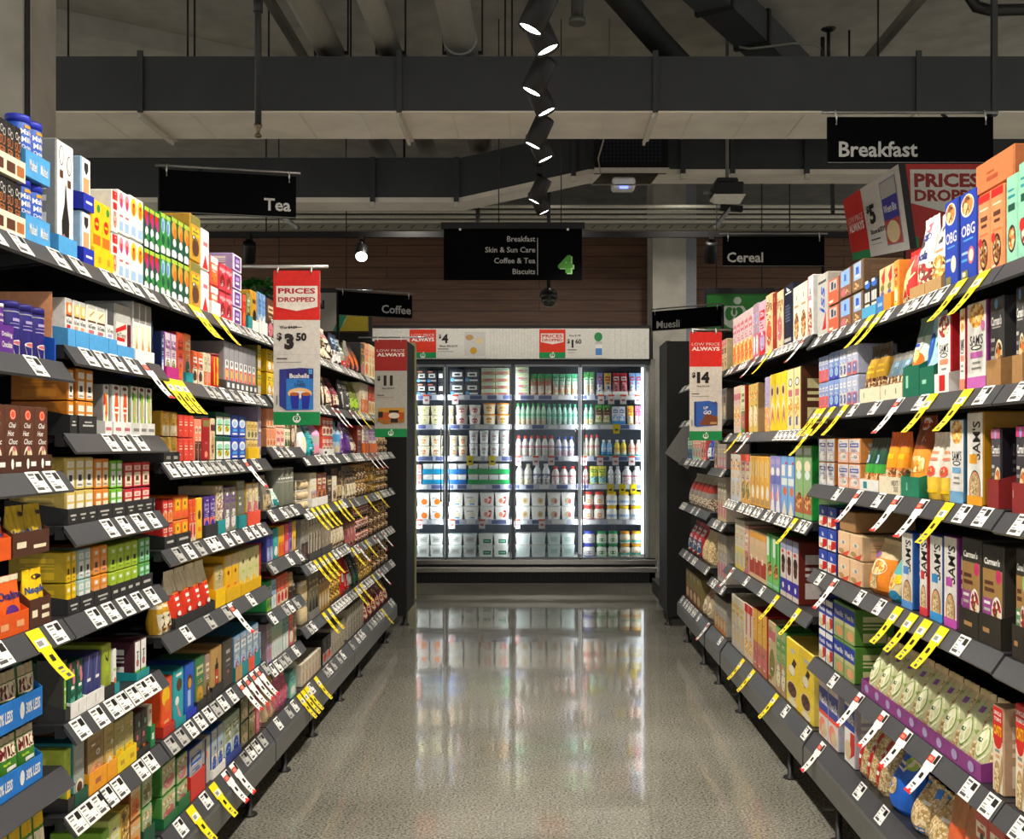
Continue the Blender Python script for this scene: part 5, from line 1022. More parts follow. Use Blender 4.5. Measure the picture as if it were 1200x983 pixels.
STOCK_R = {
 (0, 0): [
  (1210, 1193.5, 1, 1, 186, 'box', 'muesli_box', 'nearer mint green muesli box', 'plain mint', dict(els=[e_(.5, .28, .38, .16, 'dbrown'), e_(.5, .28, .3, .13, 'berry'), r_(.15, .6, .8, .68, 'dgreen'), r_(.15, .75, .8, .78, 'teal'), r_(.15, .83, .7, .85, 'teal'), e_(.25, .36, .2, .07, 'red')])),
  (1193, 1179, 1, 1, 203, 'box', 'muesli_box', 'farther mint green muesli box', 'plain mint', dict(els=[e_(.5, .28, .38, .16, 'dbrown'), e_(.5, .28, .3, .13, 'nut'), r_(.15, .6, .8, .68, 'dgreen'), r_(.15, .75, .8, .78, 'teal'), r_(.15, .83, .7, .85, 'teal')])),
 ],
 (0, 1): [
  (1202, 1179, 1, 1, 336, 'box', 'muesli_box', 'nearer dark muesli box', 'plain 3a3a3a', dict(side='50163c', els=CARM('lgrey', '6a9ad0'), tray=tray('card', .06, r_(.2, .3, .24, .8, 'tan'), r_(.6, .3, .64, .8, 'tan')))),
 ],
 (0, 2): [
  (1204, 1178.5, 1, 1, 497, 'box', 'muesli_box', 'nearer pink topped muesli box', 'plain 3c3a40', dict(side='2a2028', els=CARM('lgrey', '5a7ac0') + [r_(0, .88, 1, 1, 'c83878'), e_(.5, .93, .13, .06, '8aa0d8')], tray=tray('8c2c2c', .065, r_(.1, .5, .13, .75, 'white')))),
 ],
 (0, 3): [
  (1204, 1179, 1, 1, 640, 'box', 'porridge_box', 'nearest kraft porridge box', 'plain 3a352c', dict(els=CARB('5c8a58', '8ac87c'), tray=tray('2c2822', .075, r_(.2, .4, .5, .55, 'card')))),
 ],
 (0, 4): [
  (1202, 1179.5, 1, 1, 822, 'box', 'oats_box', 'nearest red and cream oats box', 'plain e8dcc0', dict(d=.1, side='c8282a', els=OATS_)),
 ],
 (1, 0): [
  (1176.5, 1146, 2, 1, 221, 'box', 'muesli_box', 'peach orange muesli box', 'plain f0905c', dict(els=[r_(0, .9, 1, 1, 'red'), r_(.15, .8, .85, .82, 'cream'), r_(.2, .66, .8, .72, 'brown'), r_(.25, .58, .75, .62, 'brown'), r_(.15, .48, .85, .5, 'd87040'), e_(.5, .24, .34, .2, 'dbrown'), e_(.5, .24, .27, .16, 'granola'), e_(.2, .4, .16, .06, 'red'), r_(.1, .03, .4, .06, 'cream')])),
  (1145, 1125, 1, 1, 222, 'box', 'cereal_box', 'nearer cobalt blue cereal box', 'plain 1c3fb0', dict(side='16308c', els=[e_(.45, .85, .42, .13, 'cream'), e_(.45, .855, .35, .11, 'nut'), T('OBG', .5, .57, .13, 'white', fit=1, w=.85), r_(.2, .45, .8, .47, 'sky'), r_(.1, .3, .5, .33, 'pblue'), r_(.1, .22, .45, .25, 'sky'), e_(.7, .27, .2, .1, 'rose'), e_(.7, .27, .14, .07, 'cream'), r_(.1, .03, .5, .12, 'olive'), r_(.15, .05, .35, .1, 'cream')])),
  (1123, 1107, 1, 1, 233, 'box', 'cereal_box', 'farther cobalt blue cereal box', 'plain 1c3fb0', dict(side='16308c', els=[e_(.45, .85, .42, .13, 'cream'), e_(.45, .855, .35, .11, 'nut'), T('OBG', .5, .57, .13, 'white', fit=1, w=.85), r_(.2, .45, .8, .47, 'sky'), r_(.1, .3, .5, .33, 'pblue'), e_(.7, .25, .2, .1, 'cream'), r_(.1, .03, .5, .12, 'olive')])),
  (1106, 1087, 1, 1, 247, 'bag', 'granola_bag', 'white granola bag with orange grain', 'plain white', dict(cut=[(0, 'granola'), (.42, 'white')], els=[e_(.55, .3, .4, .16, 'flakes'), T('ola', .5, .66, .1, 'dark', b=.03, sh=.2), r_(.2, .5, .8, .53, 'peach'), e_(.4, .8, .1, .04, 'dark')], tray=tray('tan', .035))),
  (1086.5, 1069, 1, 1, 253, 'bag', 'granola_bag', 'white granola bag with blue writing', 'plain white', dict(cut=[(0, 'berry'), (.4, 'white')], els=[T('nola', .5, .52, .12, '28347c', b=.03, sh=.2), e_(.5, .87, .3, .06, 'rose'), e_(.5, .75, .3, .05, '28347c'), e_(.3, .66, .15, .05, 'dark')], tray=tray('tan', .035))),
  (1068, 1054, 1, 1, 292, 'bag', 'granola_bag', 'red bag with yellow star', 'plain c02420', dict(els=[('p', [(.5, .85), (.62, .6), (.95, .55), (.68, .42), (.75, .1), (.5, .3), (.25, .1), (.32, .42), (.05, .55), (.38, .6)], 'f0d890'), r_(.1, 0, .9, .12, 'granola')])),
  (1053, 1047.5, 1, 1, 304, 'box', 'cereal_bar_box', 'orange and yellow bar box', 'half f0a040 yellow red cream', {}),
  (1047, 1030, 2, 1, 311, 'box', 'cereal_bar_box', 'cream bar box with red top', 'plain f0c890', dict(els=[('p', [(.3, .8), (.9, 1), (.9, .7), (.6, .6)], 'red'), e_(.5, .55, .3, .08, 'olive'), e_(.5, .4, .3, .08, '6a5a98'), e_(.5, .3, .25, .08, 'orange')], tray=tray('e88a28', .05, r_(0, 0, .5, 1, '3a78c0'), r_(.1, .4, .4, .6, 'pblue')), d=.09)),
  (1029, 1012.5, 2, 1, 325, 'box', 'cereal_bar_box', 'black bar box with white stripes', 'plain dark', dict(els=[e_(.5, .88, .45, .1, '2c68c8'), r_(.1, .92, .6, 1, 'white'), *[r_(.1 + .22 * i, .42, .24 + .22 * i, .68, 'white') for i in range(4)], r_(.1, .28, .9, .36, 'cream')], tray=tray('4aa0cc', .035), d=.09)),
  (1011.5, 998.5, 1, 2, 305, 'box', 'cereal_bar_box', 'blue and brown bar box', 'plain 7a5c40', dict(side='6b5238', els=[r_(.15, .4, .85, .98, '9cb8dc'), T('m', .5, .72, .26, '1c50c0', b=.08), r_(.3, .5, .7, .56, 'white'), e_(.4, .2, .25, .12, 'granola')])),
  (997.5, 984, 1, 2, 314, 'box', 'cereal_bar_box', 'blue and rust bar box', 'plain 8a5a44', dict(side='6b5238', els=[r_(.1, .42, .9, .98, '88b0e4'), T('n', .5, .72, .26, '1c50c0', b=.08), e_(.35, .2, .25, .14, 'rose'), e_(.7, .2, .2, .12, 'granola')])),
  (983, 970.5, 1, 2, 325, 'box', 'cereal_bar_box', 'coral and white bar box', 'plain e86040', dict(side='6a5c48', els=[r_(.1, .55, .85, .95, 'lgrey'), r_(.3, .6, .5, .9, '28304c'), r_(.6, .6, .75, .8, '28304c'), r_(.1, .1, .5, .2, 'cream')])),
  (969.5, 958, 1, 1, 320, 'box', 'cereal_box', 'white box with blue script', 'plain lgrey', dict(side='c8c0b4', els=[T('iss', .5, .6, .3, '2448b0', rot=1, sh=.3), ('p', [(.5, .1), (.9, .4), (.9, .1)], 'red'), r_(.1, .86, .9, .9, 'dgrey')])),
 ],
 (2, 0): [
  (952.5, 946.5, 1, 1, 322, 'box', 'cereal_box', 'white box with red granola', 'plain white', dict(els=[T('a', .5, .75, .1, 'dark'), r_(.2, .6, .8, .68, 'pink'), e_(.5, .25, .4, .25, 'berry'), r_(0, .0, .15, 1, 'lredp')])),
  (946, 929.5, 2, 1, 332, 'box', 'cereal_box', 'white box with brown cookies', 'plain e4dccc', dict(els=[T('a', .5, .8, .08, 'dark'), r_(.2, .62, .8, .66, 'tan'), e_(.5, .28, .35, .25, 'nut')])),
  (928.5, 918.5, 1, 1, 333, 'box', 'cereal_box', 'dark navy cereal box', 'plain 141c30', dict(els=[('p', [(.3, .98), (.8, .9), (.4, .9)], 'white'), r_(.2, .86, .9, .88, 'white')] + bars(.4, .7, '5a6a88', 6) + [r_(.1, .06, .9, .12, 'lgrey')])),
  (917.5, 910.5, 1, 1, 340, 'box', 'cereal_box', 'cream and rust cereal box', 'mix f0c8a0 granola rose copper', {}),
  (910, 905.5, 1, 1, 342, 'box', 'cereal_box', 'brick brown cereal box', 'plain 8a2c18', dict(els=[T('ES', .5, .88, .08, 'peach'), r_(.2, .2, .8, .6, 'a84428')])),
  (905, 897.5, 1, 1, 344, 'box', 'cereal_box', 'apricot print cereal box', 'mix f0c090 granola lredp cream', {}),
  (897, 889.5, 1, 1, 352, 'box', 'cereal_box', 'red and lilac cereal box', 'half c8a8b8 c82020 red lilac', {}),
  (889, 882.5, 2, 1, 355, 'box', 'cereal_box', 'rosy grey cereal box', 'half a8909c rose lilac white', {}),
  (882, 859, 5, 1, 366, 'box', 'cereal_box', 'pale box with orange flakes', 'half ccb8b8 flakes rose orange', {}),
 ],
 (3, 0): [(851.5, 843, 3, 1, 398, 'box', 'cereal_box', 'cream cereal box behind banner', 'std sand rose brown granola', {})],
 (1, 1): [
  (1176.5, 1159.5, 1, 1, 346, 'box', 'muesli_box', 'farther dark muesli box', 'plain 3a3a3a', dict(els=CARM('lgrey', '6a9ad0'), tray=tray('card', .06, r_(.3, .3, .34, .8, 'tan')))),
  (1156.5, 1133, 1, 1, 352, 'box', 'muesli_box', 'wide white box with pink label', 'plain white', dict(side='7a2c6c', els=SAM('c868b8') + [e_(.85, .72, .1, .06, 'd070b0')])),
  (1131.5, 1124.5, 1, 1, 360, 'box', 'muesli_box', 'slim white box with coral label', 'plain white', dict(side='b01c24', els=SAM('salmon'))),
  (1115, 1098, 1, 1, 367, 'box', 'muesli_box', 'white box with red spine', 'plain white', dict(d=.15, side='b01c24', sd='e8dcd0', els=[e_(.5, .86, .42, .15, 'berry'), T("SAM'S", .5, .57, .12, 'dark', fit=1, w=.7), e_(.5, .48, .3, .03, 'dark'), e_(.5, .48, .22, .018, 'white'), r_(.18, .36, .82, .43, 'salmon'), r_(.3, .29, .7, .315, 'grey'), r_(.25, .23, .75, .25, 'grey')], tray=tray('white', .05, r_(.35, .1, .75, .9, 'red')))),
  (1097, 1080.5, 1, 1, 360, 'bag', 'granola_bag', 'pale blue bag with navy circle', 'plain a8d0e0', dict(els=[e_(.3, .55, .34, .2, '1c58b0'), r_(.15, .5, .3, .62, 'white'), ('p', [(.6, .7), (.95, .9), (.8, .55)], 'green'), e_(.4, .3, .1, .05, 'orange')], tray=tray('0f6a50', .075, r_(.2, .4, .5, .55, 'mint')))),
  (1080, 1061, 1, 1, 366, 'bag', 'granola_bag', 'aqua bag with clear top', 'plain 7cc8b0', dict(cut=[(.0, '7cd8c0'), (.45, 'c8e0d0'), (.72, '7a9a90')], els=[e_(.4, .5, .3, .12, 'flakes'), e_(.7, .44, .2, .1, 'orange'), e_(.5, .66, .25, .08, 'white'), r_(.3, .62, .6, .66, 'blue')], tray=tray('0f6a50', .085, r_(.2, .3, .35, .7, 'mint')))),
  (1060, 1035, 2, 1, 412, 'bag', 'granola_bag', 'clear bag with blue band', 'plain granola', dict(cut=[(0, 'granola'), (.5, '6a8ca0'), (.8, 'grey')], els=[('p', [(.3, .15), (.8, .3), (.9, .7), (.5, .6)], 'ptan'), e_(.3, .4, .2, .1, 'berry'), r_(.5, .7, .9, .8, 'pblue')], tray=tray('cream', .045, r_(.2, .35, .24, .7, 'grey'), r_(.7, .35, .74, .7, 'grey')))),
  (1034, 1010, 2, 1, 402, 'bag', 'granola_bag', 'clear bag with gold band', 'plain granola', dict(cut=[(0, 'ptan'), (.25, 'granola'), (.45, 'c89a28'), (.75, '4a3c28')], els=[r_(.1, .5, .9, .54, 'yellow'), r_(.1, .6, .8, .64, 'yellow')], tray=tray('cream', .045, r_(.2, .35, .24, .7, 'grey')))),
  (1005, 992.5, 2, 2, 403, 'box', 'cereal_bar_box', 'lilac and salmon bar box', 'half b8c0dc c86860 white 5878b8', {}),
  (992, 984, 2, 2, 408, 'box', 'cereal_bar_box', 'pale blue cereal bar box', 'half a8b8dc cream white 3858a8', {}),
  (983.5, 971.5, 2, 2, 411, 'box', 'cereal_bar_box', 'mid blue bar box', 'half 7c98d0 royal white pblue', {}),
  (971, 957, 3, 2, 417, 'box', 'cereal_bar_box', 'blue and coral bar box', 'half 8aa0d0 lredp white rose', {}),
 ],
 (2, 1): [
  (938.5, 922.5, 2, 1, 430, 'box', 'cereal_box', 'cream cereal box with stars', 'plain e8dca0', dict(side='5c3420', els=[e_(.5, .78, .3, .07, 'dark'), e_(.5, .78, .22, .05, 'white'), r_(.2, .55, .8, .66, 'rose'), e_(.5, .35, .4, .18, 'flakes'), r_(.3, .08, .6, .22, '5a60a8')])),
  (922, 902.5, 3, 1, 436, 'box', 'cereal_box', 'bright yellow cereal box', 'plain f0d020', dict(els=[e_(.4, .7, .35, .12, 'ptan'), e_(.4, .7, .2, .07, 'brown'), ('p', [(.1, .1), (.5, .45), (.9, .1), (.5, .25)], 'rose'), ('p', [(.0, .3), (.5, .6), (.9, .35), (.5, .45)], 'cream')])),
  (902, 896.5, 1, 1, 441, 'box', 'cereal_box', 'lilac and peach cereal box', 'half b4a8c8 flakes lilac peach', {}),
  (888, 877.5, 2, 1, 449, 'box', 'cereal_box', 'straw yellow cereal box', 'mix d8b858 flakes cream tan', dict(side='c09868', d=.16)),
  (873, 868.5, 1, 1, 451, 'box', 'cereal_box', 'white and green cereal box', 'half d0d8b0 green olive rose', dict(side='a02418')),
  (868, 860, 2, 1, 452, 'box', 'cereal_box', 'pink and cream cereal box', 'mix d8c0b0 rose flakes lilac', {}),
 ],
 (3, 1): [(851, 844, 2, 1, 455, 'box', 'cereal_box', 'grey cereal box', 'std 8a8074 dgrey wine sand', {})],
 (1, 2): [
  (1174, 1160.5, 1, 1, 500, 'box', 'muesli_box', 'farther pink topped muesli box', 'plain 48444a', dict(side='1c1820', els=CARM('lgrey', '5a7ac0') + [r_(0, .88, 1, 1, 'c0688c'), e_(.5, .93, .13, .06, 'lilac')], tray=tray('8c2c2c', .065))),
  (1152.5, 1133, 1, 1, 481, 'box', 'muesli_box', 'white porridge box with gold foot', 'plain white', dict(d=.14, side='b07c14', els=SAMB('f0a828'))),
  (1130, 1113, 1, 1, 490, 'box', 'muesli_box', 'white box with blue spine', 'plain white', dict(d=.06, side='2c688c', els=SAM('78b0d8'))),
  (1112, 1082, 2, 1, 505, 'bag', 'granola_bag', 'white and yellow granola bag', 'plain f0e0c8', dict(cut=[(0, 'e8c040'), (.3, 'f0e4d4')], els=[r_(.2, .68, .8, .72, 'peach'), r_(.2, .58, .85, .62, 'salmon'), e_(.5, .42, .3, .08, 'lredp'), e_(.45, .42, .15, .05, 'granola'), r_(.1, .1, .9, .14, 'yellow')])),
  (1080, 1059, 1, 1, 486, 'bag', 'granola_bag', 'orange granola bag', 'plain e89028', dict(cut=[(.0, 'f0c070'), (.2, 'f0a038'), (.55, '8a3c14')], els=[e_(.5, .9, .3, .08, 'white'), e_(.5, .9, .12, .05, 'lredp'), r_(.4, .3, .9, .5, 'flakes'), ('p', [(.2, .45), (.6, .75), (.8, .7)], 'peach')], tray=tray('1c8060', .055, r_(.3, .3, .36, .7, 'mint')))),
  (1058, 1033, 2, 1, 505, 'bag', 'granola_bag', 'amber granola bag', 'plain f08c14', dict(cut=[(.0, 'nut'), (.45, 'f09a1c'), (.75, 'e86a18')], els=[r_(.2, .56, .8, .64, 'yellow'), e_(.5, .28, .35, .1, 'ptan'), e_(.4, .12, .2, .08, 'red')], tray=tray('cream', .05, T('NEXT', .75, .65, .3, 'dgrey', w=.3), T('2GO', .8, .3, .3, 'dgrey', w=.2)))),
  (1032, 1010, 2, 1, 512, 'bag', 'granola_bag', 'green and black granola bag', 'plain 1c5a34', dict(cut=[(.0, 'nut'), (.3, '3aa03c'), (.5, '1c4a34'), (.72, '2a342c')], els=[e_(.3, .6, .3, .08, 'pblue'), ('p', [(0, .38), (1, .45), (1, .38), (0, .31)], 'orange')], tray=tray('white', .035, r_(.2, .2, .4, .8, 'teal')))),
  (1008, 982, 2, 2, 513, 'box', 'breakfast_drink_box', 'white box with peach foot', 'half e8e0dc f0b8a0 5868b8 white', dict(side='d88c48')),
  (978, 957, 2, 2, 513, 'box', 'breakfast_drink_box', 'white box with blue top', 'half d8dce4 c8ccd4 2c3ca0 white', dict(side='c88440')),
 ],
 (2, 2): [
  (951.5, 931.5, 2, 1, 521, 'box', 'cereal_box', 'green cereal box with rust foot', 'plain 8cb078', dict(side='1c9a3c', els=[r_(.1, .88, .9, .97, 'milk'), e_(.5, .72, .36, .08, 'cream'), e_(.5, .6, .3, .06, 'milk'), r_(0, .08, 1, .3, 'b0603c'), e_(.5, .25, .4, .12, 'nut')])),
  (931, 915.5, 2, 1, 533, 'box', 'cereal_box', 'sky blue cereal box', 'plain 78a8dc', dict(side='2058b0', els=[r_(.05, .66, .6, .85, 'white'), r_(.05, .5, .95, .62, 'milk'), e_(.6, .4, .25, .08, 'orange'), ('p', [(.1, 0), (.5, .25), (.9, 0)], 'cream'), r_(.7, .86, .95, .9, 'red')])),
  (915, 902.5, 2, 1, 533, 'box', 'cereal_box', 'periwinkle cereal box', 'plain 8a8cc8', dict(els=[r_(.1, .85, .9, .95, 'lilac'), e_(.5, .72, .35, .08, 'white'), ('p', [(.1, 0), (.5, .5), (.9, 0)], 'white'), r_(.2, .2, .5, .35, 'salmon'), r_(0, .5, 1, .65, '6a70b8')])),
  (902, 879.5, 4, 1, 534, 'box', 'cereal_box', 'golden cereal box', 'plain e0a840', dict(els=[r_(.1, .6, .4, .9, 'ptan'), r_(.6, .5, .8, .95, 'e8c878'), e_(.6, .3, .3, .14, 'cream'), r_(.2, .05, .9, .16, 'tan'), ('p', [(.3, .2), (.7, .4), (.9, .3)], 'white')])),
  (879, 868.5, 2, 1, 531, 'box', 'cereal_box', 'cream cereal box with red corner', 'half d0c8a8 flakes rose olive', dict(els=[r_(.0, .86, 1, 1, 'lredp')])),
  (867.5, 856.5, 2, 1, 531, 'box', 'cereal_box', 'ivory and amber cereal box', 'half d8d0c4 c8ccd8 flakes sand', {}),
 ],
 (3, 2): [(851, 841, 3, 1, 520, 'box', 'cereal_box', 'taupe cereal box', 'half a0948a rose sand lgrey', {}),
          (840.5, 834.5, 2, 1, 512, 'box', 'cereal_box', 'brown grey cereal box', 'half 8a7c70 sand dgrey wine', {})],
 (4, 2): [(832, 828, 1, 1, 508, 'bag', 'noodle_bag', 'dark blue packet', 'half 2c50a0 white royal pblue', {}), (827.5, 822, 2, 1, 507, 'box', 'biscuit_pack', 'rosy red packet', 'half c85850 salmon cream wine', {}),
          (821.5, 812, 3, 1, 510, 'box', 'biscuit_pack', 'pink and mint packet', 'half d88878 mint cream rose', {}), (811.5, 806, 2, 1, 512, 'box', 'biscuit_pack', 'green and blue packet', 'half 7c9c7c blue milk dgreen', {})],
 (1, 3): [
  (1176.5, 1150.5, 1, 1, 637, 'box', 'porridge_box', 'middle kraft porridge box', 'plain 3a352c', dict(els=CARB('98488c', 'c83068'), tray=tray('2c2822', .07, r_(.2, .4, .5, .55, 'card')))),
  (1150, 1126.5, 1, 1, 629, 'box', 'porridge_box', 'farthest kraft porridge box', 'plain 3a352c', dict(els=CARB('98488c', 'c83068'), tray=tray('2c2822', .065, r_(.3, .4, .7, .55, 'card')))),
  (1122, 1106, 1, 1, 627, 'box', 'porridge_box', 'white porridge box with purple foot', 'plain white', dict(d=.05, side='7a2c7c', els=SAMB('c050b0'))),
  (1105, 1089.5, 1, 1, 626, 'box', 'porridge_box', 'white porridge box with blue foot', 'plain white', dict(d=.05, side='244a98', els=SAMB('3c98dc'))),
  (1087, 1077.5, 1, 1, 624, 'box', 'porridge_box', 'white porridge box with red foot', 'plain white', dict(d=.05, side='c01c2c', els=SAMB('d83844'))),
  (1070, 1056.5, 1, 1, 622, 'box', 'porridge_box', 'white porridge box with blue side', 'plain white', dict(d=.09, side='245cb0', els=SAMB('5898e0'))),
  (1055, 1036, 1, 1, 650, 'bag', 'cereal_bag', 'teal and yellow cereal bag', 'plain e8d8a0', dict(cut=[(0, '2c98b0'), (.2, 'ptan'), (.55, '58b0b0')], els=[e_(.3, .38, .3, .12, 'flakes'), e_(.7, .5, .2, .1, 'yellow'), e_(.6, .85, .15, .07, 'lilac'), e_(.6, .15, .25, .1, '1c78a0')])),
  (1035, 1012, 1, 1, 632, 'bag', 'cereal_bag', 'orange cereal bag', 'plain e88020', dict(cut=[(0, 'e88828'), (.65, 'ptan')], els=[e_(.5, .5, .38, .15, 'cream'), e_(.5, .5, .32, .12, 'flakes'), r_(.35, .1, .65, .35, 'oats'), e_(.2, .7, .14, .06, '9858b8')])),
  (1011, 982, 2, 2, 624, 'box', 'breakfast_drink_box', 'peach box with blue logo', 'plain f0c8a0', dict(side='c8b088', els=[r_(.2, .5, .7, .68, 'cream'), T('Bix', .48, .58, .14, '2c4ca0', b=.04), ('p', [(.3, .05), (1, .3), (.8, .02)], 'lredp'), e_(.3, .2, .25, .1, 'tan')])),
  (1002, 984, 1, 1, 598, 'box', 'shipping_carton', 'brown carton on peach boxes', 'plain card', dict(lift=.169, d=.2)),
  (980, 957.5, 2, 3, 592, 'box', 'breakfast_drink_box', 'small blue white cereal box', 'plain f0ece4', dict(side='1c2878', els=[r_(0, .55, 1, 1, '2c48b0'), T('Bix', .5, .74, .2, 'white', b=.04), ('p', [(.4, .05), (1, .2), (1, .52), (.5, .5)], 'red'), e_(.3, .2, .2, .1, 'peach')])),
 ],
 (2, 3): [
  (936, 914.5, 3, 1, 631, 'box', 'cereal_box', 'white cereal box with violet foot', 'plain d8ccc8', dict(side='6a2418', els=[r_(0, .82, 1, 1, '98a0c0'), e_(.5, .62, .35, .1, 'dbrown'), e_(.5, .5, .3, .1, 'choc'), r_(.0, .1, 1, .32, '4038a8'), e_(.5, .2, .15, .05, 'white'), r_(.25, .75, .6, .8, 'red')])),
  (913, 898.5, 2, 1, 626, 'box', 'cereal_box', 'emerald cereal box', 'plain 7ac068', dict(side='1c9434', els=[r_(0, .6, .4, .95, 'milk'), r_(.5, .3, .8, .98, '2c9c3c'), e_(.5, .35, .4, .14, 'nut'), r_(0, .05, 1, .1, 'mint')])),
  (898, 878.5, 3, 1, 622, 'box', 'cereal_box', 'apricot cereal box with red foot', 'plain d8b890', dict(els=[r_(0, .85, 1, .97, 'e0a030'), r_(0, .1, 1, .42, 'a84030'), r_(.2, .36, .5, .48, 'cream'), r_(.1, .55, .9, .7, 'sand')])),
  (877.5, 872.5, 1, 1, 615, 'box', 'cereal_box', 'rosy cereal box', 'half d0a090 rose cream tan', {}),
  (872, 861.5, 2, 1, 608, 'box', 'cereal_box', 'cream cereal box with yellow foot', 'half d4ccb8 e0cc50 sand lgrey', {}),
 ],
 (3, 3): [(851, 841, 3, 1, 552, 'box', 'cereal_box', 'oatmeal coloured cereal box', 'half b0a490 sand cream rose', {})],
 (4, 3): [(830, 806, 5, 1, 556, 'bag', 'noodle_bag', 'silver and red packet', 'plain a09080', dict(cut=[(0, 'mixp'), (.35, '8a8078'), (.5, '9a2c20'), (.75, 'b0a490')]))],
 (1, 4): [
  (1176, 1163, 1, 1, 826, 'box', 'oats_box', 'farther red and cream oats box', 'plain e8dcc0', dict(d=.1, side='c0a080', els=OATS_)),
  (1153, 1012, 9, 1, 786, 'bag', 'oats_bag', 'clear green oats bag', 'plain oats', dict(d=.12, top=.2, lean=.15, cut=[(0, 'oats'), (.86, 'ptan')], els=[r_(.02, .08, .98, .88, 'c4c89a'), ('p', [(.05, .1), (.3, .1), (.55, .5), (.35, .85), (.1, .85), (.25, .5)], '7c9c40'), ('p', [(.6, .85), (.8, .85), (.95, .5), (.7, .1), (.85, .5)], '8aa850'), e_(.55, .45, .34, .26, 'dcdcb8'), e_(.55, .45, .27, .2, '7c9c40'), e_(.55, .45, .24, .175, 'e0e0c0'), r_(.35, .45, .55, .5, 'dgreen'), r_(.6, .74, .85, .82, '8a58a0')], tray=tray('8a3c84', .042, *[e_(.06 + .11 * i, .5, .02, .3, 'lilac') for i in range(9)]))),
  (1002, 977, 2, 2, 707, 'box', 'cereal_box', 'blue green biscuit box', 'plain c8c890', dict(side='4c7c2c', els=[r_(0, .52, 1, .94, '2038a0'), T('Weet-Bix', .5, .7, .16, 'white', fit=1, w=.9, b=.03), r_(0, .94, 1, 1, '6a9c4c'), e_(.5, .2, .4, .16, 'salmon'), r_(0, 0, 1, .4, 'a0b070'), e_(.6, .2, .3, .14, 'peach')])),
  (976, 957, 2, 2, 700, 'box', 'cereal_box', 'blue red biscuit box', 'plain white', dict(side='2a3c90', els=WB())),
 ],
 (2, 4): [
  (953, 937.5, 1, 1, 762, 'box', 'cereal_box', 'nearer yellow cocoa cereal box', 'plain f0d028', dict(side='e8d060', els=[r_(.3, .82, .7, .88, 'lgrey'), ('p', [(.2, .5), (.6, .75), (.8, .7), (.4, .45)], 'dbrown'), e_(.45, .24, .4, .14, 'ptan'), e_(.45, .25, .34, .11, 'choc'), e_(.5, .06, .35, .05, 'cream'), e_(.45, .55, .25, .08, 'cream')])),
  (937, 921.5, 1, 1, 750, 'box', 'cereal_box', 'farther yellow cocoa cereal box', 'plain f0d028', dict(side='e8d060', els=[r_(.3, .82, .7, .88, 'lgrey'), ('p', [(.2, .5), (.6, .75), (.8, .7), (.4, .45)], 'dbrown'), e_(.45, .24, .4, .14, 'ptan'), e_(.45, .25, .34, .11, 'choc'), e_(.5, .06, .35, .05, 'cream'), e_(.45, .55, .25, .08, 'cream')])),
  (921, 909.5, 2, 1, 737, 'box', 'cereal_box', 'moss green cereal box', 'half a0b078 b89070 5a9c4c cream', dict(side='3c8a3c')),
  (909, 900.5, 1, 1, 728, 'box', 'cereal_box', 'olive and rose cereal box', 'mix c8b488 rose olive nut', {}),
  (899, 882.5, 3, 1, 716, 'box', 'cereal_box', 'golden topped red cereal box', 'half d8a848 c07860 e0b040 rose', dict(side='a82420')),
  (882, 872.5, 2, 1, 708, 'box', 'cereal_box', 'cream box with crimson stripe', 'plain d8c8b0', dict(els=[r_(.0, .85, 1, 1, 'c82028'), r_(.4, .45, .65, .85, 'c01c48'), e_(.5, .25, .4, .16, 'flakes')])),
  (872, 857.5, 3, 1, 700, 'box', 'cereal_box', 'white and amber cereal box', 'half d0c8b4 c0b8ac e0b848 sand', {}),
 ],
 (3, 4): [(851, 841, 3, 1, 625, 'box', 'cereal_box', 'stone grey cereal box', 'half a49c90 lgrey sand rose', {})],
 (4, 4): [(831, 821, 2, 1, 622, 'bag', 'cereal_bag', 'large tan cereal bag', 'plain c0a070', dict(cut=[(0, 'oats'), (.8, 'sand')])), (820, 805, 3, 1, 612, 'bag', 'noodle_bag', 'red and blue packet', 'half b02c30 30507c white cream', {})],
 (0, 5): [(1215, 1186, 1, 1, 940, 'box', 'oats_box', 'pinkish red carton', 'half b84838 cream rose red', {})],
 (1, 5): [
  (1176, 1142, 2, 1, 952, 'box', 'oats_box', 'rose red sachet carton', 'half c05848 salmon cream red', dict(d=.1)),
  (1140, 1104, 2, 1, 935, 'bag', 'lentil_bag', 'clear red lentil bag', 'plain d86030', dict(cut=[(0, 'e06a3c'), (.6, 'b07850')])),
  (1102, 1060, 2, 1, 925, 'bag', 'oats_bag', 'clear blue oats bag', 'plain oats', dict(d=.14, els=[('p', [(.0, .2), (.35, .5), (.3, .95), (0, .9)], '1c78d8'), ('p', [(.5, .3), (1, .6), (1, .95), (.6, .9)], '1c78d8'), r_(.1, .05, .9, .15, '1c78d8'), r_(.6, .6, .9, .66, 'white')])),
  (1058, 1035, 1, 1, 884, 'bag', 'oats_bag', 'bright blue and white oats bag', 'plain 1c64d0', dict(d=.13, els=[r_(0, .7, .55, .82, 'white'), r_(.05, .73, .45, .78, '1c50a8'), e_(.35, .4, .22, .14, 'oats'), e_(.6, .86, .3, .1, 'lime'), ('p', [(.6, .95), (1, .95), (1, .7), (.5, .74)], 'cream')])),
  (1034, 1003, 3, 1, 848, 'bag', 'oats_bag', 'red striped oats bag', 'plain oats', dict(d=.13, els=[r_(.15, .0, .62, 1, 'c01828'), r_(.2, .62, .58, .68, 'white'), r_(.2, .52, .55, .56, 'white'), r_(.2, .3, .58, .36, 'white')])),
  (1002, 989.5, 1, 1, 810, 'box', 'cereal_box', 'short biscuit cereal box', 'plain white', dict(side='b8b4c0', d=.1, els=WB())),
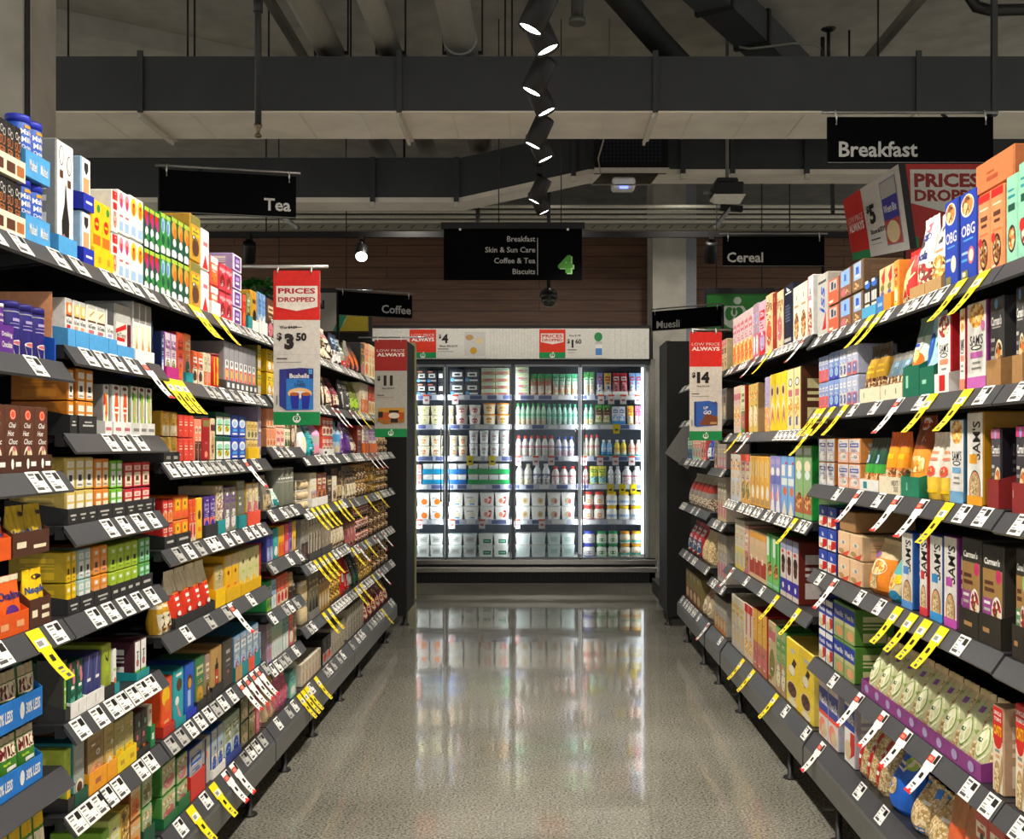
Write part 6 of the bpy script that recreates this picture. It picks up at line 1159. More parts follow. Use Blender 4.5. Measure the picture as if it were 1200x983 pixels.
  (982.5, 957, 2, 1, 784, 'box', 'cereal_box', 'large biscuit cereal box', 'plain e4d8d4', dict(side='b8b4c0', els=[r_(0, .42, 1, .78, '3a48a0'), T('Weet-Bix', .5, .6, .14, 'white', fit=1, w=.92, b=.03, sh=0), r_(0, .36, 1, .42, 'lredp'), r_(0, .9, 1, 1, 'd8d4dc'), e_(.4, .18, .35, .14, 'salmon'), e_(.6, .14, .3, .1, 'ptan')])),
 ],
 (3, 5): [(851, 836, 4, 1, 700, 'box', 'cereal_box', 'grey and amber cereal box', 'half a8a498 c07838 lgrey sand', {})],
 (4, 5): [(832, 822, 2, 1, 690, 'bag', 'cereal_bag', 'mottled beige bag', 'mix b09c80 mixp cream rose', {}), (821, 804, 4, 1, 672, 'box', 'biscuit_pack', 'olive and rust packet', 'half 8c7c4c 78382c olive sand', {})],
}
for i in range(len(BAYS['L'])): build_bay('L', i)
for i in range(len(BAYS['R'])): build_bay('R', i)
for (b_, k_), rows in STOCK_L.items(): stock('L', b_, k_, rows)
for (b_, k_), rows in STOCK_R.items(): stock('R', b_, k_, rows)
# ---------------------------------------------------------------- services under the ceiling
def root(name, loc, label, cat, group=None):
    o = bpy.data.objects.new(name, None); COL.objects.link(o); o.location = loc; tag(o, label, cat, group); return o
def sub(name, mb, r):
    o = link(name, mb, r); o.location = -Vector(r.location); return o          # geometry given in place coordinates
JOINT = mat('d8d2c4', .5)
def duct(label, y0, y1, zb, zt, x0, x1, joints, seams):
    r = root('ventilation_duct', ((x0 + x1) / 2, (y0 + y1) / 2, zb), label, 'duct')
    mb = MB(); mb.box(x0, x1, y0, y1, zb + .012, zt, DUCT); sub('duct_body', mb, r)
    mb = MB(); mb.box(x0, x1, y0, y1, zb, zb + .011, DUCT_BOUNCE); sub('duct_underside', mb, r)
    for x in joints:
        mb = MB(); mb.box(x - .016, x + .016, y0 - .018, y0 - .001, zb - .0, zt + .03, DUCT); sub('flange', mb, r)
        mb = MB(); mb.box(x - .02, x - .004, y0, y1 + .05, zb - .03, zb - .001, JOINT); mb.box(x - .02, x + .02, y0, y1 + .05, zb - .004, zb - .001, JOINT); sub('support_rail', mb, r)
    for x in seams:
        mb = MB(); mb.box(x - .004, x + .004, y0, y1, zb - .003, zb - .0005, mat('e6e0d2')); sub('seam', mb, r)
    return r
Z1 = 6.2
d1 = duct('large dark rectangular ventilation duct crossing above the aisle', Z1, Z1 + .53, P(0, 132, Z1).z, P(0, 66, Z1).z, -6, 6,
     [P(x, 0, Z1).x for x in (165, 468, 768, 1076)], [P(x, 0, Z1).x for x in (112, 222, 350, 420, 530, 596, 640, 710, 812, 878, 945)])
Z2 = 8.2
xa, xb = P(540, 0, Z2).x, P(690, 0, Z2).x
zl, zr = P(0, 233, Z2).z, P(0, 200, Z2).z
r = root('ventilation_duct', (0, Z2, zr), 'farther dark duct stepping up behind the large duct', 'duct')
mb = MB(); h_ = .33; e = .3
for q0, q1, z0, z1, m in ((0, 0, .012, h_, DUCT),):
    pts = [(-4.2, zl), (xa, zl), (xb, zr), (4.2, zr)]
    vs_ = [(x, y, z + dz) for x, z in pts for y in (Z2, Z2 + e) for dz in (.012, h_)]
    fs = []
    for i in range(3):
        a = i * 4; b = a + 4; fs += [(a, a + 1, b + 1, b), (a + 2, b + 2, b + 3, a + 3), (a + 1, a + 3, b + 3, b + 1), (a, b, b + 2, a + 2)]
    mb.raw(vs_, fs, DUCT)
sub('duct_body', mb, r)
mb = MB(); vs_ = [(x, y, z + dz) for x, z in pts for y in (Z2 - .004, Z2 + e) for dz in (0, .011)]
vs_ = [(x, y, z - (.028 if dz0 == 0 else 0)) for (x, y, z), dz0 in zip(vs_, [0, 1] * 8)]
mb.raw(vs_, fs, DUCT_BOUNCE); sub('duct_underside', mb, r)
for x, z0 in ((P(437, 0, Z2).x, zl), (P(535, 0, Z2).x, zl), (P(672, 0, Z2).x, zr - .02), (P(800, 0, Z2).x, zr), (P(858, 0, Z2).x, zr), (P(945, 0, Z2).x, zr)):
    mb = MB(); mb.box(x - .02, x + .02, Z2 - .03, Z2 - .005, z0 - .04, z0 + h_, DUCT); mb.box(x - .02, x + .02, Z2 - .05, Z2 - .005, z0 - .075, z0 - .035, JOINT); sub('flange', mb, r)
# round pipes running away under the slab
for i, (x, rr, lab, y1) in enumerate(((-1.33, .085, 'leftmost of three long grey round pipes under the ceiling', 9.4), (-.95, .075, 'middle of three long grey round pipes under the ceiling', 9.2), (-.49, .10, 'rightmost of three long round pipes, shiny metal, under the ceiling', 8.8))):
    rt = root('service_pipe', (x, 6, 3.86), lab, 'pipe', None)
    m = (mat('aeaea6', .5), mat('b4b4ac', .5), mat('c4c3bc', .4, .3))[i]
    mb = MB(); mb.tube([(x, -1, 3.86), (x, y1, 3.86)], rr, m, 20); sub('pipe', mb, rt)
    yj = (6.85, 6.75, 6.3)[i]
    mb = MB(); mb.tube([(x, yj, 3.86), (x, yj + (.5 if i < 2 else .06), 3.86)], rr * (1.06 if i != 1 else 1.3), mat('22262e', .5) if i < 2 else m, 20); sub('pipe_lagging', mb, rt)
    for yy in (6.55, 7.9):
        mb = MB()
        mb.bar((x - rr * 1.3, yy, 3.86), (x + rr * 1.3, yy, 3.86), .02, .02, BLK)
        for s in (-1, 1): mb.tube([(x + s * rr * 1.25, yy, 3.86), (x + s * rr * 1.25, yy, CZ)], .006, BLK, 6)
        sub('pipe_hanger', mb, rt)
rt = root('lagged_pipe', (.5, 6.3, 3.95), 'black lagged pipe slanting up to the right under the ceiling', 'pipe')
mb = MB(); mb.tube([(-.05, 5.3, 4.1), (.25, 5.7, 4.08), (.75, 6.5, 3.92), (1.2, 7.2, 3.82), (2.6, 8.0, 3.8)], .08, mat('1d2020', .7, 0, .2, 30), 14); sub('pipe', mb, rt)
mb = MB(); mb.tube([(.22, 5.95, CZ - .002), (.22, 5.95, 3.82)], .035, mat('3a3c38'), 12); mb.lathe([(.05, 3.8), (.05, 3.83)], mat('5a5a55'), 14, .22, 5.95); sub('drain_stub', mb, rt)
rt = root('branch_duct', (1.2, 6.6, 3.95), 'dark flat duct slanting diagonally across the ceiling', 'duct')
mb = MB(); mb.bar((.4, 5.2, 4.12), (1.9, 7.6, 4.12), .22, .20, DUCT); sub('duct_body', mb, rt)
for t in (.45, .68):
    c_ = Vector((.4, 5.2, 4.12)).lerp(Vector((1.9, 7.6, 4.12)), t); d_ = Vector((1.5, 2.4, 0)).normalized()
    mb = MB(); mb.bar(c_ - d_ * .02, c_ + d_ * .02, .25, .23, BLK); sub('flange', mb, rt)
rt = root('sprinkler_pipe', P(302, 30, 5.6), 'vertical black sprinkler drop pipe in front of the large duct', 'pipe')
a = P(302.5, 0, 5.6)
mb = MB(); mb.tube([(a.x, 5.6, CZ), (a.x, 5.6, P(0, 146, 5.6).z)], .018, mat('333636'), 10); sub('pipe', mb, rt)
zz = P(0, 146, 5.6).z
mb = MB(); mb.lathe([(.012, zz - .07), (.02, zz - .065), (.02, zz - .06), (.008, zz - .045), (.014, zz - .02), (.022, zz - .012), (.022, zz)], mat('8a7a66', .35, .8), 12, a.x, 5.6); sub('sprinkler_head', mb, rt)
mb = MB(); mb.lathe([(.026, 3.72), (.026, 3.80)], mat('333636'), 12, a.x, 5.6); sub('coupling', mb, rt)
for i, (x, zd, lab) in enumerate(((2.24, 3.98, 'pale steel channel running away under the ceiling, right side'), (-1.62, 4.02, 'pale steel conduit running away under the ceiling, left side'))):
    rt = root('steel_channel', (x, 6.5, zd), lab, 'pipe'); mb = MB(); mb.bar((x, 1, zd), (x, 8.1, zd), .05, .05, mat('8d8a82', .4, .5)); sub('channel', mb, rt)
    for yy in (6.0, 7.4):
        mb = MB(); mb.tube([(x, yy, zd), (x, yy, CZ)], .008, BLK, 6); sub('hanger_rod', mb, rt)
rt = root('drain_pipe', (2.7, 6.4, 3.9), 'black bent drain pipe at the top right corner', 'pipe')
mb = MB(); mb.tube([(2.52, 6.0, CZ), (2.52, 6.0, 3.98), (2.56, 6.0, 3.92), (2.64, 6.0, 3.9), (3.6, 6.0, 3.92)], .033, mat('191b1b', .4), 12); sub('pipe', mb, rt)
mb = MB(); mb.tube([(2.98, 6.02, CZ), (2.98, 6.02, 3.84)], .045, mat('1e2020'), 12); sub('riser', mb, rt)
mb = MB(); mb.bar((2.62, 5.9, 4.1), (2.62, 5.9, P(0, 136, 5.9).z), .03, .03, DUCT); sub('strut', mb, rt)
rt = root('overhead_cable', P(930, 50, 6.6), 'thin white cable looping along the ceiling to a hanger rod', 'cable')
mb = MB(); mb.tube([P(866, 55, 6.7), P(878, 57, 6.7), P(890, 56, 6.7), P(930, 51, 6.6), P(955, 52, 6.6), P(964, 58, 6.6), P(965, 68, 6.6)], .008, mat('8d8d80'), 6); mb.tube([P(964, 44, 6.6), P(964, 72, 6.6)], .014, BLK, 8); sub('cable', mb, rt)
mb = MB(); mb.tube([P(971, 36, 6.6), P(971, 70, 6.6)], .012, BLK, 8); mb.lathe([(.03, P(0, 36, 6.6).z), (.05, P(0, 34, 6.6).z)], BLK, 10, P(971, 0, 6.6).x, 6.6); sub('hanger_rod', mb, rt)
hg = [(80, 4, 66), (220, 48, 66), (228, 50, 66), (592, 0, 66), (600, 18, 66), (1029, 40, 66), (411, 38, 66), (55 + 260, 45, 66)]
for i, (x, ya, yb) in enumerate(hg):
    rt = root('hanger_rod', P(x, yb, 6.32), f'thin dark hanger rod above the large duct, {["leftmost", "second", "third", "sixth", "seventh", "rightmost", "fifth", "fourth"][i]} of eight', 'rod', 'hanger rods of the large duct')
    mb = MB(); p = P(x, yb, 6.32); mb.tube([(p.x, p.y, p.z - .02), (p.x, p.y, CZ)], .006, BLK, 6); mb.lathe([(.02, CZ - .012), (.02, CZ)], BLK, 8, p.x, p.y); sub('rod', mb, rt)
# row of conduits and the perforated tray above the timber
for i, yy in enumerate((242, 248, 254, 259.5)):
    p = P(0, yy, 9.3 + i * .12)
    o = MB(); o.tube([(-6, p.y, p.z), (6, p.y, p.z)], .017, mat('dcd8c8', .5), 8); o = link('conduit', o)
    tag(o, f'pale horizontal conduit above the timber wall, {["top", "second", "third", "lowest"][i]} of four', 'pipe', 'horizontal conduits above the timber wall')
rt = root('cable_tray', P(600, 266, 9.9), 'perforated grey cable tray along the top of the timber wall', 'cable tray')
mb = MB(); za, zb_ = P(0, 269, 9.9).z, P(0, 262, 9.9).z; TR = mat('a09c8c', .5)
mb.box(-6, 6, 9.9, 9.91, za, zb_, TR); mb.box(-6, 6, 9.91, 10.15, za, za + .01, TR)
for i in range(90):
    x = -5.5 + i * .125; mb.raw([(x, 9.897, za + .012), (x + .012, 9.897, za + .012), (x + .05, 9.897, zb_ - .014), (x + .038, 9.897, zb_ - .014)], [(0, 1, 2, 3)], 'char')
sub('tray', mb, rt)
for i, (x0, y0, z0, x1, y1, z1, m) in enumerate(((318, 243, 9.3, 350, 268, 9.12, STEEL), (559, 100, 9.0, 560, 262, 9.0, STEEL), (856, 243, 9.3, 838, 266, 9.2, STEEL), (975, 205, 8.7, 976, 250, 9.2, DUCT))):
    o = MB(); o.bar(P(x0, y0, z0), P(x1, y1, z1), .035, .03, m); o.bar(P(x0 - 12, y0, z0), P(x0 + 14, y0 + 2, z0), .05, .05, BLK); o = link('steel_strut', o)
    tag(o, f'{["leftmost slanted", "short upright", "slanted right-hand", "dark far right"][i]} steel strut among the conduits', 'strut')
# air grille, wireless access point on its plate, and the emergency light
rt = root('air_grille', P(740, 182, 8.0), 'black air grille behind the large duct', 'grille')
a, b = P(697, 198, 8.0), P(783, 160, 8.0)
mb = MB(); mb.box(a.x, b.x, 8.0, 8.16, a.z, b.z, mat('121214')); sub('housing', mb, rt)
mb = MB()
for i in range(16): x = a.x + .06 + i * (b.x - a.x - .1) / 16; mb.box(x, x + .008, 7.99, 8.0, a.z + .05, b.z - .02, '2c2f3c')
for i in range(6): z = a.z + .06 + i * .03; mb.box(a.x + .05, b.x - .05, 7.985, 7.99, z, z + .007, '2c2f3c')
sub('grid', mb, rt)
mb = MB(); mb.box(a.x - .005, b.x + .005, 7.96, 8.05, a.z - .02, a.z, JOINT); sub('lip', mb, rt)
rt = root('wireless_access_point', P(730, 214, 7.6), 'white wireless access point with blue light on a metal plate', 'access point')
q = [P(706, 204, 7.7), P(772, 204, 7.7), P(762, 217, 7.35), P(694, 217, 7.35)]
mb = MB(); mb.raw([tuple(p) for p in q] + [(p.x, p.y, p.z + .008) for p in q], [(3, 2, 1, 0), (4, 5, 6, 7), (0, 1, 5, 4), (1, 2, 6, 5), (2, 3, 7, 6), (3, 0, 4, 7)], mat('8f8678', .3, .7, .3, 12)); sub('mounting_plate', mb, rt)
a, b = P(717, 222, 7.4), P(744, 209, 7.4)
mb = MB(); mb.box(a.x, b.x, 7.35, 7.5, a.z, b.z, mat('e6e6e4', .4), .015); sub('case', mb, rt)
mb = MB(); mb.box(P(726, 0, 7.35).x, P(736, 0, 7.35).x, 7.343, 7.351, P(0, 221, 7.35).z, P(0, 218.5, 7.35).z, emis('blue_led', (.15, .2, 1), 3)); sub('status_light', mb, rt)
mb = MB(); mb.tube([P(704, 204, 7.6), P(701, 186, 7.6), P(707, 165, 7.3), P(712, 132, 7.2), P(714, 100, 7.2), (P(714, 0, 7.2).x, 7.2, CZ)], .006, mat('a8a498'), 6); sub('cable', mb, rt)
rt = root('emergency_light', P(853, 222, 7.4), 'black emergency light with white diffuser hanging on a rod', 'light')
a, b = P(838, 228, 7.4), P(872, 212, 7.4)
mb = MB(); mb.box(a.x, b.x, 7.4, 7.62, a.z, b.z, mat('161616'), .01); mb.box(a.x + .02, b.x - .03, 7.45, 7.6, b.z, b.z + .04, mat('1e1e1e'), .01); sub('case', mb, rt)
mb = MB(); c_ = (a.x + b.x) / 2; mb.raw([(a.x - .01, 7.38, a.z), (b.x + .01, 7.38, a.z), (b.x - .012, 7.5, a.z - .045), (a.x + .012, 7.5, a.z - .045), (a.x - .01, 7.6, a.z), (b.x + .01, 7.6, a.z)], [(0, 1, 2, 3), (3, 2, 5, 4), (0, 3, 4), (1, 5, 2), (0, 4, 5, 1)], mat('e8e4d8', .4)); sub('diffuser', mb, rt)
mb = MB(); mb.tube([(c_ , 7.5, b.z + .03), (c_, 7.5, CZ)], .012, mat('77776f'), 8); mb.tube([(a.x - .07, 7.5, b.z - .06), (a.x + .02, 7.5, b.z - .06)], .015, mat('77776f'), 8); sub('rod', mb, rt)
# ---------------------------------------------------------------- track lights
LENS = emis('lamp_lens', (1, .97, .9), 14); LENSD = mat('c8c4b8', .3)
LASTHEAD = [None]
def head(x, y, z, d, label, lit=True, power=1.0, sc=1.0, group='spotlights on the aisle track', cone=115):
    r = root('track_spotlight', (x, y, z), label, 'light', group)
    LASTHEAD[0] = r
    q = Vector(d).normalized().to_track_quat('-Z', 'Y')
    mb = MB(); mb.box(-.018 * sc, .018 * sc, -.05, .05, .09 * sc, .135 * sc, TRACKM); mb.tube([(0, 0, .1 * sc), (0, 0, .02 * sc)], .011, TRACKM, 8); link('adapter', mb, r)
    mb = MB(); mb.lathe([(.03, .08), (.048, .075), (.05, .06), (.05, -.082), (.046, -.085), (.044, -.07)], TRACKM, 24, 0, 0, False); mb.lathe([(.0485, .0), (.0485, .076)], TRACKM, 24)
    h = link('housing', mb, r); h.rotation_mode = 'QUATERNION'; h.rotation_quaternion = q; h.scale = (sc,) * 3
    mb = MB(); mb.lathe([(.044, -.074), (.03, -.076)], LENS if lit else LENSD, 24); l = link('lens', mb, h)
    if lit:
        ld = bpy.data.lights.new('spot_lamp', 'SPOT'); ld.energy = SPOT_W * power; ld.spot_size = math.radians(cone); ld.spot_blend = 1; ld.color = WARM; ld.shadow_soft_size = .04
        lo = bpy.data.objects.new('spot_lamp', ld); COL.objects.link(lo); lo.parent = h; lo.location = (0, 0, -.1)
    return r
TZ = 2.96
rt = root('lighting_track', (0, 4, 3.12), 'black lighting track running along the middle of the aisle', 'track')
mb = MB(); mb.box(-.016, .016, -.6, 7.0, TZ + .136, TZ + .17, TRACKM); sub('rail', mb, rt)
for yy in (1.5, 4.0, 5.9, 6.9):
    mb = MB(); mb.tube([(0, yy, TZ + .17), (0, yy, CZ)], .006, TRACKM, 6); sub('hanger_wire', mb, rt)
ys = [(-.3, -1), (-.1, 1), (.5, -1), (.75, 1), (1.3, -1), (1.55, 1), (2.2, -1), (2.45, 1), (3.0, -1), (3.2, 1), (3.78, -1), (3.98, 1), (4.45, -1), (4.72, 1), (5.25, -1), (5.5, 1), (6.45, -1), (6.75, 1)]
for i, (yy, s) in enumerate(ys):
    j = i // 2
    wd = ['first', 'second', 'third', 'fourth', 'fifth', 'sixth', 'seventh', 'eighth', 'farthest'][j]
    head(0, yy, TZ, (s * .42, .03, -.9), f'black spotlight of the {wd} track pair, aimed {"left" if s < 0 else "right"}')
# a second track in front of the fridges, and unseen neighbouring tracks added to brighten the ceiling
rt = root('lighting_track', (0, 9.0, 3.2), 'black lighting track in front of the timber wall', 'track')
zt = P(0, 275, 9.0).z
mb = MB(); mb.box(-3.3, 3.4, 8.98, 9.02, zt - .025, zt + .025, TRACKM); sub('rail', mb, rt)
for x in (-2.4, 2.2):
    mb = MB(); mb.tube([(x, 9, zt), (x, 9, CZ)], .006, TRACKM, 6); sub('hanger_wire', mb, rt)
for x, d, lit, lab in ((292, (-.2, .6, -.8), False, 'unlit black spotlight left of the glowing one, timber wall'), (424, (.1, -.75, -.62), True, 'glowing spotlight facing the aisle before the timber wall'), (833, (.0, .5, -.85), False, 'black spotlight hanging beside the concrete column')):
    p = P(x, 291, 9.0); head(p.x, 9.0, zt - .15, d, lab, lit, .25, 1.12, 'spotlights on the far track')
for s in (-1, 1):
    rt = root('lighting_track', (s * 3.5, 3, 3.12), f'unseen lighting track added over the neighbouring aisle on the {"left" if s < 0 else "right"}', 'track')
    mb = MB(); mb.box(s * 3.5 - .016, s * 3.5 + .016, -.6, 7.0, TZ + .136, TZ + .17, TRACKM); sub('rail', mb, rt)
    for i, yy in enumerate((.6, 2.4, 4.2, 5.8)):
        head(s * 3.5, yy, TZ, (.3 * (-1) ** i, 0, -.9), f'{["nearest", "second", "third", "farthest"][i]} unseen spotlight added over the neighbouring aisle on the {"left" if s < 0 else "right"}', True, 6, 1, 'unseen spotlights added over the neighbouring aisles', 110)
for i, x in enumerate((-1.15, .1, 1.3)):  # heads added out of sight behind the duct to brighten the fridge header
    head(x, 8.72, (3.58, 3.7, 3.74)[i], (0, .35, -.9), f'unseen spotlight added over the cross aisle to light the fridges, {["left", "middle", "right"][i]}', True, .8, .6, 'unseen spotlights added over the cross aisle', 120)
    mb = MB(); mb.tube([(0, 0, .08), (0, 0, CZ - (3.58, 3.7, 3.74)[i])], .01, TRACKM, 8); link('drop_rod', mb, LASTHEAD[0])
# ---------------------------------------------------------------- the dairy fridge at the end of the aisle
ZF = 10.06
fx = lambda x: (x - VX) * ZF / F
fz = lambda y: H0 - (y - VY) * ZF / F
INT = mat('e8ecec', .4); FRM = mat('7e8488', .35, .5); STL = mat('b4b2ac', .25, .9); LEDM = emis('led_strip', (.95, .98, 1), FRIDGE_W)
fr = root('dairy_fridge', ((fx(430) + fx(768)) / 2, ZF + .35, 0), 'four door glass fronted dairy fridge at the aisle end', 'fridge')
xl, xr = fx(486), fx(757)
mb = MB()
mb.box(xl - .04, xr + .05, ZF + .62, ZF + .66, .1, 2.25, mat('525c6a', .5)); mb.box(xl - .06, xl - .03, ZF + .03, ZF + .62, .1, 2.25, INT); mb.box(xr + .0, xr + .035, ZF + .03, ZF + .62, .1, 2.25, INT)
mb.box(xl - .04, xr + .05, ZF + .03, ZF + .62, 2.2, 2.25, mat('5a6c80')); mb.box(xl - .04, xr + .05, ZF + .03, ZF + .62, .18, .232, INT)
sub('cabinet', mb, fr)
mb = MB(); mb.box(xr + .035, fx(768), ZF, ZF + .7, 0, 2.2, mat('8b8a80', .5)); sub('end_panel', mb, fr)
mb = MB(); mb.box(fx(433), fx(760), ZF - .05, ZF + .0, fz(421), fz(385), mat('dcdad2', .5)); 
for i in range(22): x = fx(575 + i * 3.6 if i < 16 else 720 + (i - 16) * 7); mb.box(x, x + .004, ZF - .0515, ZF - .05, fz(420), fz(386), 'c8c6be')
sub('header_panel', mb, fr)
mb = MB(); mb.box(fx(433), fx(762), ZF - .03, ZF + .05, fz(427), fz(421.3), mat('24282c', .4)); mb.box(fx(433), fx(762), ZF - .06, ZF + .05, fz(384.7), fz(382), BLK); mb.box(fx(760.2), fx(763), ZF - .05, ZF + .05, fz(421), fz(385), BLK); sub('header_trim', mb, fr)
for k, (ya, yb, m) in enumerate(((655, 661, STL), (664, 670, STL))):
    mb = MB(); mb.box(fx(487), fx(770), ZF - .05, ZF - .01, fz(yb), fz(ya), m, .006); sub('bumper_rail', mb, fr)
mb = MB(); mb.box(fx(487), fx(768), ZF - .01, ZF + .05, fz(671), fz(654), mat('1c1d1f')); mb.box(fx(487), fx(768), ZF, ZF + .5, 0.0, fz(671.2), mat('151517'))
for i in range(60): x = fx(490 + i * 4.5); mb.box(x, x + .012, ZF - .003, ZF, .03, .06, '2c2c2e')
sub('kick_grille', mb, fr)
DOORS = [(484, 521), (523.5, 599), (603, 678.5), (681.5, 756)]
for i, (a, b) in enumerate(DOORS):
    mb = MB(); A, B = fx(a), fx(b); t = .012; z0, z1 = fz(655), fz(427.3)
    mb.box(A, A + t, ZF - .03, ZF + .01, z0, z1, FRM); mb.box(B - t, B, ZF - .03, ZF + .01, z0, z1, FRM); mb.box(A + t, B - t, ZF - .03, ZF + .01, z0, z0 + .02, FRM); mb.box(A + t, B - t, ZF - .03, ZF + .01, z1 - .02, z1, FRM)
    d = sub('door', mb, fr)
    g = MB(); g.box(A + t, B - t, ZF - .012, ZF - .008, z0 + .02, z1 - .02, GLASS); link('glass_pane', g, d)
    g = MB(); hx = A + .03 if i % 2 else B - .03; g.tube([(hx, ZF - .03, .8), (hx, ZF - .06, .82), (hx, ZF - .06, 1.5), (hx, ZF - .03, 1.52)], .008, STL, 8); link('door_handle', g, d)
for x in (522.2, 601, 680):
    mb = MB(); mb.box(fx(x) - (.014 if x == 601 else .007), fx(x) + (.014 if x == 601 else .007), ZF + .012, ZF + .05, fz(655), fz(427), FRM if x != 601 else mat('6e7478', .35, .5)); sub('mullion', mb, fr)
for x, (p, q) in ((483.8, (0, 1)), (522.2, (-1, 1)), (601, (-1, 1)), (680, (-1, 1)), (753.5, (-1, 0))):
    mb = MB(); mb.box(fx(x) - .012, fx(x) + .012, ZF + .052, ZF + .066, fz(650), fz(430), LEDM); sub('led_strip', mb, fr)
    ld = bpy.data.lights.new('fridge_lamp', 'AREA'); ld.shape = 'RECTANGLE'; ld.size = .03; ld.size_y = 1.7; ld.energy = 4.8 if p and q else 3.0; ld.color = (.93, .97, 1)
    lo = bpy.data.objects.new('fridge_lamp', ld); COL.objects.link(lo); lo.parent = fr; lo.location = Vector((fx(x), ZF + .068, 1.2)) - Vector(fr.location); lo.rotation_euler = (PI / 2, 0, 0); lo.rotation_euler = (-PI / 2, 0, PI)
ROWY = [463.5, 498, 535, 568, 609, 652]
GZ = ZF + .16
gx = lambda x: (x - VX) * GZ / F
gz = lambda y: H0 - (y - VY) * GZ / F
for k, y in enumerate(ROWY):
    z = gz(y)
    if k == 5: z = .2395
    mb = MB(); mb.box(xl - .025, xr - .005, GZ - .02, GZ + .44, z - .012, z, mat('f0f2f2', .4)); s_ = sub('fridge_shelf', mb, fr)
    g = MB(); g.box(xl - .025, xr - .005, GZ - .034, GZ - .0205, z - .045, z + .006, mat('c4c8d8', .35)); R = random.Random(k)
    x = 490
    while x < 748:
        w_ = R.uniform(8, 18); g.box(gx(x), gx(x + w_), GZ - .0355, GZ - .034, z - .038, z, 'f4f4f2' if R.random() < .6 else '5a6490'); x += w_ + R.uniform(3, 10)
    if k < 5: link('price_rail', g, s_)
FSHELF = ['top fridge shelf', 'second fridge shelf', 'third fridge shelf', 'fourth fridge shelf', 'fifth fridge shelf', 'bottom fridge shelf']
def fstock(k, rows):
    z0 = .2395 if k == 5 else gz(ROWY[k])
    for row in rows:
        x0, x1, n, nr, hp, kind, name, desc, sty = row[:9]; o = dict(row[9]) if len(row) > 9 else {}
        A, B = gx(x0), gx(x1); mg = .003 if 'tray' in o else 0; pit = (B - A - 2 * mg) / n; w = pit - .004; H = hp * GZ / F
        d = w if kind != 'box' else .12
        if kind == 'bag': d = min(.08, w)
        parts = sty.split(); cache = {}; tc = {}
        dw = ['leftmost door', 'second door', 'third door', 'rightmost door'][0 if (x0 + x1) / 2 < 522 else 1 if (x0 + x1) / 2 < 601 else 2 if (x0 + x1) / 2 < 680 else 3]
        place = f'{FSHELF[k]}, {dw}'
        for r in range(nr):
            z = z0 + .001 + r * H / nr; rw = ROWN[nr][r]; th = 0
            if 'tray' in o:
                if not tc: tc['m'] = tray_mesh(B - A - .002, o['tray'][1], d + .016, *([o['tray'][0]] + ([o['tray'][2]] if len(o['tray']) > 2 else []))).mesh('display_tray')
                t = link('display_tray', tc['m'], None, ((A + B) / 2, GZ - .007, z)); th = .002
                tag(t, f"display tray under {plural(desc)}{', ' + rw if rw else ''}, {place}", 'tray', 'display trays in the fridge')
            for i in range(n):
                lb = f"{which(i, n, 'leftmost')}{desc if n == 1 else plural(desc)}, {rw + ', ' if rw else ''}{place}"
                build_pack(name, kind, w, H / nr - .004 - th, d, parts[1:], parts[0], o.get('els', ()), o, (A + mg + pit * (i + .5), GZ, z + th), 0, lb, dict(CATS, box='box')[kind], f'{plural(desc)}, {place}' if n * nr > 1 else None, cache)
TUB = lambda c, c2='dgrey': [e_(.5, .5, .2, .28, c), r_(.36, .55, .64, .68, c2)]
fstock(0, [
 (488, 512, 2, 2, 30, 'box', 'yoghurt_pack', 'black and red yoghurt pack', 'plain 2a2a30', dict(els=[r_(.15, .4, .85, .75, 'white'), r_(.3, .5, .7, .62, 'dark'), r_(.1, .85, .6, .95, 'salmon'), e_(.2, .15, .2, .12, 'sky'), r_(.4, .1, .95, .22, 'lgrey')])),
 (513, 520, 1, 2, 30, 'box', 'yoghurt_pack', 'narrow black yoghurt pack', 'plain 2a2a30', dict(els=[r_(.15, .4, .85, .75, 'white')])),
 (527, 562, 2, 2, 31, 'box', 'yoghurt_pack', 'charcoal yoghurt pack', 'plain 3c3e46', dict(els=[r_(.15, .45, .85, .8, 'white'), r_(.3, .55, .7, .68, 'dark'), e_(.16, .2, .13, .14, 'sky'), r_(.3, .1, .9, .22, 'white')])),
 (564, 597, 2, 4, 33, 'box', 'butter_box', 'cream and green dairy box', 'half e8e8c8 c8a870 mint rose', {}),
 (604, 620, 1, 4, 36, 'box', 'butter_box', 'green topped dairy box', 'half e4ecd8 c8e0b0 lime rose', {}),
 (621, 647, 3, 1, 26, 'bag', 'yoghurt_pouch', 'red and green yoghurt pouch', 'half d87860 e8d8c0 30b060 white', dict(cut=[(.75, '2fae5c')])),
 (647.5, 677, 4, 1, 26, 'bag', 'yoghurt_pouch', 'pale green yoghurt pouch', 'half c8e0d0 e8b080 40b070 white', dict(cut=[(.8, '58c08c')])),
 (684, 697, 2, 1, 28, 'bag', 'yoghurt_pouch', 'lime topped yoghurt pouch', 'half d0dccc ptan 50b060 lilac', dict(cut=[(.75, '4cae54')])),
 (699, 707, 1, 1, 27, 'bag', 'yoghurt_pouch', 'purple yoghurt pouch', 'half 8a8ac8 white c83c4c royal', dict(tray=('white', .04))),
 (707.5, 717, 1, 1, 27, 'bag', 'yoghurt_pouch', 'yellow yoghurt pouch', 'half e8c060 white c83c4c royal', dict(tray=('white', .04))),
 (717.5, 736, 2, 1, 27, 'bag', 'yoghurt_pouch', 'scarlet yoghurt pouch', 'half c8303c rose white dred', dict(tray=('white', .04))),
 (737, 753, 2, 1, 27, 'bag', 'yoghurt_pouch', 'light blue yoghurt pouch', 'half 90b8e8 white c8384c sky', dict(tray=('white', .04)))])
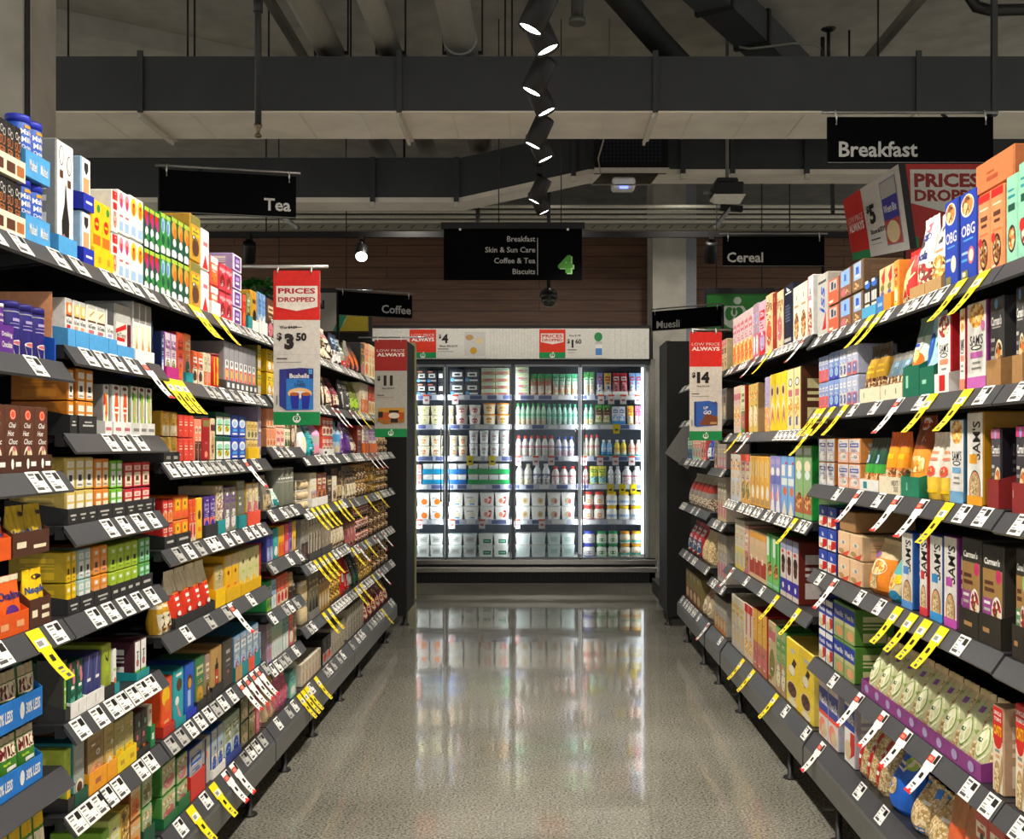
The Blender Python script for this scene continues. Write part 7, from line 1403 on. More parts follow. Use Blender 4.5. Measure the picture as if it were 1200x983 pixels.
fstock(1, [
 (488, 519, 2, 2, 23, 'tub', 'yoghurt_tub', 'cream yoghurt tub', 'plain e8e0b8', dict(lid='cream', els=TUB('d8d8a0', 'olive'))),
 (525, 532, 1, 2, 23, 'tub', 'yoghurt_tub', 'small cream yoghurt tub', 'plain e8e0b8', dict(lid='cream', els=TUB('tan'))),
 (533, 564, 2, 2, 24, 'tub', 'yoghurt_tub', 'ivory yoghurt tub with brown label', 'plain e8dcd0', dict(lid='white', els=TUB('rose', 'brown'))),
 (565, 597, 2, 2, 26, 'tub', 'yoghurt_tub', 'white tub with orange lid', 'plain f0e0c0', dict(lid='f09820', els=TUB('f0a838', 'brown'))),
 (604, 640, 6, 1, 26, 'bot', 'yoghurt_bottle', 'green yoghurt bottle', 'half b8dcc0 d8b890 60b888 milk', dict(lid='3cae5c')),
 (640.5, 677, 6, 1, 25, 'bot', 'yoghurt_bottle', 'teal yoghurt bottle', 'half a8dcc8 98b8a8 58b898 milk', dict(lid='34a878')),
 (684, 696, 2, 1, 25, 'bot', 'yoghurt_bottle', 'mint yoghurt bottle', 'half b0dcc0 e0d090 58b898 milk', dict(lid='34a878')),
 (697, 716, 2, 1, 24, 'bag', 'yoghurt_pouch', 'brown and green yoghurt pouch', 'half 7a5844 cream dark lime', dict(cut=[(.75, '4a9c3c')], tray=('8aa078', .03))),
 (717, 733, 2, 1, 22, 'box', 'yoghurt_pack', 'white and blue yoghurt carton', 'half e8ecf4 6ab0e8 5a6a98 white', dict(tray=('4a98dc', .04))),
 (735, 743, 1, 1, 23, 'bag', 'yoghurt_pouch', 'amber yoghurt pouch', 'half f0b838 cream e88030 white', {}),
 (744, 754, 2, 1, 23, 'bag', 'yoghurt_pouch', 'rose pink yoghurt pouch', 'half e890b8 white d84878 pink', {})])
fstock(2, [
 (488, 519, 2, 2, 25, 'tub', 'yoghurt_tub', 'cream yoghurt tub with berries', 'plain e8e0c8', dict(lid='cream', els=TUB('peach', 'wine'))),
 (525, 548, 2, 2, 25, 'tub', 'yoghurt_tub', 'cream yoghurt tub with fruit', 'plain e8e0c8', dict(lid='cream', els=TUB('salmon', 'olive'))),
 (549, 597, 4, 2, 31, 'tub', 'cream_tub', 'tall white dairy cup', 'plain f4f2ee', dict(lid='white', els=TUB('lgrey', 'rose'))),
 (604, 650, 6, 1, 25, 'bot', 'milk_drink_bottle', 'white bottle with red cap', 'half ece8e4 dcc8bc rose mint', dict(lid='e04838')),
 (651, 673, 3, 1, 24, 'bot', 'milk_drink_bottle', 'white bottle with blue cap', 'half ece8f0 c8b0bc 6a78b8 rose', dict(lid='3858b0')),
 (684, 703, 3, 1, 26, 'bot', 'milk_drink_bottle', 'beige bottle with red cap', 'half d8d0bc c8c0a0 rose mint', dict(lid='e04838')),
 (704, 718, 2, 1, 20, 'bot', 'milk_drink_bottle', 'sky blue dairy bottle', 'half 88c0e8 sky white blue', dict(lid='white', tray=('2a8a88', .02))),
 (719, 735, 2, 1, 20, 'bot', 'milk_drink_bottle', 'yellow dairy bottle', 'half f0d848 cream d8a830 white', dict(lid='white', tray=('2a8a88', .02))),
 (736, 753, 2, 1, 20, 'bot', 'milk_drink_bottle', 'salmon pink dairy bottle', 'half f0c8b8 white e07868 orange', dict(lid='white', tray=('2a8a88', .02)))])
fstock(3, [
 (488, 494, 1, 2, 24, 'box', 'yoghurt_pack', 'red striped carton', 'half d8a098 white lredp rose', {}),
 (495, 520, 2, 2, 25, 'sq', 'cream_tub', 'white tub in teal tray', 'plain eceae4', dict(lid='white', els=[r_(.2, .5, .8, .8, 'milk')], tray=('1c88b0', .05))),
 (525, 547, 2, 2, 25, 'sq', 'cream_tub', 'white tub in blue tray', 'plain eceae4', dict(lid='white', els=[r_(.2, .5, .8, .8, 'milk')], tray=('2870b8', .05))),
 (548, 597, 4, 2, 25, 'sq', 'cream_tub', 'white tub in green tray', 'plain eceae4', dict(lid='white', els=[r_(.2, .5, .8, .8, 'milk')], tray=('28a058', .05))),
 (604, 624, 2, 1, 25, 'bot', 'milk_bottle', 'round milk bottle with cream cap', 'half f0ece4 cream lgrey olive', dict(lid='cream')),
 (624.5, 645, 2, 1, 25, 'bot', 'milk_bottle', 'round milk bottle with navy neck', 'half f0f0f0 lgrey 3a3c78 dark', dict(lid='white')),
 (646, 676, 3, 1, 22, 'bot', 'milk_bottle', 'milk bottle with red neck', 'half f4e8e4 white rose red', dict(lid='e04040')),
 (683, 690, 1, 1, 22, 'bot', 'milk_bottle', 'small milk bottle with red cap', 'half f0e4e0 rose red white', dict(lid='e04040')),
 (691, 711, 2, 1, 22, 'bag', 'yoghurt_pouch', 'yellow and teal pouch', 'half e0d850 50b0b8 58a050 white', {}),
 (712, 728, 2, 1, 22, 'bot', 'milk_bottle', 'white bottle with black stripe', 'str f4f4f4 dgrey white lgrey', dict(lid='white')),
 (729, 753, 2, 1, 22, 'bot', 'milk_bottle', 'white bottle with pink heart', 'half f8f4f4 white rose pink', dict(lid='white'))])
fstock(4, [
 (488, 519, 2, 2, 32, 'sq', 'dip_tub', 'white tub with orange picture', 'plain f2eee6', dict(lid='white', els=[e_(.6, .35, .3, .25, 'orange'), r_(.1, .6, .6, .7, 'lgrey')])),
 (525, 561, 2, 2, 32, 'sq', 'dip_tub', 'white tub with cream picture', 'plain f2eee6', dict(lid='white', els=[e_(.6, .4, .3, .2, 'cream'), r_(.1, .65, .7, .75, 'lgrey'), r_(.4, .1, .8, .2, 'sky')])),
 (562, 597, 2, 2, 32, 'sq', 'dip_tub', 'white tub with red pattern', 'plain f2eee6', dict(lid='white', els=[e_(.4, .45, .16, .2, 'salmon'), ('p', [(.5, .2), (.9, .7), (.8, .2)], 'lredp'), e_(.75, .7, .12, .1, 'red')])),
 (604, 640, 2, 2, 32, 'sq', 'dip_tub', 'white tub with tan picture', 'plain f0ece4', dict(lid='white', els=[e_(.65, .45, .25, .28, 'ptan'), e_(.65, .45, .12, .15, 'tan')])),
 (641, 674, 2, 2, 32, 'sq', 'dip_tub', 'white tub with rosy picture', 'plain f0ece4', dict(lid='white', els=[e_(.5, .45, .3, .25, 'sand'), e_(.65, .4, .14, .2, 'rose'), r_(.2, .1, .5, .18, 'pblue')])),
 (683, 709, 2, 2, 33, 'jar', 'dairy_jar', 'white jar with red lid', 'plain f4ecdc', dict(lid='d84438', els=[r_(0, .02, 1, .14, 'rose'), e_(.5, .5, .2, .25, 'peach')])),
 (710, 753, 3, 2, 33, 'jar', 'dairy_jar', 'white jar with yellow lid', 'plain f4f2ec', dict(lid='f0c418', els=[r_(.1, .3, .9, .6, 'pblue'), r_(.2, .38, .8, .5, '5878c8')]))])
fstock(5, [
 (488, 519, 2, 2, 27, 'sq', 'cheese_tub', 'grey white square tub', 'plain e0e2dc', dict(lid='white', els=[r_(.15, .3, .85, .8, 'lgrey'), r_(.3, .5, .7, .6, 'grey')])),
 (525, 559, 2, 2, 27, 'sq', 'cheese_tub', 'pale grey square tub', 'plain d8dad4', dict(lid='milk', els=[r_(.15, .3, .85, .8, 'lgrey'), r_(.3, .5, .7, .6, 'grey')])),
 (560, 596, 2, 2, 27, 'sq', 'cheese_tub', 'white tub with green label', 'plain ecece4', dict(lid='white', els=[r_(.3, .2, .95, .6, '2f7a5c'), r_(.4, .35, .85, .45, 'mint')])),
 (604, 640, 2, 2, 28, 'sq', 'cheese_tub', 'ice white square tub', 'plain e2ece8', dict(lid='white', els=[r_(.2, .3, .8, .7, 'milk')])),
 (641, 674, 2, 2, 28, 'sq', 'cheese_tub', 'minty white square tub', 'plain dcebe4', dict(lid='milk', els=[r_(.2, .3, .8, .75, 'pale')])),
 (683, 698, 1, 2, 30, 'jar', 'dairy_jar', 'white jar with blue lid', 'plain f2eee4', dict(lid='3848b0', els=[r_(0, .02, 1, .12, '6068c0'), e_(.5, .5, .25, .2, 'lilac')])),
 (699, 725, 2, 2, 30, 'jar', 'dairy_jar', 'white jar with green lid', 'plain ecf0dc', dict(lid='3aa060', els=[e_(.5, .5, .25, .2, 'green'), r_(0, .02, 1, .12, 'mint')])),
 (726, 753, 2, 2, 30, 'jar', 'dairy_jar', 'jar with orange lid', 'plain f4ecd8', dict(lid='f0a828', els=[r_(0, .2, 1, .5, '48a898'), e_(.5, .6, .25, .12, 'peach')]))])
def ftag(x, k, c):
    z = gz(ROWY[k]); mb = MB(); cc = 'f6dc18' if c == 'y' else 'f0e6e4'; w, h = .062, .078
    mb.box(-w / 2, w / 2, -.002, 0, -h, .018, cc)
    if c != 'y': mb.face([(-w / 2, -.0025, -.002), (w / 2, -.0025, -.002), (w / 2, -.0025, .016), (-w / 2, -.0025, .016)], 'lredp')
    mb.face([(-.015, -.0025, -.05), (.018, -.0025, -.05), (.018, -.0025, -.03), (-.015, -.0025, -.03)], 'dgrey' if c == 'y' else 'rose')
    return link('price_tag', mb, None, (gx(x), GZ - .0365, z - .008))
TG = {0: [(500, 'r'), (534, 'r'), (704, 'r'), (716, 'r'), (730, 'r'), (747, 'r')], 1: [(722, 'y')], 2: [(551, 'y'), (577, 'y'), (607, 'r'), (628, 'r'), (646, 'r'), (684, 'r'), (703, 'r'), (721, 'r'), (740, 'r')], 3: [(715, 'y'), (729, 'y'), (742, 'y')],
      4: [(492, 'r'), (530, 'r'), (565, 'r'), (606, 'r'), (635, 'r')]}
for k, l in TG.items():
    for c in 'ry':
        q = [x for x, cc in l if cc == c]
        for i, x in enumerate(q):
            tag(ftag(x, k, c), f"{which(i, len(q), 'leftmost')}{'yellow' if c == 'y' else 'red and white'} price tag{'s' if len(q) > 1 else ''}, {FSHELF[k]}", 'tag', 'price tags hanging in the fridge')
# ---------------------------------------------------------------- signs
def panel(name, label, x0, x1, y0, y1, z, els, base='101013', t=.012, cat='sign', z2=None, group=None, extra=None):
    """flat hanging board whose corners stand at pixels x0..x1, y0..y1 at depth z (left edge) .. z2 (right edge)"""
    z2 = z2 or z; a, b = P(x0, y0, z), P(x1, y0, z2); zz = P(0, y1, z).z
    d = Vector((b.x - a.x, b.y - a.y, 0)); w = d.length; h = a.z - zz
    o = bpy.data.objects.new(name, None); COL.objects.link(o); o.location = ((a.x + b.x) / 2, (a.y + b.y) / 2, zz); o.rotation_euler = (0, 0, math.atan2(d.y, d.x))
    tag(o, label, cat, group)
    mb = MB(); mb.box(-w / 2, w / 2, 0, t, 0, h, SIGNB if base.startswith('0') else base); art(mb, flat, w, h, els)
    if extra: extra(mb, w, h)
    link('board', mb, o)
    return o, w, h
def frod(o, x0, x1, z, r=.006, m=None, drop=0):
    mb = MB(); mb.tube([(x0, .006, z), (x1, .006, z)], r, m or mat('8a8a88', .3, .8), 8); link('hanging_rod', mb, o)
def hooks(o, xs, z0, z1):
    for x in xs:
        mb = MB(); mb.tube([(x, -.004, z0), (x, -.008, (z0 + z1) / 2), (x, .006, z1 + .006), (x, .012, z1)], .0035, mat('d8d8d4', .3, .6), 6); link('hook', mb, o)
WHT = 'b9b9b6'
for (nm, wd, x0, x1, y0, y1, z, z2, tx, th, side) in (('Tea', 'angled black sign reading Tea above the left shelves', 187, 347, 198, 248, 4.5, 4.63, .86, .30, -1),
      ('Breakfast', 'black sign reading Breakfast above the right shelves', 970, 1164, 137, 191, 3.72, None, .305, .34, 1),
      ('Cereal', 'black sign reading Cereal over the right shelves', 847, 966, 277, 312, 6.05, None, .22, .34, 1),
      ('Coffee', 'dark sign reading Coffee over the left shelves', 397, 483, 341, 369, 8.0, 8.25, .78, .36, -1),
      ('Muesli', 'black sign reading Muesli before the concrete column', 764, 845, 365, 388, 8.42, 8.08, .24, .38, 1)):
    o, w, h = panel('category_sign', wd, x0, x1, y0, y1, z, [('t', nm, tx, .3 if nm != 'Coffee' else .36, th, WHT, dict(b=.02)), r_(0, 0, 1, .02, '6a6a68')], base='060608' if nm != 'Coffee' else '0a0b10', z2=z2)
    frod(o, -w / 2 - .02, w / 2 + .02, h + .018); hooks(o, (-w / 2 + .03, w / 2 - .03), h - .03, h + .018)
    e = w / 2 * side
    mb = MB(); mb.tube([(e, .03, h + .018), (e, .03, (1.80 if nm == 'Tea' else .215) - o.location.z)], .012, BLK, 8); mb.tube([(e - side * .18, .02, h + .018), (e, .03, h - .12)], .006, BLK, 6); link('support_pole', mb, o)
def aisle_text(me, w, h):
    for i, s_ in enumerate(('Breakfast', 'Skin & Sun Care', 'Coffee & Tea', 'Biscuits')):
        vs_, fs, tw, hh = text(s_, .012); cap = text('B', .012)[3]; sc = .038 / cap; xr_ = -w / 2 + w * .662
        base = h * (.80 - .212 * i) - .019
        yoff = hh / 2 * sc - (.012 if s_ in () else 0)
        me.raw([(xr_ - tw * sc / 2 + x * sc, -.0014, base + y * sc + hh * sc / 2) for x, y in vs_], fs, WHT)
    vs_, fs, tw, hh = text('4', .06); sc = .125 / hh
    me.raw([(-w / 2 + w * .885 + x * sc * 1.15 + .006, -.0010, h * .30 + y * sc - .005) for x, y in vs_], fs, '9ccb88')
    me.raw([(-w / 2 + w * .88 + x * sc * 1.15, -.0018, h * .31 + y * sc) for x, y in vs_], fs, '4a9a34')
o, w, h = panel('aisle_sign', 'black hanging aisle sign with four listed categories and green 4', 520, 682, 268, 328, 7.2, [
    *[T(s_, 1 - .345 - .0, .80 - .215 * i, .105, 'a8a8a6', b=.008, w=.9) for i, s_ in enumerate(())],
    r_(.676, .1, .682, .82, 'a8a8a6')], base='060608', extra=aisle_text)
mb = MB(); mb.box(-w / 2 - .02, w / 2 + .02, -.004, .02, h, h + .045, mat('0d0e12')); link('top_rail', mb, o)
for x in (-w / 2 + .115, w / 2 - .1):
    mb = MB(); mb.lathe([(.009, 0), (.009, .004)], 'white', 10); s_ = link('screw', mb, o, (x, -.002, h - .005)); s_.rotation_euler = (PI / 2, 0, 0)
for x in (-.10, .34):
    mb = MB(); mb.tube([(x, .008, h + .04), (x, .008, CZ - o.location.z)], .004, BLK, 6); link('hanger_wire', mb, o)
rt = root('security_camera', P(643, 350, 8.6), 'black dome security camera hanging on a stem below the aisle sign', 'camera')
p = P(643, 350, 8.6)
mb = MB(); mb.tube([(p.x, p.y, p.z + .05), (p.x, p.y, CZ)], .016, BLK, 8); sub('stem', mb, rt)
mb = MB(); mb.lathe([(.02, p.z + .09), (.05, p.z + .08), (.075, p.z + .04), (.078, p.z), (.07, p.z - .005)], mat('0f0f11', .3), 20, p.x, p.y); sub('housing', mb, rt)
mb = MB(); mb.lathe([(.066, p.z), (.062, p.z - .03), (.045, p.z - .055), (.02, p.z - .068), (.004, p.z - .07)], mat('44423c', .12), 20, p.x, p.y); sub('dome', mb, rt)
LOGO = lambda cx, cy, s, asp, fg='white', bg='fgreen': [e_(cx, cy, s, s * asp, fg), e_(cx - s * .36, cy + s * asp * .12, s * .34, s * asp * .52, bg), e_(cx + s * .36, cy + s * asp * .12, s * .34, s * asp * .52, bg), e_(cx, cy + s * asp * .2, s * .26, s * asp * .3, fg), e_(cx, cy + s * asp * .32, s * .12, s * asp * .3, bg), r_(cx - s, cy + s * asp * .72, cx + s, cy + s * asp * 1.02, bg), e_(cx + s * .25, cy + s * asp * 1.12, s * .3, s * asp * .28, fg)]
def price_banner(label, x0, x1, y0, y1, z, head_, price, cents, line, pic, shaded=False, pfx=None):
    R_ = 'd3241c' if not shaded else '9c2019'; Wc = 'd6d4cc' if not shaded else 'a9a7a0'  # second pair is the same red and white with shade mixed in
    asp = (x1 - x0) / (y1 - y0)
    els = [r_(0, 0, 1, 1, Wc), r_(0, .68, 1, 1, R_), r_(0, 0, 1, .085, 'fgreen')] + LOGO(.5, .04, .085, asp)
    if head_ == 'drop':
        els += [('p', [(.06, .9), (.95, .9), (.95, .765), (.5, .738), (.06, .765)], 'e8e4da'), ('t', 'PRICES', .5, .868, .036, 'a81c1c', dict(fit=1, w=.8, b=.035)), ('t', 'DROPPED', .5, .812, .032, 'a81c1c', dict(fit=1, w=.8, b=.035))]
    else:
        els += [('t', 'LOW PRICE', .5, .888, .026, 'e8d8d0', dict(fit=1, w=.86, b=.0)), ('t', 'ALWAYS', .5, .845, .036, 'f0e8e0', dict(fit=1, w=.86, b=.04))]
    if pfx: els += [('t', pfx, .32, .632, .022, 'dark', dict(b=.02, w=.6)), r_(.3, .631, .62, .635, 'dark')]
    py = .55 if pfx else .58
    els += [('t', '$', .13 if pfx else .13, py + .02, .055, 'dark', dict(b=.04)), ('t', price, .34 if pfx else .42, py - (.01 if pfx else 0), .105, 'dark', dict(b=.07, w=.5))]
    if cents: els += [('t', cents, .6, py + .02, .055, 'dark', dict(b=.05))]
    if line: els += [('t', line, .42, .5, .016, 'dark', dict(b=.02, w=.68))]
    els += [r_(.07, .425, .3, .433, 'dgrey'), r_(.07, .405, .6, .409, 'grey'), r_(.0, .453, 1, .455, 'lgrey'), r_(.06, .13, .09, .19, 'grey')]
    els += pic
    o, w, h = panel('price_banner', label, x0, x1, y0, y1, z, els, base=Wc, t=.002, cat='banner')
    hooks(o, (-w * .4, w * .32), h - .012, h + .012)
    return o, w, h
o, w, h = price_banner('hanging red PRICES DROPPED banner showing 3.50 before the left shelves', 320.5, 375, 317, 498, 3.9, 'drop', '3', '50', None,
   [('p', [(.13, .125), (.28, .095), (.86, .10), (.86, .365), (.6, .37), (.13, .36)], '28388c'), ('p', [(.28, .1), (.86, .10), (.86, .365), (.28, .355)], '2c7cc8'), ('p', [(.28, .3), (.86, .3), (.86, .365), (.28, .36)], '2a2a74'), T('Bushells', .56, .318, .03, 'white', b=.03, w=.56), T('Blue', .58, .282, .016, '1c2c6c'), T('LABEL', .58, .26, .02, 'dark', b=.02), e_(.57, .205, .26, .035, 'f0c080'), e_(.57, .2, .16, .022, 'white'), ('p', [(.36, .2), (.56, .2), (.54, .105), (.4, .105)], '1c2c9c'), ('p', [(.6, .2), (.8, .2), (.76, .105), (.62, .105)], '1c2c9c'), e_(.46, .2, .1, .012, 'b06030'), e_(.7, .2, .1, .012, 'b06030'), r_(.76, .33, .84, .36, 'sky')], pfx='Was $4.29')
frod(o, -w / 2 - .12, w / 2 + .03, h + .016, .006, mat('c8c8c4', .3, .5))
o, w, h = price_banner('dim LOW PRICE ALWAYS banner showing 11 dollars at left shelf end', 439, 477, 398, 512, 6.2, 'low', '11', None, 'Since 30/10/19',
   [('p', [(.1, .155), (.3, .13), (.92, .15), (.92, .28), (.3, .3), (.1, .29)], 'a06a2c'), r_(.12, .18, .9, .25, 'b8501c'), ('p', [(.1, .255), (.92, .255), (.92, .3), (.1, .3)], 'c89038'), e_(.6, .22, .17, .03, 'e0d8c8'), r_(.45, .25, .75, .275, 'dark'), r_(.5, .15, .72, .19, 'dark'), r_(.12, .2, .26, .26, 'dark')], shaded=True)
frod(o, -w / 2 - .1, w / 2 + .12, h + .014, .005)
o, w, h = price_banner('hanging LOW PRICE ALWAYS banner showing 14 dollars at right shelf end', 808, 846, 389, 516, 5.45, 'low', '14', None, 'Since 5/11/19',
   [('p', [(.14, .145), (.22, .125), (.86, .14), (.86, .345), (.6, .365), (.14, .355)], '2c5cb0'), ('p', [(.3, .14), (.86, .14), (.86, .22), (.5, .25)], '7a4024'), ('p', [(.14, .14), (.2, .125), (.2, .36), (.14, .355)], '1c3c88'), T('UP', .5, .3, .025, 'white', b=.02, sh=.2), T('GO', .55, .258, .036, 'white', b=.03, sh=.2), r_(.64, .15, .84, .17, 'tan'), ('p', [(.7, .33), (.86, .345), (.8, .362)], 'brown')])
frod(o, -w / 2 + .02, w / 2 + .05, h + .012, .005)
# promotional panels on the fridge header
def hdr(label, x0, x1, els, base):
    return panel('price_sign', label, x0, x1, 386, 419.5, ZF - .054, els, base=base, t=.0015)
hdr('red LOW PRICE ALWAYS panel on the fridge header', 480, 511, [r_(0, 0, 1, .2, 'fgreen'), T('LOW PRICE', .5, .8, .1, 'f0d0c8', fit=1, w=.86, b=0), T('ALWAYS', .5, .65, .14, 'white', fit=1, w=.86, b=.04)] + LOGO(.5, .09, .1, .9), 'd8361c')
hdr('white fridge header card showing 4 dollars and dips', 511.5, 570, [T('$', .07, .75, .16, 'dark', b=.03), T('4', .17, .68, .32, 'dark', b=.04), T('Since 30/10/19', .24, .42, .08, 'dark', b=.02, w=.4), r_(.03, .3, .24, .33, 'dgrey'), r_(.03, .22, .34, .24, 'grey'), r_(.56, .08, .98, .92, 'c8c6c2'), e_(.66, .72, .08, .1, 'tan'), e_(.86, .6, .07, .12, 'ptan'), e_(.74, .26, .07, .12, 'gold')], 'd8d6ce')
hdr('red PRICES DROPPED panel on the fridge header', 632, 662.5, [r_(0, 0, 1, .2, 'fgreen'), ('p', [(.06, .86), (.93, .86), (.93, .56), (.5, .48), (.06, .56)], 'e8dcd4'), T('PRICES', .5, .77, .12, 'c02820', fit=1, w=.78, b=.03), T('DROPPED', .5, .63, .1, 'c02820', fit=1, w=.78, b=.03)] + LOGO(.5, .09, .1, .9), 'd8361c')
hdr('white fridge header card showing 1.60 beside a milk carton', 663, 716, [T('Was $1.90', .2, .78, .08, 'dark', b=.02), T('$', .06, .58, .17, 'dark', b=.03), T('1', .15, .5, .28, 'dark', b=.05), T('60', .28, .58, .17, 'dark', b=.03), r_(.04, .27, .24, .3, 'dgrey'), r_(.04, .18, .2, .2, 'grey'), e_(.72, .74, .09, .16, '2c8a4c'), r_(.66, .08, .8, .46, 'e8e8e4'), r_(.66, .1, .8, .34, '4a88c8'), r_(.66, .5, .8, .58, 'lgrey')], 'd8d6ce')
# the big corner display over the right shelves
rt = root('promotion_display', (1.7, 5.4, 2.3), 'large tilted price display with white $5 face above right shelves', 'sign')
A, B, C_, D = P(988, 235, 5.9), P(1053, 192, 4.75), P(1067, 292, 4.75), P(1000, 305, 5.9)
nrm = (B - A).cross(D - A).normalized()
if nrm.x > 0: nrm = -nrm
def quad_map(A, B, C_, D, n):
    return lambda u, v, e: A.lerp(B, u).lerp(D.lerp(C_, u), 1 - v) + n * e
def qpanel(A, B, C_, D, n, els, base, name, t=.03):
    mb = MB(); pts = [A, B, C_, D]; bk = [p - n * t for p in pts]
    mb.raw([tuple(p) for p in pts + bk], [(3, 2, 1, 0), (4, 5, 6, 7), (0, 1, 5, 4), (1, 2, 6, 5), (2, 3, 7, 6), (3, 0, 4, 7)], BLK)
    q = quad_map(A, B, C_, D, n); sf = lambda u, v, e: q(u + .5, v, e + .001)
    art(mb, sf, 1, 1, [r_(0, 0, 1, 1, base)] + els); sub(name, mb, rt)
qpanel(A, B, C_, D, nrm, [r_(0, .04, .36, 1, 'd3241c'), r_(0, 0, .36, .12, 'fgreen'), T('LOW PRICE', .18, .63, .09, 'f0dcd4', fit=1, w=.3, b=0), T('ALWAYS', .18, .5, .13, 'white', fit=1, w=.3, b=.04), T('$', .43, .66, .12, 'dark', b=.03, w=.05), T('5', .5, .58, .27, 'dark', b=.04, w=.1), T('Since 6/7/19', .56, .34, .07, 'dark', b=.02, w=.26), r_(.42, .22, .58, .24, 'dgrey'), r_(.42, .16, .6, .17, 'grey'),
   r_(.68, .1, .93, .92, '8a88a0'), r_(.69, .7, .92, .9, 'lgrey'), r_(.69, .42, .92, .7, '3a3c98'), r_(.69, .11, .92, .42, 'b84a3c'), e_(.8, .26, .1, .14, 'ptan'), T('Weet-Bix', .8, .56, .1, 'white', w=.2, fit=1)], 'd2d0c8', 'white_face')
E, G, G2, E2 = P(1058, 191, 5.0), P(1172, 191, 5.0), P(1172, 318, 5.0), P(1062, 318, 5.0)
qpanel(E, G, G2, E2, Vector((0, -1, 0)), [('p', [(.07, .94), (1, .94), (1, .5), (.62, .5), (.07, .63)], 'cfcbc4'), T('PRICES', .45, .84, .13, '8c1c18', fit=1, w=.68, b=.04), T('DROPPED', .5, .70, .11, '8c1c18', fit=1, w=.78, b=.04), r_(0, 0, 1, .3, '9c2018'), r_(0, .22, .14, .32, 'fgreen')], 'b02820', 'red_face')
mb = MB(); mb.bar((2.05, 5.1, 1.9), (2.05, 5.1, 2.75), .04, .04, BLK); mb.bar((2.05, 5.1, 2.7), P(1060, 230, 5.0) + Vector((0, .06, 0)), .03, .03, BLK); sub('support_pole', mb, rt)
# far department signs
o, w, h = panel('department_sign', 'white sign reading Special with green and yellow arc', 300, 432, 343, 388, 9.1, [('t', 'Special', .47, .66, .3, '0c0c0c', dict(b=.05, w=1)), ('p', [(.74, 0), (.82, .5), (.84, 1), (.76, 1), (.76, .5), (.68, 0)], '0d6a44'), ('p', [(.74, 0), (.80, .3), (.83, .7), (.84, 1), (.995, 1), (.995, 0)], '8a7a10')], base='8f8b80')
mb = MB(); mb.box(-w / 2 - .02, w / 2 + .03, -.005, .03, h, h + .04, BLK); mb.box(w / 2, w / 2 + .03, -.005, .03, -.12, h, BLK); mb.box(-w / 2 - .02, -w / 2, -.005, .03, -.02, h, BLK); link('frame', mb, o)
for x in (-.3, .3):
    mb = MB(); mb.tube([(x, .01, h + .03), (x, .01, CZ - o.location.z)], .005, BLK, 6); link('hanger_wire', mb, o)
o, w, h = panel('department_sign', 'green sign with white apple emblem beside the concrete column', 828, 905, 344, 388, 9.06, LOGO(.42, .42, .2, .9 * 77 / 44 / .9, 'a8b0a4', '1f6a22'), base='1f6a22')
mb = MB(); mb.box(-w / 2 - .02, w / 2 + .02, -.005, .03, h, h + .05, BLK); mb.box(-w / 2 - .02, -w / 2, -.005, .03, 0, h, BLK); link('frame', mb, o)
for x in (-.2, .2):
    mb = MB(); mb.tube([(x, .01, h + .04), (x, .01, CZ - o.location.z)], .005, BLK, 6); link('hanger_wire', mb, o)
# ---------------------------------------------------------------- shelf ends
rt = root('shelf_end_unit', (-1.5, 7.9, 0), 'black end unit closing the left run of shelves', 'shelves')
mb = MB(); mb.box(-2.2, P(477, 0, 7.65).x, 7.62, 7.66, .08, P(0, 400, 7.64).z, mat('161514', .6)); sub('back_panel', mb, rt)
x_ = P(477, 0, 7.65).x
mb = MB(); mb.box(x_ - .03, x_, 7.66, 8.1, .1, P(0, 403, 7.9).z, mat('161514', .6)); sub('side_panel', mb, rt)
mb = MB(); a = P(478, 0, 8.9).x; b = P(487, 0, 8.9).x; zt_ = P(0, 404, 8.9).z
mb.raw([(x, y, z) for x in (a, b) for y, z in ((8.9, .012), (8.9, zt_ + .02), (8.96, zt_ - .05), (8.96, .012))], [(0, 1, 2, 3), (7, 6, 5, 4), (0, 4, 5, 1), (1, 5, 6, 2), (2, 6, 7, 3), (3, 7, 4, 0)], mat('b8b480', .5)); sub('edge_trim', mb, rt)
mb = MB(); mb.box(-2.2, a, 8.0, 8.9, .08, .2, BLK); mb.box(-2.2, -2.15, 7.66, 8.9, .08, 2.0, BLK)
sub('base', mb, rt)
for x in (P(474, 0, 7.7).x, -1.9):
    mb = MB(); mb.lathe([(.035, 0), (.03, .01), (.014, .02), (.014, .09)], BLK, 10, x, 7.72); sub('foot', mb, rt)
rt = root('shelf_end_unit', (1.5, 7.9, 0), 'black end unit closing the right run of shelves', 'shelves')
x_ = P(781, 0, 7.65).x
mb = MB(); mb.box(x_, 2.2, 7.62, 7.66, .08, P(0, 400, 7.64).z, mat('131312', .6)); sub('back_panel', mb, rt)
mb = MB(); mb.box(x_, x_ + .03, 7.66, 8.1, .1, P(0, 403, 7.9).z, mat('131312', .6)); mb.box(x_ + .03, 2.2, 8.0, 8.9, .08, .2, BLK); sub('side_panel', mb, rt)
for x in (P(784, 0, 7.7).x, 1.9):
    mb = MB(); mb.lathe([(.035, 0), (.03, .01), (.014, .02), (.014, .09)], BLK, 10, x, 7.72); sub('foot', mb, rt)
rt = root('shelf_wobbler', P(800, 520, 7.3), 'square grey card standing out on its corner at right shelf end', 'card')
q = [P(779, 531, 7.4), P(804, 494, 7.4), P(836, 500, 7.42), P(806, 550, 7.4)]
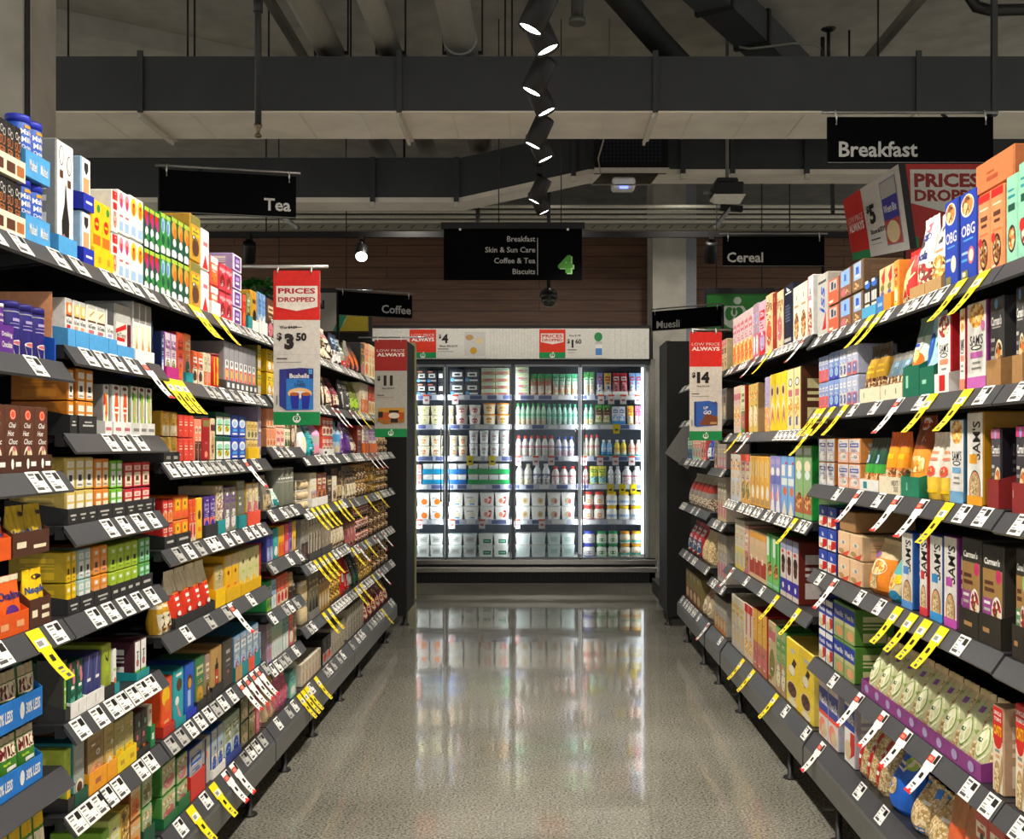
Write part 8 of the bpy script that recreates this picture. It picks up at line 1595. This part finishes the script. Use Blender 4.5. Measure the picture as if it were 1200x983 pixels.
mb = MB(); mb.raw([tuple(p) for p in q] + [(p.x, p.y + .004, p.z) for p in q], [(3, 2, 1, 0), (4, 5, 6, 7), (0, 1, 5, 4), (1, 2, 6, 5), (2, 3, 7, 6), (3, 0, 4, 7)], mat('7e7e7c', .6)); sub('card', mb, rt)
mb = MB(); a = P(806, 525, 7.41); mb.bar(a, (a.x, 7.6215, a.z), .02, .02, BLK); sub('bracket', mb, rt)
# leafy display behind the left shelves and the cartons stacked on top
rt = root('hanging_greenery', P(303, 338, 6.8), 'rounded clump of dark green leaves above the left shelves', 'plant')
R = random.Random(3); c_ = P(303, 352, 6.8); LF = mat('1f6a1c', .4, 0, .3, 20)
mb = MB()
for i in range(260):
    th = R.uniform(0, 2 * PI); ph = R.uniform(.02, 1.35); d = Vector((math.sin(ph) * math.cos(th) * 1.5, math.sin(ph) * math.sin(th) * .8, math.cos(ph))); p = c_ + d * .12
    t = Vector((R.uniform(-1, 1), R.uniform(-1, 1), R.uniform(-.4, .6))).normalized(); s_ = d.cross(t).normalized()
    L_ = .05; W_ = .014
    mb.face([p, p + t * L_ * .5 + s_ * W_ + d * .006, p + t * L_, p + t * L_ * .5 - s_ * W_ + d * .006], LF)
sub('leaves', mb, rt)
mb = MB(); mb.tube([(c_.x, c_.y, c_.z + .05), (c_.x, c_.y, 0)], .012, BLK, 8); mb.lathe([(.09, c_.z - .04), (.14, c_.z + .01)], BLK, 16, c_.x, c_.y); sub('stand', mb, rt)
zd = deck_z('R', BAYS['R'][1], 0)
# tall peach carton lying over the peach boxes on the top right shelf
za, zb = zpx('R', 1192, 1.04), zpx('R', 1146, 1.04)
hbase = H0 + (VY - 223) * zpx('R', 1161, 1.032) / F
o = build_pack('shipping_carton', 'box', zb - za - .004, .072, .13, ['d97a48', 'c8683c'], 'plain', [r_(.3, .3, .6, .45, 'b05030'), r_(.3, .55, .5, .62, 'b05030')], dict(side='c46c3c'), (1.034, (za + zb) / 2, hbase + .004), -PI / 2, 'peach carton lying across the orange boxes on the top right shelf', 'box', None, {})
za, zb = zpx('R', 1030, 1.06), zpx('R', 1000, 1.06)
